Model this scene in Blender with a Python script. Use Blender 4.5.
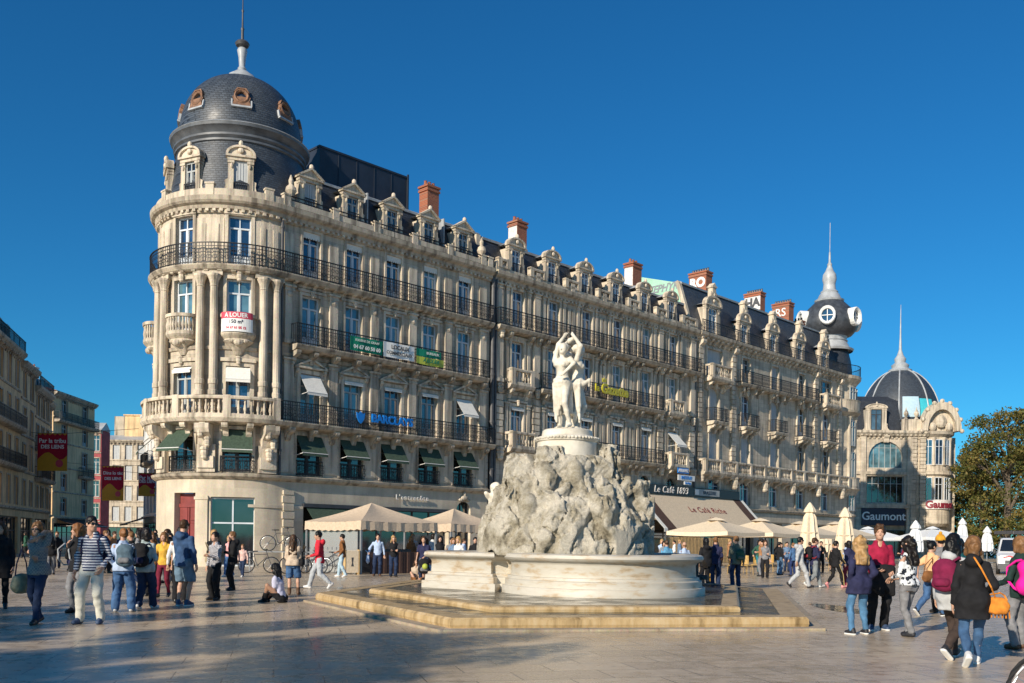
import bpy, math, random
import numpy as np
from mathutils import Vector, Matrix
PI = math.pi
R = math.radians
for o in list(bpy.data.objects):
 bpy.data.objects.remove(o)
scene = bpy.context.scene
col = scene.collection
# ---------------------------------------------------------------- camera
cam_d = bpy.data.cameras.new('camera')
cam = bpy.data.objects.new('camera', cam_d)
col.objects.link(cam)
cam.location = (0, 0, 1.5)
cam.rotation_euler = (R(90), R(-0.75), 0)
cam_d.sensor_width = 36
cam_d.lens = 950 * 36 / 1024
cam_d.shift_y = (541 - 341.5) / 1024
cam_d.clip_start = 0.2
cam_d.clip_end = 6000
scene.camera = cam
# ---------------------------------------------------------------- light
FD = Vector((927, 950, 0)).normalized()        # along the long facade
FN = Vector((FD.y, -FD.x, 0))                  # out of it, towards the square
P0 = Vector((-12.5, 49.2, 0))
FANG = math.atan2(FD.y, FD.x)
GRAZE, ELEV = R(9.5), R(23)
SH = -FD * math.cos(GRAZE) + FN * math.sin(GRAZE)
SUN = Vector((SH.x * math.cos(ELEV), SH.y * math.cos(ELEV), math.sin(ELEV)))
world = bpy.data.worlds.new('World')
scene.world = world
world.use_nodes = True
wn = world.node_tree
wn.nodes.clear()
sky = wn.nodes.new('ShaderNodeTexSky')
sky.sky_type = 'NISHITA'
sky.sun_disc = False
sky.sun_elevation = ELEV
sky.sun_rotation = math.atan2(SUN.x, SUN.y)
sky.altitude = 300
sky.air_density = 1.0
sky.dust_density = 0.25
sky.ozone_density = 4.0
gam = wn.nodes.new('ShaderNodeHueSaturation')
gam.inputs['Saturation'].default_value = 1.15
bg = wn.nodes.new('ShaderNodeBackground')
bg.inputs['Strength'].default_value = 0.075
wo = wn.nodes.new('ShaderNodeOutputWorld')
wn.links.new(sky.outputs[0], gam.inputs['Color'])
tint = wn.nodes.new('ShaderNodeMix')
tint.data_type = 'RGBA'
tint.blend_type = 'MULTIPLY'
tint.inputs[0].default_value = 1.0
tint.inputs[7].default_value = (0.30, 1.02, 1.26, 1)      # the deep polarised blue of the day
wn.links.new(gam.outputs[0], tint.inputs[6])
wn.links.new(tint.outputs[2], bg.inputs['Color'])
wn.links.new(bg.outputs[0], wo.inputs['Surface'])
sun_d = bpy.data.lights.new('sun', 'SUN')
sun_d.energy = 5.0
sun_d.angle = R(0.53)
sun_d.color = (1.0, 0.885, 0.72)
sun = bpy.data.objects.new('sun', sun_d)
col.objects.link(sun)
sun.rotation_euler = SUN.to_track_quat('Z', 'Y').to_euler()
sun.location = (-30, -40, 60)
scene.view_settings.view_transform = 'Standard'
scene.view_settings.look = 'None'
scene.view_settings.gamma = 1
scene.view_settings.exposure = 0.22
# ---------------------------------------------------------------- mesh helpers
def ident(x, y, z):
 return (x, y, z)
class MB:
 """collects shapes and links them as one mesh object"""
 def __init__(s, M=None):
  s.v = []
  s.f = []
  s.M = M or ident
 def raw(s, vs, fs, M=None):
  M = M or s.M
  n = len(s.v)
  s.v += [M(*p) for p in vs]
  s.f += [tuple(i + n for i in f) for f in fs]
 def box(s, x0, x1, y0, y1, z0, z1, M=None):
  vs = [(x, y, z) for z in (z0, z1) for y in (y0, y1) for x in (x0, x1)]
  s.raw(vs, [(0, 2, 3, 1), (4, 5, 7, 6), (0, 1, 5, 4), (2, 6, 7, 3), (0, 4, 6, 2), (1, 3, 7, 5)], M)
 def bbox(s, x0, x1, y0, y1, z0, z1, b=0.02, M=None):
  """box with its upright and top edges bevelled"""
  vs = []
  for z, q in ((z0, 0), (z1 - b, 0), (z1, b)):
   a = b + q
   vs += [(x0 + a, y0 + q, z), (x1 - a, y0 + q, z), (x1 - q, y0 + a, z), (x1 - q, y1 - a, z),
       (x1 - a, y1 - q, z), (x0 + a, y1 - q, z), (x0 + q, y1 - a, z), (x0 + q, y0 + a, z)]
  fs = [tuple(range(7, -1, -1)), tuple(range(16, 24))]
  for k in (0, 8):
   for i in range(8):
    j = (i + 1) % 8
    fs.append((k + i, k + j, k + 8 + j, k + 8 + i))
  s.raw(vs, fs, M)
 def quad(s, a, b, c, d, M=None):
  s.raw([a, b, c, d], [(0, 1, 2, 3)], M)
 def prism(s, poly, axis, lo, hi, M=None):
  """poly: 2-D points in the two other axes, swept along axis"""
  n = len(poly)
  def mk(p, h):
   if axis == 'x': return (h, p[0], p[1])
   if axis == 'y': return (p[0], h, p[1])
   return (p[0], p[1], h)
  vs = [mk(p, lo) for p in poly] + [mk(p, hi) for p in poly]
  fs = [tuple(range(n - 1, -1, -1)), tuple(range(n, 2 * n))]
  for i in range(n):
   j = (i + 1) % n
   fs.append((i, j, n + j, n + i))
  s.raw(vs, fs, M)
 def lathe(s, cx, cy, prof, n=24, a0=0, a1=2 * PI, M=None, sx=1, sy=1):
  full = abs(a1 - a0 - 2 * PI) < 1e-6
  m = n if full else n + 1
  vs = []
  for r, z in prof:
   for i in range(m):
    a = a0 + (a1 - a0) * i / n
    vs.append((cx + r * sx * math.cos(a), cy + r * sy * math.sin(a), z))
  fs = []
  for k in range(len(prof) - 1):
   for i in range(n):
    j = (i + 1) % m
    fs.append((k * m + i, k * m + j, (k + 1) * m + j, (k + 1) * m + i))
  s.raw(vs, fs, M)
 def tube(s, pts, r, n=6, M=None, closed=False):
  pts = [Vector(p) for p in pts]
  k = len(pts)
  rr = r if isinstance(r, (list, tuple)) else [r] * k
  vs = []
  up = Vector((0.3, 0.2, 1)).normalized()
  for i, p in enumerate(pts):
   if closed:
    d = pts[(i + 1) % k] - pts[i - 1]
   else:
    d = pts[min(i + 1, k - 1)] - pts[max(i - 1, 0)]
   if d.length < 1e-9: d = Vector((0, 0, 1))
   d.normalize()
   a = d.cross(up)
   if a.length < 1e-3: a = d.cross(Vector((1, 0, 0)))
   a.normalize()
   b = d.cross(a)
   for j in range(n):
    t = 2 * PI * j / n
    vs.append(tuple(p + (a * math.cos(t) + b * math.sin(t)) * rr[i]))
  fs = []
  for i in range(k if closed else k - 1):
   i2 = (i + 1) % k
   for j in range(n):
    j2 = (j + 1) % n
    fs.append((i * n + j, i * n + j2, i2 * n + j2, i2 * n + j))
  if not closed:
   fs.append(tuple(range(n - 1, -1, -1)))
   fs.append(tuple(range((k - 1) * n, k * n)))
  s.raw(vs, fs, M)
 def ring(s, c, r, rad, axis='y', n=16, m=5, M=None, a0=0, a1=2 * PI):
  pts = []
  full = abs(a1 - a0 - 2 * PI) < 1e-6
  for i in range(n if full else n + 1):
   a = a0 + (a1 - a0) * i / n
   u, w = r * math.cos(a), r * math.sin(a)
   pts.append({'y': (c[0] + u, c[1], c[2] + w), 'x': (c[0], c[1] + u, c[2] + w), 'z': (c[0] + u, c[1] + w, c[2])}[axis])
  s.tube(pts, rad, m, M, closed=full)
 def ball(s, c, r, n=10, m=6, M=None):
  r = r if isinstance(r, (tuple, list)) else (r, r, r)
  vs = [(c[0], c[1], c[2] - r[2])]
  for k in range(1, m):
   t = -PI / 2 + PI * k / m
   for i in range(n):
    a = 2 * PI * i / n
    vs.append((c[0] + r[0] * math.cos(t) * math.cos(a), c[1] + r[1] * math.cos(t) * math.sin(a), c[2] + r[2] * math.sin(t)))
  vs.append((c[0], c[1], c[2] + r[2]))
  fs = [(0, 1 + (i + 1) % n, 1 + i) for i in range(n)]
  for k in range(m - 2):
   for i in range(n):
    j = (i + 1) % n
    fs.append((1 + k * n + i, 1 + k * n + j, 1 + (k + 1) * n + j, 1 + (k + 1) * n + i))
  b = 1 + (m - 2) * n
  fs += [(b + i, b + (i + 1) % n, len(vs) - 1) for i in range(n)]
  s.raw(vs, fs, M)
 def build(s, name, mat, parent=None, smooth=False, loc=None, rz=0, mesh_only=False):
  me = bpy.data.meshes.new(name)
  me.from_pydata(s.v, [], s.f)
  if mat is not None: me.materials.append(mat)
  if smooth:
   me.polygons.foreach_set('use_smooth', [True] * len(me.polygons))
   try: me.set_sharp_from_angle(angle=R(42))
   except Exception: pass
  me.update()
  if mesh_only: return me
  return link(name, me, parent, loc, rz)
def link(name, me, parent=None, loc=None, rz=0):
 o = bpy.data.objects.new(name, me)
 col.objects.link(o)
 if parent: o.parent = parent
 if loc is not None: o.location = loc
 if rz: o.rotation_euler = (0, 0, rz)
 return o
def tag(o, label=None, cat=None, group=None, kind=None):
 if label: o['label'] = label
 if cat: o['category'] = cat
 if group: o['group'] = group
 if kind: o['kind'] = kind
 return o
def empty(name, loc, rz=0, label=None, cat=None, group=None, scale=1):
 o = bpy.data.objects.new(name, None)
 o.empty_display_size = 0.3
 col.objects.link(o)
 o.location = loc
 o.rotation_euler = (0, 0, rz)
 o.scale = (scale, scale, scale)
 return tag(o, label, cat, group)
def copy_tree(o, parent=None):
 c = o.copy()
 col.objects.link(c)
 if parent: c.parent = parent
 for ch in list(o.children): copy_tree(ch, c)
 return c
def text_mesh(name, body, size, mat, parent=None, ext=0.02, shear=0.0, bold=0.0, spacing=1.0, align='CENTER', xs=1.0):
 cu = bpy.data.curves.new(name, 'FONT')
 cu.body = body
 cu.size = size
 cu.extrude = ext
 cu.shear = shear
 cu.offset = bold
 cu.space_character = spacing
 cu.align_x = align
 cu.align_y = 'CENTER'
 cu.resolution_u = 3
 tmp = bpy.data.objects.new('tmp', cu)
 me = bpy.data.meshes.new_from_object(tmp)
 bpy.data.objects.remove(tmp)
 bpy.data.curves.remove(cu)
 me.name = name
 me.transform(Matrix.Diagonal((xs, 1, 1, 1)))
 me.transform(Matrix.Rotation(PI / 2, 4, 'X'))      # stands up and faces -Y
 me.materials.clear()
 me.materials.append(mat)
 return link(name, me, parent)
# ---------------------------------------------------------------- materials
def nodes(name):
 m = bpy.data.materials.new(name)
 m.use_nodes = True
 nt = m.node_tree
 return m, nt, nt.nodes, nt.links, nt.nodes['Principled BSDF']
def plain(name, c, rough=0.6, metal=0.0, var=0.15, scale=3.0, bump=0.0, bscale=40, spec=0.5, dirt=None):
 m, nt, N, L, b = nodes(name)
 tc = N.new('ShaderNodeTexCoord')
 no = N.new('ShaderNodeTexNoise')
 no.inputs['Scale'].default_value = scale
 no.inputs['Detail'].default_value = 5
 L.new(tc.outputs['Object'], no.inputs['Vector'])
 r = N.new('ShaderNodeValToRGB')
 d = dirt or tuple(x * (1 - var) for x in c)
 r.color_ramp.elements[0].position = 0.3
 r.color_ramp.elements[1].position = 0.7
 r.color_ramp.elements[0].color = (*d, 1)
 r.color_ramp.elements[1].color = (*[min(1, x * (1 + var * 0.6)) for x in c], 1)
 L.new(no.outputs['Fac'], r.inputs['Fac'])
 L.new(r.outputs['Color'], b.inputs['Base Color'])
 b.inputs['Roughness'].default_value = rough
 b.inputs['Metallic'].default_value = metal
 b.inputs['Specular IOR Level'].default_value = spec
 if bump:
  n2 = N.new('ShaderNodeTexNoise')
  n2.inputs['Scale'].default_value = bscale
  n2.inputs['Detail'].default_value = 6
  L.new(tc.outputs['Object'], n2.inputs['Vector'])
  bp = N.new('ShaderNodeBump')
  bp.inputs['Strength'].default_value = bump
  bp.inputs['Distance'].default_value = 0.03
  L.new(n2.outputs['Fac'], bp.inputs['Height'])
  L.new(bp.outputs['Normal'], b.inputs['Normal'])
 return m
def stone(name, c, dirt, joints=(0.9, 0.36), joint_amt=0.35, streak=0.6, bump=0.35, rough=0.85, turn=False):
 """weathered masonry: blotches, rain streaks, block joints"""
 m, nt, N, L, b = nodes(name)
 tc = N.new('ShaderNodeTexCoord')
 big = N.new('ShaderNodeTexNoise')
 big.inputs['Scale'].default_value = 0.55
 big.inputs['Detail'].default_value = 8
 big.inputs['Roughness'].default_value = 0.65
 L.new(tc.outputs['Object'], big.inputs['Vector'])
 mp = N.new('ShaderNodeMapping')
 mp.inputs['Scale'].default_value = (2.4, 2.4, 0.22)
 L.new(tc.outputs['Object'], mp.inputs['Vector'])
 st = N.new('ShaderNodeTexNoise')
 st.inputs['Scale'].default_value = 1.3
 st.inputs['Detail'].default_value = 6
 L.new(mp.outputs[0], st.inputs['Vector'])
 fine = N.new('ShaderNodeTexNoise')
 fine.inputs['Scale'].default_value = 14
 fine.inputs['Detail'].default_value = 6
 L.new(tc.outputs['Object'], fine.inputs['Vector'])
 def ramp(src, a, z):
  r = N.new('ShaderNodeMapRange')
  r.inputs['From Min'].default_value = a
  r.inputs['From Max'].default_value = z
  L.new(src, r.inputs['Value'])
  return r.outputs[0]
 def mix(fac, a, bb, blend='MIX'):
  x = N.new('ShaderNodeMix')
  x.data_type = 'RGBA'
  x.blend_type = blend
  if isinstance(fac, float): x.inputs[0].default_value = fac
  else: L.new(fac, x.inputs[0])
  for k, q in ((6, a), (7, bb)):
   if isinstance(q, tuple): x.inputs[k].default_value = (*q, 1)
   else: L.new(q, x.inputs[k])
  return x.outputs[2]
 light = tuple(min(1, v * 1.12) for v in c)
 c1 = mix(ramp(big.outputs['Fac'], 0.38, 0.66), light, tuple(v * 0.80 for v in c))
 mul = N.new('ShaderNodeMath')
 mul.operation = 'MULTIPLY'
 L.new(ramp(st.outputs['Fac'], 0.46, 0.68), mul.inputs[0])
 mul.inputs[1].default_value = streak
 c2 = mix(mul.outputs[0], c1, dirt)
 c3 = mix(0.25, c2, fine.outputs['Color'], 'OVERLAY')
 hs = N.new('ShaderNodeHueSaturation')
 hs.inputs['Saturation'].default_value = 0.95
 L.new(c3, hs.inputs['Color'])
 outc = hs.outputs[0]
 hgt = fine.outputs['Fac']
 if joints:
  mp2 = N.new('ShaderNodeMapping')
  mp2.inputs['Rotation'].default_value = (PI / 2, 0, PI / 2 if turn else 0)
  L.new(tc.outputs['Object'], mp2.inputs['Vector'])
  br = N.new('ShaderNodeTexBrick')
  br.inputs['Scale'].default_value = 1.0
  br.inputs['Brick Width'].default_value = joints[0]
  br.inputs['Row Height'].default_value = joints[1]
  br.inputs['Mortar Size'].default_value = 0.012
  br.inputs['Color1'].default_value = (1, 1, 1, 1)
  br.inputs['Color2'].default_value = (0.78, 0.78, 0.78, 1)
  br.inputs['Mortar'].default_value = (1 - joint_amt,) * 3 + (1,)
  L.new(mp2.outputs[0], br.inputs['Vector'])
  outc = mix(1.0, outc, br.outputs['Color'], 'MULTIPLY')
 L.new(outc, b.inputs['Base Color'])
 b.inputs['Roughness'].default_value = rough
 bp = N.new('ShaderNodeBump')
 bp.inputs['Strength'].default_value = bump
 bp.inputs['Distance'].default_value = 0.04
 L.new(hgt, bp.inputs['Height'])
 L.new(bp.outputs['Normal'], b.inputs['Normal'])
 return m
def slate_mat(name, c, row=0.12, rough=0.45):
 m, nt, N, L, b = nodes(name)
 tc = N.new('ShaderNodeTexCoord')
 mp = N.new('ShaderNodeMapping')
 mp.inputs['Rotation'].default_value = (PI / 2, 0, 0)
 L.new(tc.outputs['Object'], mp.inputs['Vector'])
 br = N.new('ShaderNodeTexBrick')
 br.inputs['Scale'].default_value = 1
 br.inputs['Brick Width'].default_value = 0.19
 br.inputs['Row Height'].default_value = row
 br.inputs['Mortar Size'].default_value = 0.012
 br.inputs['Color1'].default_value = (*c, 1)
 br.inputs['Color2'].default_value = (*[v * 0.6 for v in c], 1)
 br.inputs['Mortar'].default_value = (*[v * 0.3 for v in c], 1)
 L.new(mp.outputs[0], br.inputs['Vector'])
 L.new(br.outputs['Color'], b.inputs['Base Color'])
 no = N.new('ShaderNodeTexNoise')
 no.inputs['Scale'].default_value = 2.5
 L.new(tc.outputs['Object'], no.inputs['Vector'])
 mr = N.new('ShaderNodeMapRange')
 mr.inputs['To Min'].default_value = rough - 0.15
 mr.inputs['To Max'].default_value = rough + 0.2
 L.new(no.outputs['Fac'], mr.inputs['Value'])
 L.new(mr.outputs[0], b.inputs['Roughness'])
 bp = N.new('ShaderNodeBump')
 bp.inputs['Strength'].default_value = 0.6
 bp.inputs['Distance'].default_value = 0.03
 L.new(br.outputs['Fac'], bp.inputs['Height'])
 bp.invert = True
 L.new(bp.outputs['Normal'], b.inputs['Normal'])
 return m
def glass_mat(name, c, rough=0.06, spec=0.8):
 """window pane with a dark or curtained room behind it"""
 m, nt, N, L, b = nodes(name)
 tc = N.new('ShaderNodeTexCoord')
 oi = N.new('ShaderNodeObjectInfo')
 no = N.new('ShaderNodeTexNoise')
 no.inputs['Scale'].default_value = 0.9
 add = N.new('ShaderNodeVectorMath')
 L.new(tc.outputs['Object'], add.inputs[0])
 L.new(oi.outputs['Location'], add.inputs[1])
 L.new(add.outputs[0], no.inputs['Vector'])
 r = N.new('ShaderNodeValToRGB')
 r.color_ramp.elements[0].position = 0.38
 r.color_ramp.elements[1].position = 0.65
 r.color_ramp.elements[0].color = (*[v * 0.55 for v in c], 1)
 r.color_ramp.elements[1].color = (*[v * 1.35 for v in c], 1)
 L.new(no.outputs['Fac'], r.inputs['Fac'])
 L.new(r.outputs['Color'], b.inputs['Base Color'])
 b.inputs['Roughness'].default_value = rough
 b.inputs['IOR'].default_value = 1.9
 b.inputs['Specular IOR Level'].default_value = spec
 bp = N.new('ShaderNodeBump')
 bp.inputs['Strength'].default_value = 0.05
 n2 = N.new('ShaderNodeTexNoise')
 n2.inputs['Scale'].default_value = 1.2
 L.new(add.outputs[0], n2.inputs['Vector'])
 L.new(n2.outputs['Fac'], bp.inputs['Height'])
 L.new(bp.outputs['Normal'], b.inputs['Normal'])
 return m
def cloth(name, c, var=0.25, rough=0.85, pattern=None, c2=None, scale=1.0):
 m, nt, N, L, b = nodes(name)
 tc = N.new('ShaderNodeTexCoord')
 no = N.new('ShaderNodeTexNoise')
 no.inputs['Scale'].default_value = 9
 no.inputs['Detail'].default_value = 5
 L.new(tc.outputs['Object'], no.inputs['Vector'])
 r = N.new('ShaderNodeValToRGB')
 r.color_ramp.elements[0].position = 0.32
 r.color_ramp.elements[1].position = 0.68
 r.color_ramp.elements[0].color = (*[v * (1 - var) for v in c], 1)
 r.color_ramp.elements[1].color = (*[min(1, v * (1 + var)) for v in c], 1)
 L.new(no.outputs['Fac'], r.inputs['Fac'])
 out = r.outputs['Color']
 if pattern:
  x = N.new('ShaderNodeMix')
  x.data_type = 'RGBA'
  if pattern == 'stripe':
   w = N.new('ShaderNodeTexWave')
   w.bands_direction = 'Z'
   w.inputs['Scale'].default_value = scale
   w.inputs['Distortion'].default_value = 0.6
   w.inputs['Detail Scale'].default_value = 2
   src, lo, hi = w.outputs['Fac'], 0.45, 0.6
  elif pattern == 'floral':
   w = N.new('ShaderNodeTexNoise')
   w.inputs['Scale'].default_value = scale
   w.inputs['Detail'].default_value = 2
   src, lo, hi = w.outputs['Fac'], 0.5, 0.54
  else:                                            # 'band': knitted bands
   w = N.new('ShaderNodeTexChecker')
   w.inputs['Scale'].default_value = scale
   src, lo, hi = w.outputs['Fac'], 0.3, 0.7
  L.new(tc.outputs['Object'], w.inputs['Vector'])
  mr = N.new('ShaderNodeMapRange')
  mr.inputs['From Min'].default_value = lo
  mr.inputs['From Max'].default_value = hi
  L.new(src, mr.inputs['Value'])
  L.new(mr.outputs[0], x.inputs[0])
  L.new(out, x.inputs[6])
  x.inputs[7].default_value = (*c2, 1)
  out = x.outputs[2]
 L.new(out, b.inputs['Base Color'])
 b.inputs['Roughness'].default_value = rough
 b.inputs['Specular IOR Level'].default_value = 0.25
 bp = N.new('ShaderNodeBump')
 bp.inputs['Strength'].default_value = 0.5
 bp.inputs['Distance'].default_value = 0.02
 L.new(no.outputs['Fac'], bp.inputs['Height'])
 L.new(bp.outputs['Normal'], b.inputs['Normal'])
 return m
MT = {}
def build_materials():
 M = MT
 S, D_ = (0.57, 0.485, 0.37), (0.19, 0.155, 0.12)
 M['wall'] = stone('limestone_wall', S, D_)
 M['trim'] = stone('limestone_trim', (0.60, 0.51, 0.39), (0.15, 0.125, 0.095), joints=None, streak=0.8, bump=0.5)
 M['wall_warm'] = stone('bounce_warmed_wall', (0.74, 0.50, 0.25), (0.34, 0.23, 0.12), joints=None, streak=0.6)  # warm bounce light mixed into the colour, offsetting the blue skylight
 M['wall2'] = stone('limestone_wall_pale', (0.56, 0.48, 0.37), (0.20, 0.165, 0.13))
 M['wall3'] = stone('limestone_wall_buff', (0.62, 0.525, 0.40), (0.24, 0.20, 0.15))
 M['plaster'] = stone('ground_floor_stone', (0.62, 0.53, 0.40), (0.40, 0.33, 0.24), joints=(1.6, 0.8), joint_amt=0.08, streak=0.35, bump=0.12)
 M['ledge'] = stone('weathered_ledge', (0.46, 0.39, 0.295), (0.13, 0.105, 0.08), joints=None, streak=0.9, bump=0.5)
 M['lead'] = plain('lead_flashing', (0.36, 0.38, 0.40), 0.5, 0.0, 0.3, 2)
 M['zinc'] = plain('zinc_roofing', (0.40, 0.42, 0.44), 0.45, 0.0, 0.25, 1.5)
 M['slate'] = slate_mat('blue_slate', (0.066, 0.082, 0.105))
 M['slate2'] = slate_mat('dark_slate', (0.045, 0.053, 0.068), 0.15)
 M['dome_lead'] = plain('weathered_dome_lead', (0.105, 0.115, 0.13), 0.5, 0.0, 0.35, 2)
 M['dark_lead'] = plain('dark_dome_lead', (0.055, 0.062, 0.074), 0.45, 0.0, 0.4, 2.5)
 M['dull_red'] = plain('dull_red_render', (0.36, 0.075, 0.085), 0.85, 0, 0.25, 1.5)
 M['cladding'] = plain('blue_black_cladding', (0.022, 0.030, 0.048), 0.5, 0, 0.3, 1.2)
 M['iron'] = plain('black_iron', (0.020, 0.020, 0.022), 0.5, 0.3, 0.3, 5)
 M['frame'] = plain('window_paint', (0.60, 0.64, 0.68), 0.5, 0, 0.12, 3)
 M['frame_dark'] = plain('dark_window_paint', (0.05, 0.05, 0.055), 0.45, 0, 0.2, 3)
 M['frame_grey'] = plain('grey_window_paint', (0.36, 0.38, 0.38), 0.5, 0, 0.15, 3)
 M['pane'] = glass_mat('window_glass', (0.020, 0.045, 0.095))
 M['pane_teal'] = glass_mat('curtained_glass', (0.10, 0.20, 0.24))
 M['pane_dark'] = glass_mat('shop_glass', (0.014, 0.017, 0.020))
 M['pane_pale'] = glass_mat('shaded_glass', (0.07, 0.10, 0.125))
 M['shutter'] = plain('grey_shutter', (0.46, 0.48, 0.49), 0.7, 0, 0.12, 3)
 M['red_door'] = plain('dark_red_paint', (0.22, 0.035, 0.03), 0.45, 0, 0.3, 2)
 M['green_awning'] = cloth('green_canvas', (0.055, 0.085, 0.060), 0.2)
 M['white_awning'] = cloth('cream_canvas', (0.74, 0.72, 0.66), 0.08)
 M['stripe_awning'] = cloth('grey_striped_canvas', (0.70, 0.68, 0.63), 0.08)
 M['beige'] = cloth('beige_canvas', (0.62, 0.50, 0.36), 0.1)
 M['tent'] = cloth('tan_canvas', (0.56, 0.44, 0.32), 0.1)
 M['cream'] = cloth('cream_parasol_canvas', (0.72, 0.60, 0.44), 0.1)
 M['white_cloth'] = cloth('white_parasol_canvas', (0.70, 0.72, 0.74), 0.08)
 M['brown_cloth'] = cloth('dark_brown_canvas', (0.085, 0.050, 0.040), 0.2)
 M['brick'] = None
 m, nt, N, L, b = nodes('chimney_brick')
 tc = N.new('ShaderNodeTexCoord')
 br = N.new('ShaderNodeTexBrick')
 mp = N.new('ShaderNodeMapping')
 mp.inputs['Rotation'].default_value = (PI / 2, 0, 0.6)
 L.new(tc.outputs['Object'], mp.inputs['Vector'])
 L.new(mp.outputs[0], br.inputs['Vector'])
 br.inputs['Scale'].default_value = 1
 br.inputs['Brick Width'].default_value = 0.24
 br.inputs['Row Height'].default_value = 0.08
 br.inputs['Mortar Size'].default_value = 0.01
 br.inputs['Color1'].default_value = (0.36, 0.10, 0.045, 1)
 br.inputs['Color2'].default_value = (0.25, 0.065, 0.035, 1)
 br.inputs['Mortar'].default_value = (0.30, 0.20, 0.14, 1)
 L.new(br.outputs['Color'], b.inputs['Base Color'])
 b.inputs['Roughness'].default_value = 0.9
 M['brick'] = m
 M['copper'] = plain('rusty_zinc', (0.23, 0.115, 0.06), 0.7, 0, 0.5, 4, dirt=(0.12, 0.07, 0.05))
 M['white'] = plain('white_paint', (0.78, 0.78, 0.76), 0.5, 0, 0.06, 4)
 M['whitewash'] = plain('whitewashed_brick', (0.72, 0.70, 0.68), 0.9, 0, 0.25, 5, 0.3, 20)
 M['black'] = plain('black_paint', (0.018, 0.018, 0.02), 0.4, 0, 0.2, 4)
 M['darkgrey'] = plain('dark_grey_paint', (0.07, 0.07, 0.075), 0.5, 0, 0.2, 4)
 M['grey'] = plain('grey_metal', (0.30, 0.31, 0.32), 0.45, 0.3, 0.15, 4)
 M['steel'] = plain('galvanised_steel', (0.42, 0.43, 0.44), 0.35, 0.8, 0.15, 6)
 M['blue_sign'] = plain('bright_blue_letters', (0.01, 0.19, 0.62), 0.4, 0, 0.1, 4)
 M['yellow_sign'] = plain('yellow_letters', (0.50, 0.44, 0.03), 0.4, 0, 0.1, 4)
 M['navy'] = plain('navy_panel', (0.012, 0.018, 0.045), 0.4, 0, 0.2, 4)
 M['red'] = plain('red_print', (0.55, 0.02, 0.03), 0.5, 0, 0.1, 4)
 M['maroon'] = plain('maroon_print', (0.22, 0.015, 0.03), 0.6, 0, 0.1, 4)
 M['pinkred'] = plain('pink_red_print', (0.60, 0.06, 0.10), 0.6, 0, 0.1, 4)
 M['banner_red'] = cloth('red_banner_cloth', (0.42, 0.012, 0.035), 0.12)
 M['ochre'] = plain('ochre_print', (0.60, 0.30, 0.02), 0.6, 0, 0.1, 4)
 M['green_banner'] = cloth('green_banner_cloth', (0.006, 0.19, 0.12), 0.1)
 M['lime'] = plain('lime_print', (0.40, 0.46, 0.06), 0.6, 0, 0.1, 3)
 M['mint'] = plain('mint_painted_gable', (0.36, 0.62, 0.46), 0.8, 0, 0.18, 2)
 M['turquoise'] = plain('turquoise_spray', (0.05, 0.50, 0.60), 0.7, 0, 0.1, 3)
 M['paleblue'] = plain('pale_blue_spray', (0.42, 0.58, 0.68), 0.7, 0, 0.1, 3)
 M['slatwood'] = plain('pale_wood_slats', (0.52, 0.36, 0.17), 0.6, 0, 0.3, 6)
 M['rattan'] = plain('yellow_rattan', (0.48, 0.30, 0.09), 0.55, 0, 0.3, 12)
 M['statue'] = plain('statue_marble', (0.74, 0.69, 0.59), 0.55, 0, 0.14, 2.6, 0.2, 22, dirt=(0.50, 0.45, 0.36))
 M['rubber'] = plain('black_rubber', (0.012, 0.012, 0.013), 0.7, 0, 0.2, 8)
 M['bark'] = plain('tree_bark', (0.13, 0.10, 0.07), 0.9, 0, 0.4, 5, 0.6, 12)
 M['hair_brown'] = cloth('brown_hair', (0.055, 0.028, 0.014), 0.5, 0.5)
 M['hair_dark'] = cloth('dark_hair', (0.012, 0.009, 0.008), 0.4, 0.45)
 M['hair_black'] = cloth('black_hair', (0.006, 0.006, 0.007), 0.3, 0.45)
 M['hair_blond'] = cloth('blond_hair', (0.36, 0.22, 0.095), 0.35, 0.5)
 M['hair_light'] = cloth('light_brown_hair', (0.17, 0.085, 0.035), 0.4, 0.5)
 M['hair_auburn'] = cloth('auburn_hair', (0.20, 0.085, 0.03), 0.4, 0.5)
 for nme, c in (('skin', (0.50, 0.29, 0.20)), ('skin_tan', (0.38, 0.21, 0.135)), ('skin_dark', (0.10, 0.052, 0.034))):
  m = plain(nme, c, 0.5, 0, 0.12, 7)
  b = m.node_tree.nodes['Principled BSDF']
  b.inputs['Subsurface Weight'].default_value = 0.1
  b.inputs['Subsurface Radius'].default_value = (0.02, 0.008, 0.004)
  M[nme] = m
build_materials()
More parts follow.
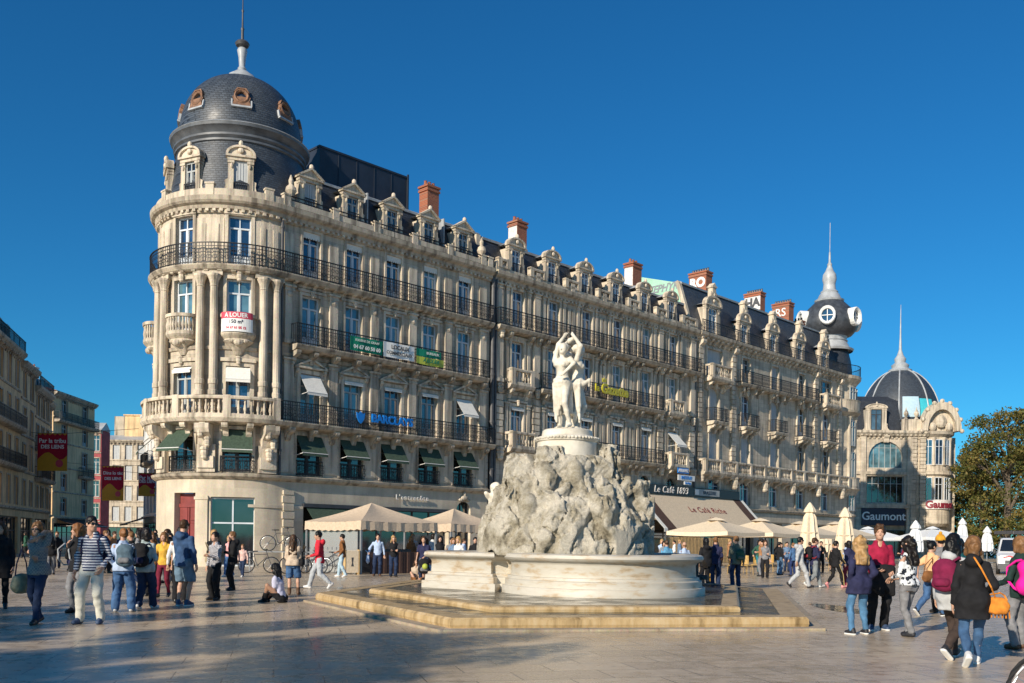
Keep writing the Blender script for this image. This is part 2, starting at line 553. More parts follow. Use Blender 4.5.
# ---------------------------------------------------------------- distance-field surfaces
_rng = np.random.RandomState(7)
_LAT = _rng.rand(32, 32, 32).astype(np.float32)
def vnoise(X, Y, Z, sc):
 """smooth value noise in 0..1"""
 out = []
 x, y, z = X * sc, Y * sc, Z * sc
 xi, yi, zi = np.floor(x).astype(int), np.floor(y).astype(int), np.floor(z).astype(int)
 fx, fy, fz = x - xi, y - yi, z - zi
 fx, fy, fz = [t * t * (3 - 2 * t) for t in (fx, fy, fz)]
 r = 0
 for a in (0, 1):
  for b in (0, 1):
   for c in (0, 1):
    w = (fx if a else 1 - fx) * (fy if b else 1 - fy) * (fz if c else 1 - fz)
    r = r + w * _LAT[(xi + a) % 32, (yi + b) % 32, (zi + c) % 32]
 return r
class Field:
 def __init__(s, lo, hi, h):
  s.h = h
  s.lo = np.array(lo, float)
  n = np.ceil((np.array(hi) - s.lo) / h).astype(int) + 1
  s.ax = [s.lo[i] + h * np.arange(n[i]) for i in range(3)]
  s.D = np.full(tuple(n), 1e3, np.float32)
 def sl(s, lo, hi):
  r = []
  for i in range(3):
   a = max(0, int((lo[i] - s.lo[i]) / s.h))
   b = min(len(s.ax[i]), int((hi[i] - s.lo[i]) / s.h) + 2)
   if b <= a: return None, None
   r.append(slice(a, b))
  g = np.meshgrid(*[s.ax[i][r[i]] for i in range(3)], indexing='ij')
  return tuple(r), g
 def put(s, fn, lo, hi, k=0.02, cut=False):
  m = k + 3 * s.h
  r, g = s.sl(np.array(lo) - m, np.array(hi) + m)
  if r is None: return
  d = fn(*g)
  a = s.D[r]
  if cut:
   s.D[r] = np.maximum(a, -d)
   return
  if k > 0:
   q = np.maximum(k - np.abs(a - d), 0) / k
   s.D[r] = np.minimum(a, d) - q * q * k * 0.25
  else:
   s.D[r] = np.minimum(a, d)
 def cone(s, p, q, r0, r1, k=0.02, cut=False):
  p, q = np.array(p, float), np.array(q, float)
  m = max(r0, r1)
  def fn(X, Y, Z):
   v = q - p
   L = max(v @ v, 1e-9)
   t = np.clip(((X - p[0]) * v[0] + (Y - p[1]) * v[1] + (Z - p[2]) * v[2]) / L, 0, 1)
   return np.sqrt((X - p[0] - v[0] * t) ** 2 + (Y - p[1] - v[1] * t) ** 2 + (Z - p[2] - v[2] * t) ** 2) - (r0 + (r1 - r0) * t)
  s.put(fn, np.minimum(p, q) - m, np.maximum(p, q) + m, k, cut)
 def ell(s, c, r, k=0.02, cut=False, rot=None):
  c, r = np.array(c, float), np.array(r, float)
  m = r.max()
  def fn(X, Y, Z):
   x, y, z = X - c[0], Y - c[1], Z - c[2]
   if rot is not None:
    x, y, z = [rot[0][i] * x + rot[1][i] * y + rot[2][i] * z for i in range(3)]
   q = np.sqrt((x / r[0]) ** 2 + (y / r[1]) ** 2 + (z / r[2]) ** 2)
   return (q - 1) * r.min()
  s.put(fn, c - m, c + m, k, cut)
 def torso(s, prof, k=0.03, grow=0.0, lean=None):
  """prof: rows z, half width, half depth, y offset"""
  P = np.array(prof, float)
  zs = P[:, 0]
  def fn(X, Y, Z):
   a = np.interp(Z, zs, P[:, 1]) + grow
   b = np.interp(Z, zs, P[:, 2]) + grow
   yo = np.interp(Z, zs, P[:, 3])
   xo = np.interp(Z, zs, P[:, 4]) if P.shape[1] > 4 else 0
   q = np.sqrt(((X - xo) / a) ** 2 + ((Y - yo) / b) ** 2)
   d = (q - 1) * np.minimum(a, b)
   return np.maximum(d, np.maximum(zs[0] - Z, Z - zs[-1]))
  m = max(P[:, 1].max(), P[:, 2].max()) + grow + np.abs(P[:, 3:]).max()
  s.put(fn, (-m, -m, zs[0]), (m, m, zs[-1]), k)
 def below(s, z):
  s.D = np.maximum(s.D, (s.ax[2] - z)[None, None, :].astype(np.float32))
 def above(s, z):
  s.D = np.maximum(s.D, (z - s.ax[2])[None, None, :].astype(np.float32))
 def rough(s, sc, amp, seed=0):
  g = np.meshgrid(*s.ax, indexing='ij')
  s.D = s.D + ((vnoise(g[0] + seed * 3.7, g[1] + seed, g[2], sc) - 0.5) * 2 * amp).astype(np.float32)
 def mesh(s):
  """naive surface nets -> verts (n,3), quads (m,4)"""
  D, h = s.D, s.h
  S = D < 0
  nx, ny, nz = D.shape
  cnt = np.zeros((nx - 1, ny - 1, nz - 1), np.int8)
  for a in (0, 1):
   for b in (0, 1):
    for c in (0, 1):
     cnt += S[a:nx - 1 + a, b:ny - 1 + b, c:nz - 1 + c]
  act = (cnt > 0) & (cnt < 8)
  I = np.argwhere(act)
  if len(I) == 0: return np.zeros((0, 3)), np.zeros((0, 4), int)
  idx = np.full(act.shape, -1, np.int64)
  idx[act] = np.arange(len(I))
  pos = np.zeros((len(I), 3))
  num = np.zeros(len(I))
  cs = [(a, b, c) for a in (0, 1) for b in (0, 1) for c in (0, 1)]
  val = {c: D[I[:, 0] + c[0], I[:, 1] + c[1], I[:, 2] + c[2]] for c in cs}
  for c in cs:
   for ax in range(3):
    if c[ax] == 0:
     e = list(c)
     e[ax] = 1
     e = tuple(e)
     v0, v1 = val[c], val[e]
     m = (v0 < 0) != (v1 < 0)
     t = np.where(m, v0 / np.where(np.abs(v0 - v1) < 1e-9, 1, v0 - v1), 0)
     p = np.array(c, float)[None, :] + t[:, None] * (np.array(e) - np.array(c))[None, :]
     pos += p * m[:, None]
     num += m
  pos = (I + pos / np.maximum(num, 1)[:, None]) * h + s.lo
  quads = []
  for ax in range(3):
   u, v = (ax + 1) % 3, (ax + 2) % 3
   a = [slice(None)] * 3
   b = [slice(None)] * 3
   a[ax], b[ax] = slice(0, -1), slice(1, None)
   sa, sb = S[tuple(a)], S[tuple(b)]
   E = np.argwhere(sa != sb)
   E = E[(E[:, u] > 0) & (E[:, v] > 0) & (E[:, u] < D.shape[u] - 1) & (E[:, v] < D.shape[v] - 1)]
   if len(E) == 0: continue
   def cell(du, dv):
    q = E.copy()
    q[:, u] -= du
    q[:, v] -= dv
    return idx[q[:, 0], q[:, 1], q[:, 2]]
   q = np.stack([cell(1, 1), cell(0, 1), cell(0, 0), cell(1, 0)], 1)
   fl = ~sa[E[:, 0], E[:, 1], E[:, 2]]
   q[fl] = q[fl][:, ::-1]
   quads.append(q)
  return pos, np.concatenate(quads)
def np_mesh(name, parts, mat, parent=None, loc=None, rz=0, smooth=True):
 """parts: list of (verts, quads) joined into one mesh object"""
 V, F, n = [], [], 0
 for v, f in parts:
  V.append(v)
  F.append(np.asarray(f) + n)
  n += len(v)
 V = np.concatenate(V)
 F = np.concatenate(F)
 me = bpy.data.meshes.new(name)
 me.vertices.add(len(V))
 me.vertices.foreach_set('co', V.astype(np.float32).ravel())
 me.loops.add(F.size)
 me.loops.foreach_set('vertex_index', F.astype(np.int32).ravel())
 me.polygons.add(len(F))
 me.polygons.foreach_set('loop_start', np.arange(0, F.size, F.shape[1], dtype=np.int32))
 me.polygons.foreach_set('loop_total', np.full(len(F), F.shape[1], np.int32))
 me.materials.append(mat)
 me.update(calc_edges=True)
 me.validate()
 if smooth: me.polygons.foreach_set('use_smooth', [True] * len(me.polygons))
 return link(name, me, parent, loc, rz)
# ---------------------------------------------------------------- ground
def ground_material():
 m, nt, N, L, b = nodes('polished_paving')
 tc = N.new('ShaderNodeTexCoord')
 mp = N.new('ShaderNodeMapping')
 mp.inputs['Rotation'].default_value = (0, 0, R(-14))
 L.new(tc.outputs['Object'], mp.inputs['Vector'])
 br = N.new('ShaderNodeTexBrick')
 br.inputs['Scale'].default_value = 1
 br.inputs['Brick Width'].default_value = 1.05
 br.inputs['Row Height'].default_value = 0.62
 br.inputs['Mortar Size'].default_value = 0.009
 br.inputs['Mortar Smooth'].default_value = 0.2
 br.inputs['Bias'].default_value = -0.1
 br.inputs['Color1'].default_value = (0.56, 0.445, 0.315, 1)
 br.inputs['Color2'].default_value = (0.45, 0.355, 0.25, 1)
 br.inputs['Mortar'].default_value = (0.17, 0.14, 0.11, 1)
 L.new(mp.outputs[0], br.inputs['Vector'])
 n1 = N.new('ShaderNodeTexNoise')
 n1.inputs['Scale'].default_value = 0.25
 n1.inputs['Detail'].default_value = 8
 n1.inputs['Roughness'].default_value = 0.6
 L.new(tc.outputs['Object'], n1.inputs['Vector'])
 n2 = N.new('ShaderNodeTexNoise')
 n2.inputs['Scale'].default_value = 5
 n2.inputs['Detail'].default_value = 8
 L.new(tc.outputs['Object'], n2.inputs['Vector'])
 x = N.new('ShaderNodeMix')
 x.data_type = 'RGBA'
 x.blend_type = 'OVERLAY'
 x.inputs[0].default_value = 0.4
 L.new(br.outputs['Color'], x.inputs[6])
 L.new(n1.outputs['Fac'], x.inputs[7])
 y = N.new('ShaderNodeMix')
 y.data_type = 'RGBA'
 y.blend_type = 'OVERLAY'
 y.inputs[0].default_value = 0.4
 L.new(x.outputs[2], y.inputs[6])
 L.new(n2.outputs['Fac'], y.inputs[7])
 vo = N.new('ShaderNodeTexVoronoi')
 vo.inputs['Scale'].default_value = 1.7
 L.new(tc.outputs['Object'], vo.inputs['Vector'])
 sp = N.new('ShaderNodeMapRange')
 sp.inputs['From Min'].default_value = 0.035
 sp.inputs['From Max'].default_value = 0.07
 sp.inputs['To Min'].default_value = 0.55
 sp.inputs['To Max'].default_value = 0.0
 L.new(vo.outputs['Distance'], sp.inputs['Value'])
 n3 = N.new('ShaderNodeTexNoise')
 n3.inputs['Scale'].default_value = 0.8
 n3.inputs['Detail'].default_value = 9
 n3.inputs['Roughness'].default_value = 0.72
 L.new(tc.outputs['Object'], n3.inputs['Vector'])
 s3 = N.new('ShaderNodeMapRange')
 s3.inputs['From Min'].default_value = 0.52
 s3.inputs['From Max'].default_value = 0.70
 s3.inputs['To Max'].default_value = 0.28
 L.new(n3.outputs['Fac'], s3.inputs['Value'])
 mx = N.new('ShaderNodeMath')
 mx.operation = 'MAXIMUM'
 L.new(sp.outputs[0], mx.inputs[0])
 L.new(s3.outputs[0], mx.inputs[1])
 z = N.new('ShaderNodeMix')
 z.data_type = 'RGBA'
 L.new(mx.outputs[0], z.inputs[0])
 L.new(y.outputs[2], z.inputs[6])
 z.inputs[7].default_value = (0.15, 0.115, 0.08, 1)
 L.new(z.outputs[2], b.inputs['Base Color'])
 ad = N.new('ShaderNodeMath')
 ad.operation = 'ADD'
 L.new(n1.outputs['Fac'], ad.inputs[0])
 L.new(n2.outputs['Fac'], ad.inputs[1])
 mr = N.new('ShaderNodeMapRange')
 mr.inputs['From Min'].default_value = 0.75
 mr.inputs['From Max'].default_value = 1.3
 mr.inputs['To Min'].default_value = 0.17
 mr.inputs['To Max'].default_value = 0.42
 L.new(ad.outputs[0], mr.inputs['Value'])
 L.new(mr.outputs[0], b.inputs['Roughness'])
 b.inputs['Specular IOR Level'].default_value = 0.5
 bp = N.new('ShaderNodeBump')
 bp.inputs['Strength'].default_value = 0.08
 bp.inputs['Distance'].default_value = 0.01
 L.new(n2.outputs['Fac'], bp.inputs['Height'])
 L.new(bp.outputs['Normal'], b.inputs['Normal'])
 return m
g = MB()
g.quad((-2500, -2500, 0), (2500, -2500, 0), (2500, 2500, 0), (-2500, 2500, 0))
tag(g.build('ground', ground_material()), kind='structure')
# ---------------------------------------------------------------- facade mapping
class Path:
 """t runs along the facade, d out of it; for t < T0 the wall bends round a tower of radius r"""
 def __init__(s, off=0.0, T0=None, r=0, amax=0):
  s.off, s.T0, s.r, s.amax = off, T0, r, amax
 def ang(s, t):
  if s.T0 is None or t >= s.T0: return 0.0
  return max((t - s.T0) / s.r, -s.amax)
 def __call__(s, t, d, z):
  if s.T0 is None or t >= s.T0: return (t - s.off, -d, z)
  a = s.ang(t)
  x = s.T0 + (s.r + d) * math.sin(a)
  y = s.r - (s.r + d) * math.cos(a)
  if (t - s.T0) / s.r < -s.amax:
   e = -s.amax * s.r - (t - s.T0)
   x -= e * math.cos(a)
   y -= e * math.sin(a)
  return (x - s.off, y, z)
 def cuts(s, a, b):
  if s.T0 is None or a >= s.T0: return [a, b]
  pts = [a, b]
  n = 60
  c0 = s.T0 - s.amax * s.r
  for i in range(n + 1):
   t = c0 + (s.T0 - c0) * i / n
   if a < t < b: pts.append(t)
  return sorted(pts)
 def t_at(s, adeg):
  return s.T0 + R(adeg) * s.r
class FB(MB):
 """mesh builder working in facade coordinates (t, d, z)"""
 def __init__(s, P):
  super().__init__(P)
  s.P = P
 def fbox(s, t0, t1, d0, d1, z0, z1):
  c = s.P.cuts(t0, t1)
  prof = [(d0, z0), (d1, z0), (d1, z1), (d0, z1)]
  s.sweep(prof, c)
 def sweep(s, prof, c):
  n = len(prof)
  vs = [(t, d, z) for t in c for d, z in prof]
  fs = [tuple(range(n)), tuple(range((len(c) - 1) * n + n - 1, (len(c) - 1) * n - 1, -1))]
  for k in range(len(c) - 1):
   for i in range(n):
    j = (i + 1) % n
    fs.append((k * n + j, k * n + i, (k + 1) * n + i, (k + 1) * n + j))
  s.raw(vs, fs)
 def ledge(s, t0, t1, prof):
  s.sweep(prof, s.P.cuts(t0, t1))
 def wall(s, t0, t1, z0, z1, holes, depth=0.3):
  ts = set(s.P.cuts(t0, t1)) | {t0, t1}
  zs = {z0, z1}
  for a, b, c, e in holes:
   ts |= {a, b}
   zs |= {c, e}
  ts, zs = sorted(ts), sorted(zs)
  ts = [t for i, t in enumerate(ts) if i == 0 or t - ts[i - 1] > 1e-6]
  for i in range(len(ts) - 1):
   tm = (ts[i] + ts[i + 1]) / 2
   if not t0 < tm < t1: continue
   run = None
   for k in range(len(zs) - 1):
    zm = (zs[k] + zs[k + 1]) / 2
    inside = any(a < tm < b and c < zm < e for a, b, c, e in holes)
    if not inside and run is None: run = zs[k]
    if run is not None and (inside or k == len(zs) - 2):
     top = zs[k] if inside else zs[k + 1]
     s.quad((ts[i], 0, run), (ts[i + 1], 0, run), (ts[i + 1], 0, top), (ts[i], 0, top))
     run = None
  for a, b, c, e in holes:
   s.quad((a, 0, c), (a, 0, e), (a, -depth, e), (a, -depth, c))
   s.quad((b, 0, e), (b, 0, c), (b, -depth, c), (b, -depth, e))
   cc = s.P.cuts(a, b)
   for i in range(len(cc) - 1):
    s.quad((cc[i], 0, e), (cc[i + 1], 0, e), (cc[i + 1], -depth, e), (cc[i], -depth, e))
    s.quad((cc[i + 1], 0, c), (cc[i], 0, c), (cc[i], -depth, c), (cc[i + 1], -depth, c))
 def arch(s, t, w, zs, zt, d0, d1, rise=None):
  """stone filling the corners of a rectangular hole so that it reads as an arch"""
  r = w / 2
  rise = rise or r
  n = 10
  pts = [(t - r * math.cos(PI * i / n), zs + rise * math.sin(PI * i / n)) for i in range(n + 1)]
  for i in range(n):
   a, b = pts[i], pts[i + 1]
   s.quad((a[0], d1, a[1]), (b[0], d1, b[1]), (b[0], d1, zt), (a[0], d1, zt))
   s.quad((a[0], d1, a[1]), (a[0], d0, a[1]), (b[0], d0, b[1]), (b[0], d1, b[1]))
 def console(s, t, w, d, z0, z1):
  """S-shaped bracket under a slab"""
  h = z1 - z0
  prof = [(0, z0), (d * 0.22, z0 + h * 0.03), (d * 0.34, z0 + h * 0.22), (d * 0.4, z0 + h * 0.45), (d * 0.62, z0 + h * 0.55),
    (d * 0.9, z0 + h * 0.66), (d, z0 + h * 0.82), (d, z1), (0, z1)]
  s.sweep(prof, [t - w / 2, t + w / 2])
 def pediment(s, t, w, z, h, d, curved=False):
  hw = w / 2
  if curved:
   top = [(t - hw * math.cos(PI * i / 10), z + 0.1 + h * math.sin(PI * i / 10)) for i in range(11)]
  else:
   top = [(t - hw, z + 0.1), (t, z + h), (t + hw, z + 0.1)]
  s.fbox(t - hw, t + hw, 0, d, z, z + 0.1)
  inn = [(p[0] * 0.86 + t * 0.14, z + 0.1 + (p[1] - z - 0.1) * 0.72) for p in top]
  for a, b, c, e in zip(top, top[1:], inn, inn[1:]):            # raised rim
   s.raw([(a[0], d, a[1]), (b[0], d, b[1]), (e[0], d, e[1]), (c[0], d, c[1]),
       (a[0], 0, a[1]), (b[0], 0, b[1]), (e[0], d * 0.4, e[1]), (c[0], d * 0.4, c[1])],
      [(0, 3, 2, 1), (0, 1, 5, 4), (3, 7, 6, 2)])
  poly = [(p[0], d * 0.4, p[1]) for p in inn]
  s.raw(poly, [tuple(range(len(poly) - 1, -1, -1))])
  s.ball((t, d * 0.45, z + h * 0.5), (0.13, 0.1, 0.11), 7, 5)
 def pilaster(s, t, w, z0, z1, d):
  s.fbox(t - w / 2, t + w / 2, 0, d, z0 + 0.25, z1 - 0.3)
  s.fbox(t - w / 2 - 0.05, t + w / 2 + 0.05, 0, d + 0.05, z0, z0 + 0.25)
  s.fbox(t - w / 2 - 0.04, t + w / 2 + 0.04, 0, d + 0.04, z1 - 0.3, z1 - 0.22)
  s.fbox(t - w / 2 - 0.09, t + w / 2 + 0.09, 0, d + 0.10, z1 - 0.10, z1)
  s.fbox(t - w / 2 - 0.02, t + w / 2 + 0.02, 0, d + 0.02, z1 - 0.22, z1 - 0.10)
 def quoin(s, t, w, z0, z1, d, step=0.38):
  z = z0
  k = 0
  while z < z1 - 0.05:
   e = 0.0 if k % 2 else 0.05
   s.fbox(t - w / 2 - e, t + w / 2 + e, 0, d, z, min(z + step - 0.06, z1))
   z += step
   k += 1
  s.fbox(t - w / 2 + 0.05, t + w / 2 - 0.05, 0, d * 0.5, z0, z1)
 def surround(s, t, w, z0, z1, d=0.08, b=0.18):
  s.fbox(t - w / 2 - b, t - w / 2, 0, d, z0, z1 + b)
  s.fbox(t + w / 2, t + w / 2 + b, 0, d, z0, z1 + b)
  s.fbox(t - w / 2, t + w / 2, 0, d, z1, z1 + b)
 def column(s, t, r, z0, z1, d):
  x, y, _ = s.P(t, d, 0)
  h = z1 - z0
  prof = [(r * 1.45, z0), (r * 1.45, z0 + 0.14), (r * 1.2, z0 + 0.2), (r * 1.25, z0 + 0.28), (r, z0 + 0.36)]
  for k in range(3):                                     # banded lower drum
   z = z0 + 0.5 + k * 0.55
   prof += [(r, z), (r * 1.16, z + 0.03), (r * 1.16, z + 0.26), (r, z + 0.30)]
  prof += [(r, z0 + h * 0.45), (r * 0.86, z1 - 0.62), (r * 1.0, z1 - 0.58), (r * 0.9, z1 - 0.52), (r * 1.15, z1 - 0.3), (r * 1.5, z1 - 0.14), (r * 1.6, z1 - 0.1), (r * 1.6, z1)]
  s.lathe(x, y, prof, 12, M=ident)
 def head(s, t, d, z, r):
  """carved mask on a bracket"""
  x, y, _ = s.P(t, d, 0)
  s.ball((x, y, z), (r, r, r * 1.3), 8, 6, M=ident)
  s.ball((x, y, z + r), (r * 1.2, r * 1.1, r * 0.7), 8, 5, M=ident)
  s.ball((x, y, z - r * 1.1), (r * 0.8, r * 0.9, r * 0.7), 8, 5, M=ident)
 def railing(s, t0, t1, d, z0, h, pitch=0.14, ends=True, deco=True):
  c = s.P.cuts(t0, t1)
  s.sweep([(d - 0.03, z0 + h - 0.05), (d + 0.03, z0 + h - 0.05), (d + 0.03, z0 + h), (d - 0.03, z0 + h)], c)
  s.sweep([(d - 0.015, z0 + h - 0.22), (d + 0.015, z0 + h - 0.22), (d + 0.015, z0 + h - 0.19), (d - 0.015, z0 + h - 0.19)], c)
  s.sweep([(d - 0.02, z0 + 0.07), (d + 0.02, z0 + 0.07), (d + 0.02, z0 + 0.11), (d - 0.02, z0 + 0.11)], c)
  n = max(2, int((t1 - t0) / pitch))
  q = 0.011
  for i in range(n + 1):
   t = t0 + (t1 - t0) * i / n
   w = q * (2.0 if i % 12 == 0 else 1)
   vs = [(t + a * w, d + b * w, z) for z in (z0, z0 + h) for a, b in ((-1, -1), (1, -1), (1, 1), (-1, 1))]
   s.raw(vs, [(0, 1, 5, 4), (1, 2, 6, 5), (2, 3, 7, 6), (3, 0, 4, 7)])
   if deco and i % 2 == 0 and i < n:
    tc = t + (t1 - t0) / n
    for zz, rr in ((z0 + h * 0.33, 0.115), (z0 + h * 0.62, 0.10)):
     pts = [(tc + rr * math.cos(2 * PI * k / 8), zz + rr * math.sin(2 * PI * k / 8)) for k in range(8)]
     for k in range(8):
      a, b = pts[k], pts[(k + 1) % 8]
      ia = ((a[0] - tc) * 0.74 + tc, (a[1] - zz) * 0.74 + zz)
      ib = ((b[0] - tc) * 0.74 + tc, (b[1] - zz) * 0.74 + zz)
      s.raw([(a[0], d, a[1]), (b[0], d, b[1]), (ib[0], d, ib[1]), (ia[0], d, ia[1])], [(0, 1, 2, 3)])
  if ends:
   for t in (t0, t1):
    for zz in (z0 + h - 0.05, z0 + 0.07):
     s.raw([(t + a, b, z) for z in (zz, zz + 0.045) for b in (0, d) for a in (-0.02, 0.02)],
        [(0, 2, 3, 1), (4, 5, 7, 6), (0, 4, 6, 2), (1, 3, 7, 5), (0, 1, 5, 4), (2, 6, 7, 3)])
    k = max(1, int(d / 0.14))
    for j in range(k):
     b = d * j / k
     s.raw([(t + u * q, b + v * q, z) for z in (z0, z0 + h) for u, v in ((-1, -1), (1, -1), (1, 1), (-1, 1))],
        [(0, 1, 5, 4), (1, 2, 6, 5), (2, 3, 7, 6), (3, 0, 4, 7)])
 def balustrade(s, t0, t1, d, z0, h, pitch=0.27, pier=2.4, r=0.085, ends=True):
  c = s.P.cuts(t0, t1)
  s.sweep([(d - 0.14, z0), (d + 0.14, z0), (d + 0.14, z0 + 0.16), (d - 0.14, z0 + 0.16)], c)
  s.sweep([(d - 0.13, z0 + h - 0.16), (d + 0.16, z0 + h - 0.16), (d + 0.18, z0 + h - 0.06), (d + 0.15, z0 + h), (d - 0.13, z0 + h)], c)
  npier = max(1, round((t1 - t0) / pier))
  piers = [t0 + (t1 - t0) * i / npier for i in range(npier + 1)]
  for i, t in enumerate(piers):
   w = 0.16
   tt = min(max(t, t0 + w), t1 - w)
   s.fbox(tt - w, tt + w, d - 0.15, d + 0.17, z0 + 0.003, z0 + h + 0.03)
  n = int((t1 - t0) / pitch)
  hb = h - 0.32
  for i in range(n):
   t = t0 + (i + 0.5) * (t1 - t0) / n
   if min(abs(t - p) for p in piers) < 0.24: continue
   x, y, _ = s.P(t, d, 0)
   z = z0 + 0.16
   s.lathe(x, y, [(r * 0.8, z), (r * 0.55, z + hb * 0.12), (r, z + hb * 0.34), (r * 0.5, z + hb * 0.72), (r * 0.8, z + hb)], 7, M=ident)
  if ends and d > 0.3:
   for t in (t0 + 0.12, t1 - 0.12):
    s.fbox(t - 0.11, t + 0.11, 0, d - 0.16, z0, z0 + 0.15)
    s.fbox(t - 0.11, t + 0.11, 0, d - 0.16, z0 + h - 0.15, z0 + h - 0.004)
    k = max(1, int((d - 0.1) / pitch))
    for j in range(k):
     x, y, _ = s.P(t, (j + 0.5) * (d - 0.15) / k, 0)
     z = z0 + 0.16
     s.lathe(x, y, [(r * 0.8, z), (r * 0.55, z + hb * 0.12), (r, z + hb * 0.34), (r * 0.5, z + hb * 0.72), (r * 0.8, z + hb)], 7, M=ident)
def at_path(o, P, t, d, z):
 o.location = P(t, d, z)
 o.rotation_euler = (0, 0, P.ang(t))
WIN = {}
_wr = random.Random(4)
def window(b, P, t, z, w, h, style='french', frame='frame', pane='pane', d=-0.22, arch=False, name='window'):
 """joinery is the part, its glass the sub-part"""
 if pane in ('pane', 'pane_teal') and _wr.random() < 0.3: pane = _wr.choice(('pane_teal', 'pane_pale', 'pane_dark', 'pane'))
 key = (round(w, 2), round(h, 2), style, frame, pane, arch, name)
 if key not in WIN:
  m = MB()
  f = 0.075
  hw = w / 2
  m.box(-hw, -hw + f, -0.06, 0.05, 0, h)
  m.box(hw - f, hw, -0.06, 0.05, 0, h)
  m.box(-hw + f, hw - f, -0.06, 0.05, h - f, h)
  m.box(-hw + f, hw - f, -0.06, 0.05, 0, f)
  tr = h * 0.76
  if style in ('french', 'plain'):
   m.box(-0.055, 0.055, -0.075, 0.05, f, tr)
   m.box(-0.03, 0.03, -0.055, 0.05, tr, h - f)
   m.box(-hw + f, hw - f, -0.068, 0.05, tr - 0.04, tr + 0.04)
   for sx in (-1, 1):
    a, c = sorted((sx * 0.055, sx * (hw - f)))
    m.box(a, c, -0.035, 0.04, f, f + (0.42 if style == 'french' else 0.06))
    m.box(a, a + 0.045, -0.04, 0.04, f, tr - 0.04)
    m.box(c - 0.045, c, -0.04, 0.04, f, tr - 0.04)
  elif style == 'shutter':
   for i in range(4):
    a = -hw + f + (w - 2 * f) * i / 4
    m.box(a + 0.012, a + (w - 2 * f) / 4 - 0.012, -0.05, 0.045, f, h - f)
  elif style == 'grid':
   n = max(2, round(w / 0.8))
   for i in range(1, n):
    a = -hw + w * i / n
    m.box(a - 0.035, a + 0.035, -0.055, 0.05, f, h - f)
   m.box(-hw + f, hw - f, -0.05, 0.05, h * 0.72 - 0.03, h * 0.72 + 0.03)
  elif style == 'shop':
   n = max(2, round(w / 1.3))
   for i in range(1, n):
    a = -hw + w * i / n
    m.box(a - 0.04, a + 0.04, -0.055, 0.05, f, h - f)
   m.box(-hw + f, hw - f, -0.05, 0.05, h * 0.62, h * 0.62 + 0.08)
  g = MB()
  g.box(-hw + 0.02, hw - 0.02, 0.0, 0.03, 0.02, h - 0.02)
  WIN[key] = (m.build(name, MT[frame], mesh_only=True), g.build('pane', MT[pane], mesh_only=True))
 me, pe = WIN[key]
 o = link(name, me, b)
 at_path(o, P, t, d, z)
 link('pane', pe, o)
 return o
def awning(b, P, t, ztop, w, drop, out, mat, rods='white', d0=0.02):
 """sloping blind with side arms, fixed above a window"""
 m = MB()
 n = 6
 hw = w / 2
 th = 0.02
 vs, fs = [], []
 for i in range(n + 1):
  u = i / n
  y = -d0 - out * u
  z = ztop - (drop - 0.16) * u - 0.03 * math.sin(PI * u)
  vs += [(-hw, y, z), (hw, y, z), (-hw, y, z - th), (hw, y, z - th)]
 vs += [(-hw, -d0 - out - 0.004, ztop - drop), (hw, -d0 - out - 0.004, ztop - drop)]
 for i in range(n):
  a = i * 4
  fs += [(a, a + 4, a + 5, a + 1), (a + 2, a + 3, a + 7, a + 6), (a, a + 2, a + 6, a + 4), (a + 1, a + 5, a + 7, a + 3)]
 k = n * 4
 fs.append((k, len(vs) - 2, len(vs) - 1, k + 1))
 m.raw(vs, fs)
 o = m.build('awning', MT[mat], b)
 at_path(o, P, t, 0, 0)
 r = MB()
 for sx in (-1, 1):
  r.tube([(sx * hw * 0.97, -d0, ztop - drop * 0.95), (sx * hw * 0.97, -d0 - out, ztop - drop + 0.14)], 0.018, 5)
 r.tube([(-hw, -d0 - out, ztop - drop + 0.15), (hw, -d0 - out, ztop - drop + 0.15)], 0.022, 5)
 r.build('awning_arm', MT[rods], o)
 return o
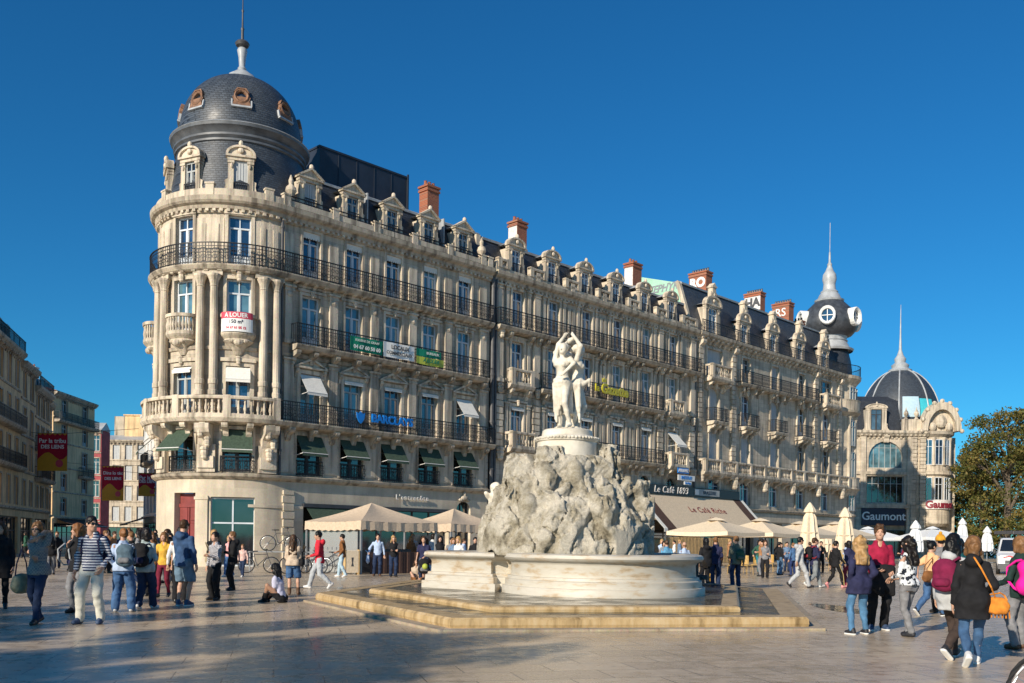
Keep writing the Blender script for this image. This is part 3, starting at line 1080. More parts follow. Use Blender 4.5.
# ---------------------------------------------------------------- the long block: three buildings in a row
def dormer(b, P, t, z0, w=1.4, hw=1.75, kind='tri', d=-0.15, deep=1.5, frame='frame_grey', pane='pane_dark', wstyle='plain', rail=True):
 """stone dormer with pediment, side scrolls and lead roof; its window is a part of the building"""
 m = MB()
 ow = w * 0.56
 j = (w - ow) / 2
 for sx in (-1, 1):
  a, c = sorted((sx * ow / 2, sx * w / 2))
  m.box(a, c, 0, 0.28, 0, hw)
  m.box(a - 0.03, c + 0.03, -0.05, 0.30, hw - 0.16, hw - 0.03)
  m.box(a - 0.03, c + 0.03, -0.05, 0.30, 0, 0.22)
  # scroll beside the jamb
  x0 = sx * w / 2
  pts = [(x0, 0), (x0 + sx * 0.42, 0), (x0 + sx * 0.40, 0.18), (x0 + sx * 0.22, 0.34), (x0 + sx * 0.12, 0.7), (x0 + sx * 0.16, 0.95), (x0, 1.05)]
  if sx < 0: pts = pts[::-1]
  m.prism(pts, 'y', 0.06, 0.26)
  a, c = sorted((sx * (w / 2 - 0.06), sx * (w / 2 - 0.0)))
  m.box(a, c, 0.28, deep, 0.0, hw)
 m.box(-w / 2 - 0.04, w / 2 + 0.04, -0.03, 0.3, hw, hw + 0.16)
 m.box(-w / 2 - 0.12, w / 2 + 0.12, -0.12, 0.3, hw + 0.16, hw + 0.26)
 z = hw + 0.26
 if kind == 'tri':
  poly = [(-w / 2 - 0.12, z), (w / 2 + 0.12, z), (0, z + 0.46)]
  m.prism(poly, 'y', -0.02, 0.3)
  m.prism([(-w / 2 - 0.16, z), (-w / 2 + 0.02, z), (0.0, z + 0.42), (0, z + 0.54)], 'y', -0.14, 0.3)
  m.prism([(w / 2 + 0.16, z), (0, z + 0.54), (0.0, z + 0.42), (w / 2 - 0.02, z)], 'y', -0.14, 0.3)
  m.ball((0, -0.06, z + 0.55), (0.14, 0.12, 0.16), 8, 6)
 else:
  rr = w / 2 + 0.12
  hh = 0.5 if kind == 'round' else 0.75
  arc = [(-rr * math.cos(PI * i / 12), z + hh * math.sin(PI * i / 12)) for i in range(13)]
  m.prism(arc[::-1], 'y', -0.02, 0.3)
  inn = [(x * 0.84, z + (q - z) * 0.8) for x, q in arc]
  for i in range(12):
   m.prism([arc[i], inn[i], inn[i + 1], arc[i + 1]], 'y', -0.13, 0.0)
  m.ball((0, -0.08, z + hh * 0.45), (0.16, 0.1, 0.14), 8, 6)
  m.ball((0, -0.04, z + hh + 0.08), (0.12, 0.12, 0.18), 8, 6)
  if kind == 'tall':
   m.box(-0.24, 0.24, -0.1, 0.4, z + hh - 0.06, z + hh + 0.7)
   m.box(-0.34, 0.34, -0.16, 0.46, z + hh + 0.7, z + hh + 0.82)
   m.prism([(-0.3, z + hh + 0.82), (0.3, z + hh + 0.82), (0, z + hh + 1.1)], 'y', -0.12, 0.4)
   for sx in (-1, 1):
    m.ball((sx * 0.33, 0.05, z + hh + 0.16), (0.18, 0.16, 0.26), 8, 6)
 # carved swags
 for sx in (-1, 1):
  m.ball((sx * w * 0.36, -0.04, hw - 0.3), (0.07, 0.06, 0.13), 6, 5)
 o = m.build('dormer', MT['trim'], b)
 at_path(o, P, t, d, z0)
 rf = MB()
 rf.prism([(-w / 2 - 0.1, z - 0.02), (0, z + 0.40), (w / 2 + 0.1, z - 0.02)], 'y', 0.3, deep + 0.9)
 r = rf.build('dormer_roof', MT['lead'], o)
 if rail:
  q = MB()
  for k in range(8):
   x = -ow / 2 + ow * k / 7
   q.box(x - 0.012, x + 0.012, -0.06, -0.035, 0.05, 0.85)
  q.box(-ow / 2, ow / 2, -0.07, -0.03, 0.82, 0.87)
  q.box(-ow / 2, ow / 2, -0.07, -0.03, 0.08, 0.11)
  q.build('dormer_railing', MT['iron'], o)
 window(b, P, t, z0 + 0.05, ow, hw - 0.07, wstyle, frame, pane, d=d - 0.16, name='dormer_window')
 return o
def chimney(b, P, t, d, z0, z1, wt, wd, mat='brick', pots=4, face=None):
 m = MB()
 x, y, _ = P(t, d, 0)
 m.box(-wt / 2, wt / 2, -wd / 2, wd / 2, 0, z1 - z0 - 0.25)
 m.box(-wt / 2 - 0.06, wt / 2 + 0.06, -wd / 2 - 0.06, wd / 2 + 0.06, z1 - z0 - 0.5, z1 - z0 - 0.36)
 m.box(-wt / 2 - 0.08, wt / 2 + 0.08, -wd / 2 - 0.08, wd / 2 + 0.08, z1 - z0 - 0.25, z1 - z0 - 0.12)
 o = m.build('chimney', MT[mat], b)
 o.location = (x, y, z0)
 bs = MB()
 bs.box(-wt / 2 - 0.05, wt / 2 + 0.05, -wd / 2 - 0.05, wd / 2 + 0.05, -0.3, 0.55)
 bs.build('chimney_base', MT['ledge'], o)
 c = MB()
 n = pots
 for i in range(n):
  yy = -wd / 2 + wd * (i + 0.5) / n if wd > wt else 0
  xx = 0 if wd > wt else -wt / 2 + wt * (i + 0.5) / n
  c.lathe(xx, yy, [(0.10, z1 - z0 - 0.13), (0.12, z1 - z0 - 0.1), (0.09, z1 - z0 + 0.16), (0.12, z1 - z0 + 0.2), (0.04, z1 - z0 + 0.2)], 8)
 c.build('chimney_pots', MT['darkgrey'] if pots > 3 else MT['brick'], o)
 if face:
  tx = text_mesh('graffiti', face[0], face[1], MT[face[2]], o, ext=0.004, bold=0.03)
  tx.location = (-wt / 2 - 0.006, 0, (z1 - z0) * 0.52)
  tx.rotation_euler = (0, 0, -PI / 2)
 return o
CORN = [(0, 17.95), (0.10, 17.95), (0.12, 18.1), (0.22, 18.14), (0.26, 18.3), (0.42, 18.38), (0.5, 18.48), (0.52, 18.7), (0.44, 18.74), (-0.5, 18.74), (-0.5, 17.95)]
def slab(m, t0, t1, d, ztop, th=0.24):
 m.ledge(t0, t1, [(0, ztop - th - 0.1), (d * 0.7, ztop - th - 0.06), (d - 0.06, ztop - th), (d, ztop - th * 0.6), (d + 0.05, ztop - 0.06), (d + 0.05, ztop), (0, ztop)])
def balcony(b, P, t0, t1, d, z, kind, h=1.06, mat='trim', consoles=None, off=None, pitch=0.14):
 """stone slab with brackets is the part; railing or balustrade its sub-part"""
 m = FB(P)
 slab(m, t0, t1, d, z)
 for c in consoles or []:
  m.console(c, 0.26, d * 0.92, z - 0.95, z - 0.3)
 o = m.build('balcony', MT[mat], b)
 r = FB(P)
 if kind == 'iron':
  r.railing(t0 + 0.04, t1 - 0.04, d - 0.04, z, h, pitch)
  r.build('railing', MT['iron'], o)
 else:
  r.balustrade(t0 + 0.1, t1 - 0.1, d - 0.13, z, h)
  r.build('balustrade', MT[mat], o)
 return o
def tub_balcony(b, P, t, z, w=1.75, d=0.78, h=1.05):
 """rounded stone balcony on a carved corbel"""
 m = MB()
 n = 14
 def arc(rx, ry): return [(-rx * math.cos(PI * i / n), -ry * math.sin(PI * i / n) ** 0.8) for i in range(n + 1)]
 rings = [(0.18, 0.12, -0.95), (0.30, 0.22, -0.78), (0.42, 0.40, -0.6), (0.62, 0.55, -0.45), (0.86, 0.78, -0.28), (0.80, 0.74, -0.2), (0.95, 0.92, -0.06), (1, 1, 0.02), (1, 1, 0.16), (0.94, 0.94, 0.2)]
 V, F = [], []
 for a, c, zz in rings:
  V += [(x, y, zz) for x, y in arc(a * w / 2, c * d)]
 for k in range(len(rings) - 1):
  for i in range(n):
   q = k * (n + 1) + i
   F.append((q, q + 1, q + n + 2, q + n + 1))
 F.append(tuple(range((len(rings) - 1) * (n + 1), len(rings) * (n + 1))))
 m.raw(V, F)
 rim = arc(w / 2 * 0.95, d * 0.95)
 for z0, z1, s0, s1 in ((h - 0.16, h, 0.85, 1.04),):
  o_, i_ = arc(w / 2 * s1, d * s1), arc(w / 2 * s0, d * s0)
  V = [(x, y, z) for z in (z0, z1) for x, y in o_] + [(x, y, z) for z in (z0, z1) for x, y in i_]
  k = n + 1
  F = []
  for i in range(n):
   F += [(i, i + 1, k + i + 1, k + i), (2 * k + i, 3 * k + i, 3 * k + i + 1, 2 * k + i + 1),
      (k + i, k + i + 1, 3 * k + i + 1, 3 * k + i), (i, 2 * k + i, 2 * k + i + 1, i + 1)]
  m.raw(V, F)
 for i in range(0, n + 1):
  x, y = rim[i]
  m.lathe(x * 0.96, y * 0.96, [(0.06, 0.18), (0.045, 0.28), (0.08, 0.48), (0.04, 0.74), (0.06, h - 0.15)], 6)
 m.ball((0, -d * 0.62, -0.38), (0.26, 0.2, 0.18), 9, 6)
 m.ball((-0.32, -d * 0.55, -0.3), (0.16, 0.16, 0.12), 8, 5)
 m.ball((0.32, -d * 0.55, -0.3), (0.16, 0.16, 0.12), 8, 5)
 o = m.build('balcony', MT['trim'], b)
 at_path(o, P, t, 0.0, z)
 return o
def corner_building():
 P = Path(7.0, 0.35, 4.126, R(125))
 b = empty('corner_building', P0 + FD * 7.0, FANG, 'domed corner apartment block with a round slate tower at the left end of the row', 'building')
 TA = P.t_at
 bays = [TA(-29.5), TA(-70.3), TA(-111)]
 fac = [2.25 + 2.79 * i for i in range(5)]
 tl = P.T0 - P.r * P.amax
 left = [tl - 1.9 - 2.8 * k for k in range(3)]
 t0, t1 = tl - 9.5, 15.62
 holes = []
 for t in fac + left:
  holes += [(t - 0.78, t + 0.78, 4.86, 6.95), (t - 0.62, t + 0.62, 7.66, 10.25), (t - 0.58, t + 0.58, 11.76, 14.40), (t - 0.55, t + 0.55, 15.36, 17.82)]
 for t in bays:
  holes += [(t - 0.72, t + 0.72, 4.86, 7.0), (t - 0.58, t + 0.58, 7.66, 10.2), (t - 0.60, t + 0.60, 11.76, 14.62), (t - 0.56, t + 0.56, 15.36, 17.85)]
 w = FB(P)
 w.wall(t0, t1, 4.67, 18.5, holes, 0.32)
 o = w.build('wall', MT['wall'], b)
 # ground floor in smooth stone
 gholes = [(TA(-68) - 0.68, TA(-68) + 0.68, 0.02, 3.75), (TA(-32) - 1.1, TA(-32) + 1.1, 0.02, 3.55), (1.95, 12.35, 0.02, 3.3), (12.95, 14.15, 0.02, 3.9), (tl - 6.5, tl - 1.0, 0.02, 3.4)]
 gw = FB(P)
 gw.wall(t0, t1, 0, 4.67, gholes, 0.45)
 gw.arch(13.55, 1.2, 3.3, 3.9, -0.02, 0.003)
 gw.quoin(0.98, 0.62, 0.0, 4.0, 0.12, 0.42)
 gw.fbox(-1.2, 1.9, 0, 0.05, 3.05, 3.2)
 gw.fbox(TA(-58), TA(-49), 0, 0.1, 0, 3.6)
 gw.fbox(TA(-58.5), TA(-48.5), 0, 0.15, 3.4, 3.55)
 gw.fbox(t0, t1, 0, 0.06, 0, 0.0)
 gw.build('ground_floor', MT['plaster'], b)
 # ledges and cornice
 L = FB(P)
 L.ledge(t0, t1, [(0, 4.45), (0.1, 4.48), (0.26, 4.6), (0.3, 4.72), (0, 4.8)])
 L.ledge(t0, t1, CORN)
 L.ledge(t0, t1, [(0, 11.0), (0.08, 11.03), (0.12, 11.2), (0, 11.2)])
 L.ledge(t0, t1, [(0, 14.75), (0.12, 14.78), (0.16, 14.9), (0, 14.95)])
 L.build('cornice', MT['ledge'], b)
 # carved trim
 m = FB(P)
 for t in fac + left:
  m.surround(t, 1.24, 7.66, 10.25, 0.09, 0.2)
  m.pediment(t, 2.0, 10.52, 0.6, 0.26)
  for sx in (-1, 1): m.console(t + sx * 0.86, 0.18, 0.22, 10.0, 10.5)
  m.surround(t, 1.16, 11.76, 14.40, 0.09, 0.16)
  m.surround(t, 1.1, 15.36, 17.82, 0.07, 0.14)
  m.fbox(t - 0.9, t + 0.9, 0, 0.14, 14.58, 14.72)
  m.head(t, 0.16, 14.5, 0.12)
  m.surround(t, 1.56, 4.86, 6.95, 0.05, 0.14)
 mids = [(fac[i] + fac[i + 1]) / 2 for i in range(4)] + [0.86, 14.95]
 for t in mids:
  m.pilaster(t, 0.52, 11.7, 14.75, 0.16)
  m.pilaster(t, 0.56, 7.6, 10.95, 0.17)
  m.fbox(t - 0.3, t + 0.3, 0, 0.08, 15.5, 17.5)
  m.fbox(t - 0.42, t + 0.42, 0, 0.05, 5.0, 7.0)
  m.ball(P(t, 0.1, 14.3), (0.24, 0.16, 0.2), 8, 5, M=ident)
  for k in range(4): m.fbox(t - 0.62, t + 0.62, 0, 0.035, 4.95 + k * 0.52, 5.38 + k * 0.52)
 n = int((15.3 - tl) / 0.62)
 for i in range(n):                                         # little blocks under the top balcony and the cornice
  t = tl + (i + 0.5) * (15.3 - tl) / n
  m.console(t, 0.2, 0.42, 14.72, 15.02)
 n = int((15.3 - tl) / 0.34)
 for i in range(n):
  t = tl + (i + 0.5) * (15.3 - tl) / n
  m.fbox(t - 0.08, t + 0.08, 0, 0.24, 18.0, 18.13)
 for t in bays:
  m.surround(t, 1.2, 11.76, 14.62, 0.12, 0.16)
  m.surround(t, 1.12, 15.36, 17.85, 0.10, 0.16)
  m.surround(t, 1.16, 7.66, 10.2, 0.10, 0.2)
  m.fbox(t - 0.85, t + 0.85, 0, 0.2, 10.42, 10.6)
  m.head(t, 0.18, 10.5, 0.13)
  m.head(t, 0.2, 14.75, 0.16)
  m.pediment(t, 1.5, 17.9, 0.3, 0.16, True)
  m.surround(t, 1.44, 4.86, 7.0, 0.08, 0.16)
 for a in (-9, -50, -91):
  t = TA(a)
  for s_ in (-0.33, 0.33):
   m.column(t + s_, 0.21, 7.6, 14.75, 0.30)
   m.fbox(t + s_ - 0.13, t + s_ + 0.13, 0, 0.10, 15.5, 17.4)
  m.fbox(t - 0.72, t + 0.72, 0, 0.34, 14.73, 15.0)
  m.fbox(t - 0.72, t + 0.72, 0, 0.06, 15.4, 17.7)
  m.fbox(t - 0.45, t + 0.45, 0, 0.24, 4.8, 6.2)
  m.fbox(t - 0.40, t + 0.40, 0, 0.34, 5.0, 5.6)
  m.console(t, 0.62, 0.86, 5.9, 7.2)
  m.head(t - 0.12, 0.62, 6.85, 0.2)
  m.head(t + 0.16, 0.48, 6.3, 0.16)
  m.head(t, 0.42, 5.75, 0.2)
 for t in mids: m.console(t, 0.36, 0.62, 6.75, 7.3)
 m.build('carved_trim', MT['trim'], b)
 # balconies
 balcony(b, P, tl - 0.4, TA(-3), 0.82, 7.55, 'stone', 1.05, consoles=[TA(a) for a in (-9, -22, -37, -50, -63, -78, -91, -105)])
 balcony(b, P, TA(-3) + 0.03, 15.55, 0.75, 7.55, 'iron', 1.05, 'ledge', consoles=mids + fac)
 balcony(b, P, 0.95, 14.95, 0.72, 11.65, 'iron', 1.1, 'ledge', consoles=mids[:4] + [1.15, 14.7] + fac)
 balcony(b, P, tl - 9.0, 15.55, 0.52, 15.25, 'iron', 1.1, 'ledge')
 for t in bays: tub_balcony(b, P, t, 11.72)
 # guards in the low windows
 for i, t in enumerate(fac + bays):
  r = FB(P)
  r.railing(t - 0.8, t + 0.8, 0.12, 4.82, 0.82, 0.16, True, True)
  r.build('window_guard', MT['iron'], b)
 # joinery
 for t in fac + left:
  window(b, P, t, 4.86, 1.56, 2.09, 'plain', 'frame_dark', 'pane_dark')
  window(b, P, t, 7.66, 1.24, 2.59, 'french', 'frame_grey', 'pane')
  window(b, P, t, 11.76, 1.16, 2.64, 'french', 'frame', 'pane_teal')
  window(b, P, t, 15.36, 1.10, 2.46, 'french', 'frame', 'pane')
 for t in bays:
  window(b, P, t, 4.86, 1.44, 2.14, 'plain', 'frame_dark', 'pane_dark')
  window(b, P, t, 7.66, 1.16, 2.54, 'french', 'frame_grey', 'pane')
  window(b, P, t, 11.76, 1.20, 2.86, 'french', 'frame', 'pane_teal')
  window(b, P, t, 15.36, 1.12, 2.49, 'french', 'frame', 'pane')
 # blinds
 for i, t in enumerate(fac):
  awning(b, P, t, 6.95, 1.6, 1.1, 0.62, 'green_awning')
  if i in (0, 4): awning(b, P, t, 10.2, 1.26, 1.15, 0.75, 'stripe_awning')
  else: awning(b, P, t, 10.26, 1.24, 0.26, 0.14, 'white_awning')
  m2 = MB()                                              # scalloped pelmet over the top windows
  for k in range(7):
   x = -0.55 + 1.1 * (k + 0.5) / 7
   m2.prism([(x - 0.078, 0.34), (x - 0.078, 0.08), (x - 0.04, 0.0), (x + 0.04, 0.0), (x + 0.078, 0.08), (x + 0.078, 0.34)], 'y', -0.03, 0)
  pl = m2.build('pelmet', MT['white_awning'], b)
  at_path(pl, P, t, -0.05, 17.48)
 for i, t in enumerate(bays):
  awning(b, P, t, 6.95, 1.5, 1.15, 1.0 if i else 0.35, 'green_awning')
  awning(b, P, t, 10.15, 1.2, 0.8 if i == 0 else 0.3, 0.4 if i == 0 else 0.15, 'white_awning')
 # mansard and parapet
 r = FB(P)
 r.ledge(1.2, t1, [(-0.3, 18.7), (-1.15, 21.15), (-1.3, 21.2), (-9, 22.1), (-9, 18.7)])
 r.ledge(t0, tl + 0.5, [(-0.3, 18.7), (-1.15, 21.15), (-1.3, 21.2), (-4, 21.6), (-4, 18.7)])
 rf = r.build('roof', MT['slate2'], b)
 rd = FB(P)
 rd.ledge(1.2, t1, [(-1.05, 21.1), (-1.02, 21.22), (-1.2, 21.32), (-1.45, 21.25)])
 for t in (3.6, 6.3, 9.2, 12.1): rd.fbox(t - 0.04, t + 0.04, -1.1, -0.5, 18.8, 21.2) if t in (6.3, 12.1) else None
 rd.build('ridge_flashing', MT['lead'], rf)
 pp = FB(P)
 pp.fbox(t0, t1, 0.02, 0.22, 18.74, 19.14)
 pts = [bays[0] + 1.4, bays[0] - 1.45, bays[1] - 1.45, 0.6] + [f + 1.4 for f in fac] + [15.4]
 for t in pts:
  pp.fbox(t - 0.2, t + 0.2, -0.02, 0.26, 18.74, 19.36)
  pp.fbox(t - 0.24, t + 0.24, -0.05, 0.29, 19.36, 19.44)
 for t in (1.0, 14.9):                                      # urn finials
  x, y, _ = P(t, -0.1, 0)
  pp.lathe(x, y, [(0.28, 18.74), (0.28, 19.3), (0.1, 19.4), (0.3, 19.75), (0.26, 19.95), (0.1, 20.1), (0.14, 20.3), (0.03, 20.6)], 10, M=ident)
 pp.build('parapet', MT['trim'], b)
 gr = FB(P)
 gr.railing(0.5, 15.5, 0.2, 18.74, 0.66, 0.6, False, False)
 gr.build('roof_railing', MT['iron'], b)
 for i, t in enumerate(fac):
  dormer(b, P, t, 18.8, 1.35, 1.75, 'tri', rail=True, frame='shutter' if i == 0 else 'frame_grey', wstyle='shutter' if i == 0 else 'plain')
 for i, t in enumerate(bays + [TA(-152)]):
  dormer(b, P, t, 18.8, 1.25, 2.0, 'round', d=-0.3, frame='shutter' if i == 0 else 'frame_grey', wstyle='shutter' if i == 0 else 'plain')
 # round tower roof
 cx, cy = P.T0 - P.off, P.r
 dr = MB()
 dr.lathe(cx, cy, [(4.0, 18.6), (3.82, 19.2), (3.66, 20.2), (3.5, 21.2), (3.36, 21.95)], 48)
 dr.build('tower_drum', MT['slate'], b, smooth=True)
 nk = MB()
 nk.lathe(cx, cy, [(3.3, 21.9), (3.46, 21.98), (3.46, 22.08), (3.38, 22.12), (3.52, 22.24), (3.52, 22.34), (3.4, 22.4), (3.56, 22.62), (3.68, 22.7), (3.70, 22.82), (3.6, 22.92), (3.34, 23.05), (3.2, 23.15)], 48)
 nk.build('tower_cornice', MT['dome_lead'], b, smooth=True)
 dm = MB()
 dm.lathe(cx, cy, [(3.26 * math.cos(u) ** 0.84, 23.1 + 3.5 * math.sin(u) ** 0.97) for u in [PI / 2 * k / 16 for k in range(16)]] + [(0.25, 26.62)], 48)
 do = dm.build('dome', MT['slate'], b, smooth=True)
 rg = MB()
 rg.lathe(cx, cy, [(3.69, 22.82), (3.73, 22.85), (3.69, 22.89)], 48)
 for a in (20,):
  pass
 rg.build('dome_gutter', MT['lead'], do, smooth=True)
 fi = MB()
 fi.lathe(cx, cy, [(1.05, 26.38), (0.98, 26.56), (0.82, 26.66), (0.74, 26.84), (0.5, 27.0), (0.36, 27.12), (0.2, 27.2), (0.24, 27.3), (0.16, 27.42), (0.2, 27.9), (0.28, 28.3), (0.22, 28.42), (0.12, 28.48)], 16)
 fo = fi.build('finial', MT['zinc'], do, smooth=True)
 fi = MB()
 fi.lathe(cx, cy, [(0.1, 28.45), (0.34, 28.55), (0.4, 28.68), (0.3, 28.8), (0.08, 28.86), (0.07, 29.4), (0.1, 29.5), (0.05, 29.6), (0.04, 30.4), (0.07, 30.5), (0.03, 30.6), (0.012, 33.4)], 12)
 fi.build('lightning_rod', MT['darkgrey'], do, smooth=True)
 for k in range(8):                                         # oculi round the dome
  a = R(-90 - 29.5 + 45 * k)
  mo = MB()
  n = 12
  def put(r0, y0, r1, y1):
   V = [(r * math.cos(2 * PI * i / n), y, r * math.sin(2 * PI * i / n) + 0.05) for r, y in ((r0, y0), (r1, y1)) for i in range(n)]
   mo.raw(V, [(i, (i + 1) % n, n + (i + 1) % n, n + i) for i in range(n)])
  put(0.52, 0.3, 0.52, -0.1); put(0.52, -0.1, 0.44, -0.16); put(0.44, -0.16, 0.34, -0.08); put(0.34, -0.08, 0.30, 0.1)
  mo.prism([(-0.62, -0.62), (0.62, -0.62), (0.5, -0.3), (0.6, 0.0), (-0.6, 0.0), (-0.5, -0.3)], 'y', -0.08, 0.5)
  mo.prism([(-0.5, 0.28), (-0.3, 0.62), (0.3, 0.62), (0.5, 0.28), (0.4, 0.36), (0.2, 0.56), (-0.2, 0.56), (-0.4, 0.36)], 'y', -0.14, 0.4)
  oc = mo.build('oculus', MT['copper'], b)
  rr = 3.12
  oc.location = (cx + rr * math.cos(a), cy + rr * math.sin(a), 24.35)
  oc.rotation_euler = (R(-12), 0, a + PI / 2)
  oc.scale = (0.76, 0.76, 0.8)
  pn = MB()
  pn.raw([(0, 0.06, 0.05)] + [(0.34 * math.cos(2 * PI * i / n), 0.06, 0.34 * math.sin(2 * PI * i / n) + 0.05) for i in range(n)], [(0, i + 1, (i + 1) % n + 1) for i in range(n)])
  pn.build('pane', MT['pane_dark'], oc)
  bs = MB()
  bs.box(-0.68, 0.68, -0.1, 0.5, -0.74, -0.62)
  bs.box(-0.7, -0.6, -0.06, 0.5, -0.62, -0.2)
  bs.box(0.6, 0.7, -0.06, 0.5, -0.62, -0.2)
  bs.build('lead_apron', MT['zinc'], oc)
 # upper hall behind the mansard
 hb = MB()
 hb.box(6.05 - 7, 12.85 - 7, 5.0, 10.5, 21.0, 25.0)
 hb.box(6.0 - 7, 12.9 - 7, 4.95, 10.55, 25.0, 25.12)
 hb.box(12.78 - 7, 12.88 - 7, 4.9, 5.0, 21.0, 25.25)
 for k in range(5): hb.box(6.05 - 7 + k * 1.36, 6.08 - 7 + k * 1.36, 4.97, 5.0, 21, 25)
 hb.build('roof_extension', MT['cladding'], b)
 chimney(b, P, 13.0, -3, 21.3, 24.1, 0.95, 0.8, 'brick', 3)
 # street doors and shopfronts
 d = MB()
 d.box(-0.68, 0.68, 0, 0.08, 0, 3.7)
 for sx in (-1, 1):
  for z in (0.25, 1.35, 2.35): d.bbox(min(sx * 0.08, sx * 0.6), max(sx * 0.08, sx * 0.6), -0.05, 0.0, z, z + 0.85, 0.02)
 d.box(-0.04, 0.04, -0.06, 0, 0, 3.0)
 d.box(-0.66, 0.66, -0.09, 0, 3.02, 3.2)
 do_ = d.build('door', MT['red_door'], b)
 at_path(do_, P, TA(-68), -0.42, 0)
 h = MB()
 h.ball((0.1, -0.11, 1.2), 0.045, 8, 6)
 h.build('door_knob', MT['steel'], do_)
 window(b, P, TA(-32), 0.02, 2.2, 3.5, 'shop', 'frame', 'pane_dark', d=-0.34, name='shop_window')
 window(b, P, 7.15, 0.02, 10.4, 3.25, 'shop', 'frame_dark', 'pane_dark', d=-0.4, name='shop_window')
 window(b, P, 13.55, 0.02, 1.2, 3.9, 'plain', 'frame_dark', 'pane_dark', d=-0.35, name='shop_window')
 window(b, P, tl - 3.75, 0.02, 5.5, 3.35, 'shop', 'frame_dark', 'pane_dark', d=-0.3, name='shop_window')
 rb = FB(P)
 rb.fbox(1.9, 12.4, 0.02, 0.16, 3.16, 3.36)
 rb.build('shutter_box', MT['frame_dark'], b)
 awning(b, P, 3.6, 3.2, 3.0, 1.0, 0.9, 'green_awning')
 sc = MB()                                                   # carved crest over the arch
 sc.ball((0, -0.1, 0.12), (0.32, 0.12, 0.16), 9, 6); sc.ball((-0.3, -0.06, 0), (0.2, 0.1, 0.1), 8, 5); sc.ball((0.3, -0.06, 0), (0.2, 0.1, 0.1), 8, 5); sc.ball((0, -0.08, 0.34), (0.12, 0.1, 0.18), 8, 5)
 so = sc.build('carved_crest', MT['trim'], b)
 at_path(so, P, 13.55, 0.02, 4.0)
 # rainwater pipes
 for t, r_ in ((15.74, 0.13), (0.37, 0.07)):
  pm = FB(P)
  x, y, _ = P(t, 0.16, 0)
  pm.lathe(x, y, [(r_, 4.8), (r_, 18.2)], 8, M=ident)
  for z in (6, 9, 12, 15.2, 17.6): pm.lathe(x, y, [(r_ + 0.03, z), (r_ + 0.03, z + 0.12)], 8, M=ident)
  pm.build('drainpipe', MT['darkgrey'], b)
 # unseen far walls, added to block the sun and shade the cinema
 bk = MB()
 bk.box(-5.0, 8.55, 12.0, 12.3, 0, 22)
 bk.box(8.2, 8.56, 0.9, 12.0, 0, 21.1)
 bk.build('added_rear_wall', MT['plaster'], b)
 return P
PA = corner_building()
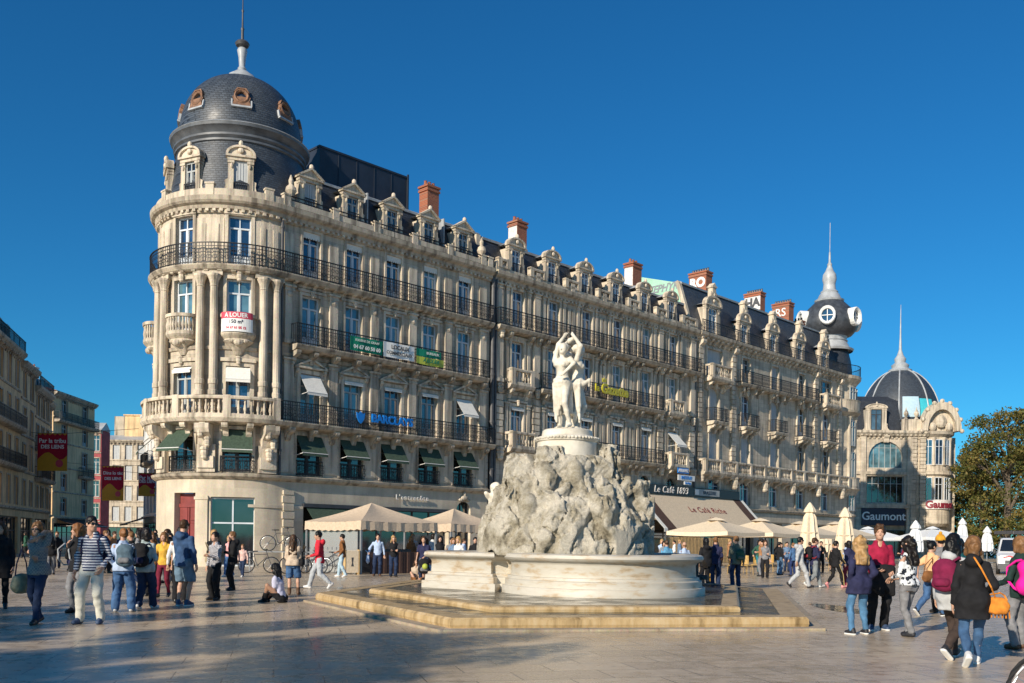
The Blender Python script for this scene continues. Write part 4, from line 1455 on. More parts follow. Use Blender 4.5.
def middle_building():
 P = Path(27.0)
 b = empty('middle_building', P0 + FD * 27.0, FANG, 'long stone apartment block in the middle of the row, with yellow letters on its balcony', 'building')
 t0, t1 = 15.86, 38.95
 cols = [18.13 + 3.52 * i for i in range(6)]
 holes = []
 for t in cols:
  holes += [(t - 0.55, t + 0.55, 15.36, 17.85), (t - 0.58, t + 0.58, 11.76, 14.5), (t - 0.58, t + 0.58, 7.66, 10.3), (t - 0.7, t + 0.7, 4.9, 6.6)]
 w = FB(P)
 w.wall(t0, t1, 4.4, 18.5, holes, 0.3)
 for t in cols: w.arch(t, 1.4, 5.9, 6.6, -0.3, 0.003)
 w.build('wall', MT['wall2'], b)
 gw = FB(P)
 gw.wall(t0, t1, 0, 4.4, [(t0 + 1, t1 - 0.8, 0.02, 3.3)], 0.5)
 gw.build('ground_floor', MT['plaster'], b)
 L = FB(P)
 L.ledge(t0, t1, CORN)
 L.ledge(t0, t1, [(0, 4.3), (0.2, 4.4), (0.26, 4.55), (0, 4.62)])
 L.ledge(t0, t1, [(0, 11.0), (0.08, 11.03), (0.12, 11.2), (0, 11.2)])
 L.ledge(t0, t1, [(0, 7.0), (0.12, 7.05), (0.2, 7.2), (0, 7.3)])
 L.build('cornice', MT['ledge'], b)
 m = FB(P)
 for t in cols:
  m.surround(t, 1.1, 15.36, 17.85, 0.12, 0.16)
  m.surround(t, 1.16, 11.76, 14.5, 0.12, 0.18)
  m.surround(t, 1.16, 7.66, 10.3, 0.12, 0.18)
  m.fbox(t - 0.85, t + 0.85, 0, 0.16, 14.68, 14.82)
  m.fbox(t - 0.9, t + 0.9, 0, 0.2, 10.55, 10.68)
  m.head(t, 0.18, 10.52, 0.12)
  m.head(t, 0.16, 14.66, 0.12)
  m.surround(t, 1.4, 4.9, 6.6, 0.06, 0.14)
  for sx in (-1, 1):
   m.pilaster(t + sx * 1.02, 0.26, 11.75, 14.6, 0.14)
   m.pilaster(t + sx * 1.02, 0.26, 15.35, 18.0, 0.12)
   m.pilaster(t + sx * 1.02, 0.26, 7.65, 10.5, 0.14)
 for t in [(cols[i] + cols[i + 1]) / 2 for i in range(5)]:
  for sx in (-0.2, 0.2):
   m.fbox(t + sx - 0.13, t + sx + 0.13, 0, 0.1, 12.0, 14.2)
   m.fbox(t + sx - 0.13, t + sx + 0.13, 0, 0.1, 15.5, 17.6)
   m.fbox(t + sx - 0.13, t + sx + 0.13, 0, 0.1, 7.9, 10.1)
   m.head(t + sx, 0.1, 14.4, 0.11)
 for t in (16.4, 38.35, (cols[0] + cols[1]) / 2, (cols[4] + cols[5]) / 2):
  m.pilaster(t, 0.55, 11.7, 15.0, 0.2)
  m.pilaster(t, 0.55, 15.3, 18.0, 0.18)
  m.quoin(t, 0.62, 7.6, 11.0, 0.2, 0.42)
  m.head(t, 0.3, 14.9, 0.24)
  m.head(t, 0.25, 11.3, 0.2)
  m.head(t, 0.3, 7.1, 0.26)
 n = 60
 for i in range(n):
  t = t0 + (i + 0.5) * (t1 - t0) / n
  m.fbox(t - 0.08, t + 0.08, 0, 0.24, 18.0, 18.13)
 m.build('carved_trim', MT['trim'], b)
 cons = [t + s_ for t in cols for s_ in (-1.02, 1.02)] + [(cols[i] + cols[i + 1]) / 2 for i in range(5)]
 inner = [c for c in cons if 20.2 < c < 33.6]
 balcony(b, P, 15.9, 38.9, 0.66, 15.25, 'iron', 1.1, 'ledge', consoles=cons)
 balcony(b, P, 20.0, 33.9, 0.66, 11.65, 'iron', 1.1, 'ledge', consoles=inner)
 balcony(b, P, 20.0, 33.9, 0.70, 7.55, 'iron', 1.05, 'ledge', consoles=inner)
 for t in (cols[0], cols[5]):
  balcony(b, P, t - 1.15, t + 1.15, 0.6, 11.65, 'stone', 1.0, 'trim', consoles=[t - 0.8, t + 0.8])
  balcony(b, P, t - 1.3, t + 1.3, 0.85, 7.5, 'stone', 1.05, 'trim', consoles=[t - 0.9, t + 0.9])
 for i, t in enumerate(cols):
  window(b, P, t, 15.36, 1.10, 2.49, 'french', 'frame', 'pane')
  window(b, P, t, 11.76, 1.16, 2.74, 'french', 'frame', 'pane' if i < 2 else 'pane_teal')
  window(b, P, t, 7.66, 1.16, 2.64, 'french', 'frame', 'pane')
  window(b, P, t, 4.9, 1.4, 1.7, 'plain', 'frame_dark', 'pane_dark')
  if i == 5: awning(b, P, t, 10.2, 1.3, 1.2, 1.0, 'white_awning')
  else: awning(b, P, t, 10.3, 1.16, 0.3, 0.16, 'white_awning')
 window(b, P, (t0 + t1) / 2, 0.02, t1 - t0 - 1.8, 3.25, 'shop', 'frame_dark', 'pane_dark', d=-0.45, name='shop_window')
 r = FB(P)
 r.ledge(t0, t1, [(-0.3, 18.7), (-1.15, 21.0), (-1.3, 21.08), (-9, 21.9), (-9, 18.7)])
 rf = r.build('roof', MT['slate2'], b)
 rd = FB(P)
 rd.ledge(t0, t1, [(-1.05, 20.95), (-1.02, 21.1), (-1.2, 21.18), (-1.45, 21.1)])
 rd.build('ridge_flashing', MT['lead'], rf)
 pp = FB(P)
 pp.fbox(t0, t1, 0.02, 0.2, 18.74, 19.0)
 for t in [c + 1.76 for c in cols] + [16.1]:
  pp.fbox(t - 0.18, t + 0.18, -0.02, 0.24, 18.74, 19.36)
 pp.build('parapet', MT['trim'], b)
 for i in range(7):
  a = 16.1 if i == 0 else cols[i - 1] + 0.95
  c = cols[i] - 0.95 if i < 6 else t1 - 0.1
  if c - a < 0.6: continue
  q = FB(P)
  q.balustrade(a, c, 0.1, 19.0, 0.6, 0.24, 3, 0.06, ends=False)
  q.build('roof_balustrade', MT['trim'], b)
 for t in cols:
  dormer(b, P, t, 18.8, 1.4, 1.8, 'round', frame='frame', pane='pane', rail=True)
 chimney(b, P, 20.1, -2, 20.9, 23.4, 0.95, 0.85, 'brick', 3, None)
 chimney(b, P, 33.1, -2, 20.9, 23.4, 1.1, 0.85, 'brick', 3, None)
 for tx in (20.1, 33.1):
  wh = MB()
  wh.box(-0.004, 0, -0.40, 0.40, -0.95, 0.75)
  o = wh.build('whitewashed_face', MT['whitewash'], b)
  o.location = P(tx - (0.475 if tx < 25 else 0.55) - 0.006, -2, 22.3)
 for t in (16.02, 38.7):
  pm = FB(P)
  x, y, _ = P(t, 0.16, 0)
  pm.lathe(x, y, [(0.1, 4.8), (0.1, 18.2)], 8, M=ident)
  pm.build('drainpipe', MT['darkgrey'], b)
 bk = MB()  # unseen back wall, added to stop the sun passing through the block
 bk.box(t0 - 27, t1 - 27, 12.0, 12.3, 0, 21.5)
 bk.build('added_rear_wall', MT['plaster'], b)
 return P
PB = middle_building()
def end_building():
 P = Path(53.0)
 b = empty('end_building', P0 + FD * 53.0, FANG, 'rusticated apartment block at the far end of the row, topped by a bulbous lead dome', 'building')
 t0, t1 = 38.98, 66.0
 cols = [41.7 + 5.03 * i for i in range(5)]
 rc_t, rc_d, rr = 67.0, -2.3, 2.72                            # corner rotunda
 holes = []
 for i, t in enumerate(cols):
  e = i in (0, 4)
  holes += [(t - (1.15 if e else 0.62), t + (1.15 if e else 0.62), 15.5, 17.6), (t - 0.72, t + 0.72, 11.7, 14.4), (t - 0.72, t + 0.72, 8.0, 11.0), (t - (1.1 if i == 0 else 0.85), t + (1.1 if i == 0 else 0.85), 4.9, 6.85)]
 w = FB(P)
 w.wall(t0, t1, 4.4, 18.5, holes, 0.35)
 for i, t in enumerate(cols):
  w.arch(t, 1.44, 13.7, 14.4, -0.35, 0.003)
  ww = 2.2 if i == 0 else 1.7
  w.arch(t, ww, 6.25, 6.85, -0.35, 0.003, 0.58)
 w.build('wall', MT['wall3'], b)
 gw = FB(P)
 gw.wall(t0, t1, 0, 4.4, [(t - 1.7, t + 1.7, 0.02, 3.4) for t in cols], 0.5)
 gw.fbox(t0, t1, 0.0, 0.12, 3.5, 4.2)
 gw.build('ground_floor', MT['plaster'], b)
 L = FB(P)
 C3 = [(d, z) if d <= 0.1 else (d * 1.15, z) for d, z in CORN]
 L.ledge(t0, t1, C3)
 L.ledge(t0, t1, [(0, 4.3), (0.3, 4.4), (0.36, 4.55), (0, 4.62)])
 L.ledge(t0, t1, [(0, 14.95), (0.15, 15.0), (0.2, 15.15), (0, 15.2)])
 L.build('cornice', MT['ledge'], b)
 m = FB(P)
 for t in (39.5, 44.6, 59.5, 64.6):
  m.quoin(t, 0.62, 7.4, 17.9, 0.22, 0.4)
  m.console(t, 0.5, 0.55, 17.2, 18.1)
 for i, t in enumerate(cols):
  e = i in (0, 4)
  m.surround(t, 2.3 if e else 1.24, 15.5, 17.6, 0.1, 0.16)
  m.surround(t, 1.44, 8.0, 11.0, 0.1, 0.14)
  m.surround(t, 1.44, 11.7, 14.4, 0.12, 0.2)
  m.head(t, 0.2, 14.6, 0.2)
  for sx in (-1, 1):
   m.console(t + sx * 1.0, 0.28, 0.5, 14.1, 15.0)
   m.head(t + sx * 1.0, 0.45, 14.8, 0.14)
  m.surround(t, 1.7, 4.9, 6.85, 0.1, 0.24)
  m.head(t + 2.5, 0.55, 6.7, 0.34)
  m.head(t - 2.3, 0.45, 6.9, 0.22)
 for i in range(36):
  t = t0 + (i + 0.5) * (t1 - t0) / 36
  m.console(t, 0.26, 0.5, 17.85, 18.35)
 for i in range(16):
  t = t0 + 0.6 + (i + 0.5) * (t1 - t0 - 1) / 16
  m.console(t, 0.34, 0.75, 6.55, 7.1)
 m.build('carved_trim', MT['trim'], b)
 balcony(b, P, t0 + 0.2, t1 - 0.3, 0.85, 7.35, 'stone', 1.05, 'trim')
 balcony(b, P, 45.0, 59.2, 0.7, 15.3, 'iron', 1.1, 'ledge', consoles=[46.2 + 2.5 * k for k in range(6)])
 for t in (cols[0], cols[4]):
  balcony(b, P, t - 1.7, t + 1.7, 0.9, 15.1, 'stone', 1.1, 'trim', consoles=[t - 1.3, t + 1.3])
 for t in cols:
  balcony(b, P, t - 1.15, t + 1.15, 0.8, 11.6, 'iron', 1.1, 'trim', consoles=[t - 0.85, t, t + 0.85])
 for i, t in enumerate(cols):
  e = i in (0, 4)
  window(b, P, t, 15.5, 2.3 if e else 1.24, 2.1, 'shutter' if i in (0, 2) else ('grid' if e else 'french'), 'shutter' if i in (0, 2) else 'frame_grey', 'pane_dark')
  sh = i in (0, 2)
  window(b, P, t, 11.7, 1.44, 2.7, 'shutter' if sh else 'french', 'shutter' if sh else 'frame', 'pane')
  window(b, P, t, 8.0, 1.44, 3.0, 'shutter' if i in (0, 1, 2) else 'french', 'shutter' if i in (0, 1, 2) else 'frame_grey', 'pane_dark')
  window(b, P, t, 4.9, 2.2 if i == 0 else 1.7, 1.95, 'grid', 'frame', 'pane')
  window(b, P, t, 0.02, 3.4, 3.35, 'shop', 'frame_dark', 'pane_dark', d=-0.4, name='shop_window')
 # roof
 r = FB(P)
 r.ledge(t0, 66.0, [(-0.2, 18.7), (-1.6, 22.9), (-1.8, 23.0), (-5.8, 24.15), (-9, 23.2), (-9, 18.7)])
 rf = r.build('roof', MT['slate'], b)
 rd = FB(P)
 rd.ledge(t0, 66.0, [(-1.48, 22.85), (-1.46, 23.0), (-1.7, 23.1), (-1.9, 23.02)])
 rd.build('ridge_flashing', MT['lead'], rf)
 gb = MB()                                                    # painted gable end above the lower neighbour
 gb.prism([(0.45, 18.8), (1.75, 22.95), (5.9, 24.22), (8.5, 23.5), (8.5, 18.8)], 'x', t0 - 53 - 0.12, t0 - 53 - 0.01)
 go = gb.build('gable_end', MT['mint'], b)
 tx = text_mesh('graffiti', 'ZEPHYR', 0.85, MT['grey'], go, ext=0.004, bold=0.03, shear=0.3)
 tx.location = (t0 - 53 - 0.128, 3.3, 22.75)
 tx.rotation_euler = (0, R(-13), -PI / 2)
 tx.rotation_euler = (0, 0, -PI / 2)
 cp = MB()
 cp.prism([(0.2, 18.75), (1.6, 23.0), (1.75, 23.14), (1.95, 23.06), (0.62, 18.75)], 'x', t0 - 53 - 0.2, t0 - 53 + 0.12)
 cp.build('gable_coping', MT['trim'], go)
 rl = FB(P)
 rl.railing(t0 + 0.3, t1 - 0.6, 0.42, 18.74, 1.0, 0.15, False)
 rl.build('roof_railing', MT['iron'], b)
 for i, t in enumerate(cols):
  if i == 0: dormer(b, P, t, 18.8, 2.2, 2.3, 'tall', deep=2.2, frame='white', pane='pane_pale', rail=False, wstyle='french')
  else: dormer(b, P, t, 18.8, 1.75, 1.85, 'tall', deep=2.0, frame='white', pane='pane_pale' if i < 3 else 'pane_dark', rail=False, wstyle='french')
 chimney(b, P, 44.4, -3.2, 22.6, 25.3, 0.95, 1.75, 'brick', 7, None)
 chimney(b, P, 53.6, -3.2, 22.6, 25.3, 0.85, 1.7, 'brick', 7, None)
 chimney(b, P, 59.0, -3.2, 22.6, 25.35, 0.95, 1.8, 'brick', 7, None)
 chimney(b, P, 61.9, -3.2, 22.5, 24.1, 0.7, 1.3, 'brick', 4, None)
 for t, tx, wt, wdt, z, mat in ((44.4, 'RO', 0.95, 1.75, 24.2, 'white'), (53.6, 'HA', 0.85, 1.7, 24.2, 'darkgrey'), (59.0, 'RS', 0.95, 1.8, 24.25, 'white')):
  if tx == 'HA':
   q = MB()
   q.box(-0.004, 0, -wdt / 2 + 0.02, wdt / 2 - 0.02, -0.7, 0.62)
   o = q.build('whitewashed_face', MT['whitewash'], b)
   o.location = P(t - wt / 2 - 0.004, -3.2, z)
  g_ = text_mesh('graffiti', tx, 1.1, MT[mat], b, ext=0.004, bold=0.06 if tx != 'RS' else 0.01)
  g_.location = P(t - wt / 2 - 0.018, -3.2, z)
  g_.rotation_euler = (0, 0, -PI / 2)
 # corner rotunda with its dome
 cx, cy, _ = P(rc_t, rc_d, 0)
 rt = MB()
 rt.lathe(cx, cy, [(rr, 0), (rr, 4.4), (rr + 0.2, 4.5), (rr + 0.2, 4.6), (rr, 4.7), (rr, 6.4), (rr + 0.4, 7.1), (rr + 0.55, 7.2), (rr + 0.55, 7.35), (rr, 7.38), (rr, 14.6), (rr + 0.5, 15.0), (rr + 0.55, 15.2), (rr, 15.22), (rr, 17.8), (rr + 0.15, 18.0), (rr + 0.5, 18.4), (rr + 0.55, 18.7), (rr - 0.4, 18.75)], 36)
 rto = rt.build('rotunda', MT['wall3'], b)
 rt = MB()
 for a in range(0, 360, 30):
  an = R(a + 15)
  x, y = cx + (rr + 0.02) * math.cos(an), cy + (rr + 0.02) * math.sin(an)
  rt.lathe(x, y, [(0.26, 7.4), (0.2, 7.8), (0.18, 14.2), (0.28, 14.6)], 8)
 rt.lathe(cx, cy, [(rr + 0.46, 7.35), (rr + 0.5, 7.5), (rr + 0.47, 8.2), (rr + 0.54, 8.4), (rr + 0.36, 8.4), (rr + 0.34, 7.4)], 36)
 rt.lathe(cx, cy, [(rr + 0.42, 15.2), (rr + 0.46, 16.1), (rr + 0.52, 16.25), (rr + 0.3, 16.25), (rr + 0.3, 15.2)], 36)
 rt.build('rotunda_trim', MT['trim'], rto)
 rl = MB()
 for k in range(70):
  a = 2 * PI * k / 70
  x, y = cx + (rr + 0.45) * math.cos(a), cy + (rr + 0.45) * math.sin(a)
  rl.lathe(x, y, [(0.014, 18.7), (0.014, 19.75)], 4)
 rl.lathe(cx, cy, [(rr + 0.42, 19.7), (rr + 0.48, 19.7), (rr + 0.48, 19.76), (rr + 0.42, 19.76)], 36)
 rl.build('rotunda_railing', MT['iron'], rto)
 for zb, hb, wd_ in ((8.0, 3.0, 1.1), (11.6, 2.6, 1.1), (15.7, 1.9, 1.1), (5.0, 1.7, 1.1)):
  for adeg in (-95, -58, -20):
   an = R(adeg)
   o = window(b, P, 0, 0, wd_, hb, 'french', 'frame_grey', 'pane_dark')
   o.location = (cx + (rr + 0.06) * math.cos(an), cy + (rr + 0.06) * math.sin(an), zb)
   o.rotation_euler = (0, 0, an + PI / 2)
 up = MB()
 up.lathe(cx, cy, [(rr - 0.3, 18.7), (rr - 0.5, 20.4), (rr - 0.8, 21.6)], 32)
 up.build('rotunda_roof', MT['slate2'], b, smooth=True)
 nk = MB()
 nk.lathe(cx, cy, [(2.4, 21.5), (2.5, 21.7), (2.1, 21.9), (1.8, 22.5), (1.9, 22.6), (1.75, 22.7), (1.85, 23.1)], 32)
 nk.build('dome_neck', MT['zinc'], b, smooth=True)
 dm = MB()
 prof = [(1.7, 23.0), (2.3, 23.2), (2.75, 23.7), (2.95, 24.3), (2.9, 24.8), (2.6, 25.4), (2.15, 26.0), (1.65, 26.5), (1.35, 26.8)]
 dm.lathe(cx, cy, prof, 36)
 dmo = dm.build('dome', MT['dark_lead'], b, smooth=True)
 fi = MB()
 fi.lathe(cx, cy, [(1.4, 26.7), (1.5, 26.9), (1.2, 27.05), (1.0, 27.5), (0.85, 27.65), (0.9, 27.8), (0.66, 28.0), (0.6, 28.6), (0.72, 29.1), (0.66, 29.6), (0.4, 30.0), (0.22, 30.5), (0.26, 30.65), (0.12, 30.9), (0.09, 31.9), (0.035, 32.0), (0.03, 35.0)], 20)
 fi.build('finial', MT['zinc'], dmo, smooth=True)
 for k in range(6):
  an = R(-97 + 60 * k)
  mo = MB()
  n = 18
  def put(r0, y0, r1, y1, sc=1.15):
   V = [(r * math.cos(2 * PI * i / n), y, r * sc * math.sin(2 * PI * i / n)) for r, y in ((r0, y0), (r1, y1)) for i in range(n)]
   mo.raw(V, [(i, (i + 1) % n, n + (i + 1) % n, n + i) for i in range(n)])
  put(0.98, 1.2, 0.98, -0.25); put(0.98, -0.25, 0.9, -0.34); put(0.9, -0.34, 0.68, -0.24); put(0.68, -0.24, 0.64, 0.1)
  mo.box(-0.04, 0.04, -0.1, -0.03, -0.74, 0.74)
  mo.box(-0.64, 0.64, -0.1, -0.03, -0.04, 0.04)
  oc = mo.build('oculus', MT['white'], b)
  oc.location = (cx + 2.95 * math.cos(an), cy + 2.95 * math.sin(an), 24.75)
  oc.rotation_euler = (0, 0, an + PI / 2)
  oc.scale = (0.84, 1, 0.84)
  pn = MB()
  pn.raw([(0, 0, 0)] + [(0.7 * math.cos(2 * PI * i / n), 0, 0.8 * math.sin(2 * PI * i / n)) for i in range(n)], [(0, i + 1, (i + 1) % n + 1) for i in range(n)])
  pn.build('pane', MT['pane'], oc)
 bk = MB()  # unseen back walls, added so the block casts a full shadow
 bk.box(t0 - 53, 66.5 - 53, 12.0, 12.3, 0, 22)
 bk.box(67.3 - 53, 67.6 - 53, 4.5, 12.3, 0, 19)
 bk.build('added_rear_wall', MT['plaster'], b)
 return P
PC = end_building()
# ---------------------------------------------------------------- signs and banners on the row
def wpos(t, d, z):
 v = P0 + FD * t + FN * d
 return (v.x, v.y, z)
def facade_thing(name, t, d, z, label, cat, group=None):
 return empty(name, wpos(t, d, z), FANG, label, cat, group)
def panel(name, w, h, mat, parent, y=0.0, sag=0.0, th=0.012):
 m = MB()
 n = 10
 V, F = [], []
 for i in range(n + 1):
  u = i / n
  x = -w / 2 + w * u
  off = 0.02 * math.sin(u * 14) + 0.012 * math.sin(u * 31)
  dz = sag * math.sin(PI * u)
  for yy in (y + off, y + off + th):
   V += [(x, yy, -h / 2 - dz), (x, yy, h / 2 - dz * 0.5)]
 for i in range(n):
  a = i * 4
  F += [(a, a + 4, a + 5, a + 1), (a + 2, a + 3, a + 7, a + 6), (a + 1, a + 5, a + 7, a + 3), (a, a + 2, a + 6, a + 4)]
 F += [(0, 1, 3, 2), (n * 4, n * 4 + 2, n * 4 + 3, n * 4 + 1)]
 m.raw(V, F)
 return m.build(name, MT[mat], parent)
def words(parent, s, size, mat, x=0, z=0, y=-0.05, **k):
 o = text_mesh('lettering', s, size, MT[mat], parent, **k)
 o.location = (x, y, z)
 return o
o = facade_thing('balcony_sign', 6.9, 0.80, 8.2, 'bright blue bank lettering with a bird emblem on a first floor balcony rail', 'sign')
words(o, 'BARCLAYS', 0.62, 'blue_sign', 0.32, 0, ext=0.05, bold=0.02)
em = MB()
em.prism([(-0.28, 0.22), (-0.12, 0.16), (0, 0.3), (0.12, 0.16), (0.28, 0.22), (0.24, -0.08), (0.1, -0.3), (0, -0.38), (-0.1, -0.3), (-0.24, -0.08)], 'y', -0.06, 0.0)
e = em.build('bird_emblem', MT['blue_sign'], o)
e.location = (-1.9, -0.02, 0.02)
br = MB()
br.box(-2.1, 2.1, 0.0, 0.03, -0.32, -0.28)
br.box(-2.1, 2.1, 0.0, 0.03, 0.24, 0.28)
br.build('mounting_bar', MT['iron'], o)
o = facade_thing('letting_banner', 5.42, 0.76, 12.2, 'green banner with a white telephone number on the second floor railing', 'banner')
panel('cloth', 2.2, 0.78, 'green_banner', o)
words(o, 'EUGÈNE DE GRAAF', 0.19, 'white', 0, 0.2, ext=0.004, shear=0.2)
words(o, '04 67 60 50 60', 0.30, 'white', 0, -0.17, ext=0.004, bold=0.008)
o = facade_thing('letting_banner', 7.7, 0.77, 12.22, 'white banner reading LOCAUX between two green banners on the railing', 'banner')
panel('cloth', 2.25, 0.84, 'white', o)
words(o, 'LOCAUX', 0.32, 'darkgrey', 0.05, 0.17, ext=0.004, bold=0.01)
words(o, 'COMMERCIAUX', 0.26, 'darkgrey', 0.0, -0.16, ext=0.004, bold=0.006)
o = facade_thing('letting_banner', 9.95, 0.76, 12.42, 'green and grey strip banner above the lime banner on the railing', 'banner')
panel('cloth', 1.9, 0.42, 'green_banner', o)
words(o, 'BUREAUX', 0.22, 'white', 0.25, 0, ext=0.004)
o = facade_thing('letting_banner', 10.05, 0.78, 11.98, 'lime yellow banner sagging low on the second floor railing', 'banner')
panel('cloth', 2.1, 0.42, 'lime', o, sag=0.05)
words(o, 'À LOUER', 0.30, 'green_banner', 0, 0, ext=0.004, shear=0.3, bold=0.01)
# curved banner on the tower's small balcony
def tower_banner():
 t = PA.t_at(-29.5)
 a = PA.ang(t)
 loc = PA(t, 0.0, 12.3)
 base = P0 + FD * PA.off
 q = Matrix.Rotation(FANG, 4, 'Z') @ Vector(loc)
 o = empty('letting_banner', (base.x + q.x, base.y + q.y, 12.3), FANG + a, 'red and white to-let banner wrapped round the small stone balcony on the tower', 'banner')
 def strip(name, z0, z1, mat, push):
  m = MB()
  n = 14
  V, F = [], []
  for i in range(n + 1):
   f = PI * (0.14 + 0.62 * i / n)
   x, y = -0.93 * math.cos(f), -0.84 * math.sin(f) ** 0.8
   V += [(x * push, y * push, z0), (x * push, y * push, z1), (x * (push - 0.012), y * (push - 0.012), z0), (x * (push - 0.012), y * (push - 0.012), z1)]
  for i in range(n):
   k = i * 4
   F += [(k, k + 4, k + 5, k + 1), (k + 2, k + 3, k + 7, k + 6), (k + 1, k + 5, k + 7, k + 3), (k, k + 2, k + 6, k + 4)]
  m.raw(V, F)
  return m.build(name, MT[mat], o)
 strip('cloth', -0.48, 0.17, 'white', 1.0)
 strip('red_band', 0.172, 0.50, 'pinkred', 1.0)
 for s_, sz, z, mat in (('A LOUER', 0.30, 0.33, 'white'), ('150 m²', 0.26, 0.0, 'navy'), ('04 67 61 05 12', 0.17, -0.3, 'pinkred')):
  tx = text_mesh('lettering', s_, sz, MT[mat], o, ext=0.003, bold=0.008)
  me = tx.data
  for v in me.vertices:                                   # wrap round the balcony
   f = PI * 0.45 + v.co.x * 1.05
   rad = 1.008 - v.co.y * 0.3
   v.co.x, v.co.y = -0.93 * math.cos(f) * rad, -0.84 * math.sin(f) ** 0.8 * rad
  tx.location = (0, 0, z)
tower_banner()
o = facade_thing('balcony_sign', 27.2, 0.74, 12.35, 'yellow newspaper lettering fixed to a second floor balcony rail', 'sign')
words(o, 'la', 0.72, 'yellow_sign', -1.72, 0.02, ext=0.05, bold=0.01)
words(o, 'Gazette', 0.95, 'yellow_sign', 0.3, 0.03, ext=0.05, bold=0.035)
cr = MB()
cr.prism([(-0.2, 0), (0.2, 0), (0.24, 0.28), (0.1, 0.14), (0, 0.34), (-0.1, 0.14), (-0.24, 0.28)], 'y', -0.05, 0)
c_ = cr.build('crown_emblem', MT['yellow_sign'], o)
c_.location = (-0.95, -0.03, 0.5)
br = MB()
br.box(-2.1, 2.1, 0.0, 0.03, -0.2, -0.16)
br.build('mounting_bar', MT['iron'], o)
o = facade_thing('hanging_sign', 36.3, 0.98, 6.8, 'blue and white sign boards fixed below the rounded stone balcony', 'sign')
for i, (s_, w_, x, z) in enumerate((('ALLIANZ', 1.5, -0.35, 0.36), ('INSTITUT', 2.3, 0.1, -0.18), ('1er étage', 1.0, 0.3, -0.58))):
 p_ = MB()
 h_ = 0.42 if i < 2 else 0.26
 p_.box(x - w_ / 2, x + w_ / 2, -0.02, 0.03, z - h_ / 2, z + h_ / 2)
 p_.build('board', MT['white'] if i != 0 else MT['blue_sign'], o)
 words(o, s_, 0.34 if i < 2 else 0.2, 'white' if i == 0 else 'blue_sign', x, z, -0.035, ext=0.01, bold=0.01)
o = facade_thing('fascia_sign', 9.35, 0.10, 3.95, 'grey and white shop name spaced along the stone fascia above the tan stall tents', 'sign')
words(o, "L'entrecôte", 0.42, 'whitewash', 0, 0, -0.02, ext=0.02, spacing=1.25)
# café front: dark sign box and big sloping awning
o = facade_thing('cafe_sign', 37.6, 0.42, 5.62, 'long dark sign box with white script for the café, above the big beige awning', 'sign')
p_ = MB()
p_.bbox(-6.6, 7.6, -0.05, 0.3, -0.36, 0.36, 0.03)
p_.build('box', MT['black'], o)
words(o, 'Le Café 1893', 0.74, 'whitewash', -2.5, 0, -0.075, ext=0.02, shear=0.2, spacing=1.15)
p_ = MB()
p_.box(0.75, 4.4, -0.075, -0.05, -0.24, 0.26)
p_.build('white_panel', MT['frame_grey'], o)
words(o, 'BRASSERIE', 0.42, 'navy', 2.9, 0, -0.085, ext=0.01)
q_ = MB()
q_.box(0.8, 1.3, -0.09, -0.075, -0.2, 0.22)
q_.build('white_square', MT['white'], o)
def big_awning():
 o = facade_thing('cafe_awning', 38.4, 0.3, 2.3, 'huge beige sloping awning with dark brown side bands and red lettering over the café terrace', 'awning')
 zt, zb, out = 3.0, 0.28, 2.7
 def strip(x0, x1, name, mat, lift=0.0):
  m = MB()
  V, F = [], []
  n = 8
  for i in range(n + 1):
   u = i / n
   y = -out * u
   z = zt + (zb - zt) * u - 0.06 * math.sin(PI * u) + lift
   V += [(x0, y, z), (x1, y, z), (x0, y, z - 0.02), (x1, y, z - 0.02)]
  for i in range(n):
   k = i * 4
   F += [(k, k + 4, k + 5, k + 1), (k + 2, k + 3, k + 7, k + 6), (k, k + 2, k + 6, k + 4), (k + 1, k + 5, k + 7, k + 3)]
  m.raw(V, F)
  m.box(x0, x1, -out - 0.02, -out, zb - 0.26, zb)
  return m.build(name, MT[mat], o)
 strip(-6.1, 5.9, 'canvas', 'beige')
 strip(-7.3, -6.1, 'side_band', 'brown_cloth')
 strip(5.9, 7.1, 'side_band', 'brown_cloth')
 strip(-7.75, -7.3, 'edge_stripe', 'white_awning')
 strip(7.1, 7.55, 'edge_stripe', 'white_awning')
 for s_, sz, u in (('Le Café Riche', 0.85, 0.42), ('1893', 0.72, 0.70)):
  tx = text_mesh('lettering', s_, sz, MT['maroon'], o, ext=0.003, shear=0.15, spacing=1.1)
  tx.location = (0.4, -out * u, zt + (zb - zt) * u - 0.06 * math.sin(PI * u) + 0.045)
  tx.rotation_euler = (-math.atan2(out, zt - zb), 0, 0)
 p = MB()
 for x in (-7.5, -2.5, 2.5, 7.3):
  q = MB()
  q.tube([(x, -out + 0.05, -2.3), (x, -out + 0.05, zb - 0.02)], 0.05, 8)
  q.build('post', MT['darkgrey'], o)
 p.tube([(-7.7, -out + 0.02, zb - 0.05), (7.5, -out + 0.02, zb - 0.05)], 0.04, 6)
 p.build('front_bar', MT['darkgrey'], o)
 sc = MB()
 for k in range(46): sc.box(-7.3 + k * 0.19, -7.22 + k * 0.19, -out + 0.1, -out + 0.14, -2.28, -0.35)
 sc.box(-7.4, 1.5, -out + 0.14, -out + 0.17, -0.5, -0.42)
 sc.box(-7.4, 1.5, -out + 0.14, -out + 0.17, -2.0, -1.92)
 sc.build('slat_screen', MT['slatwood'], o)
big_awning()
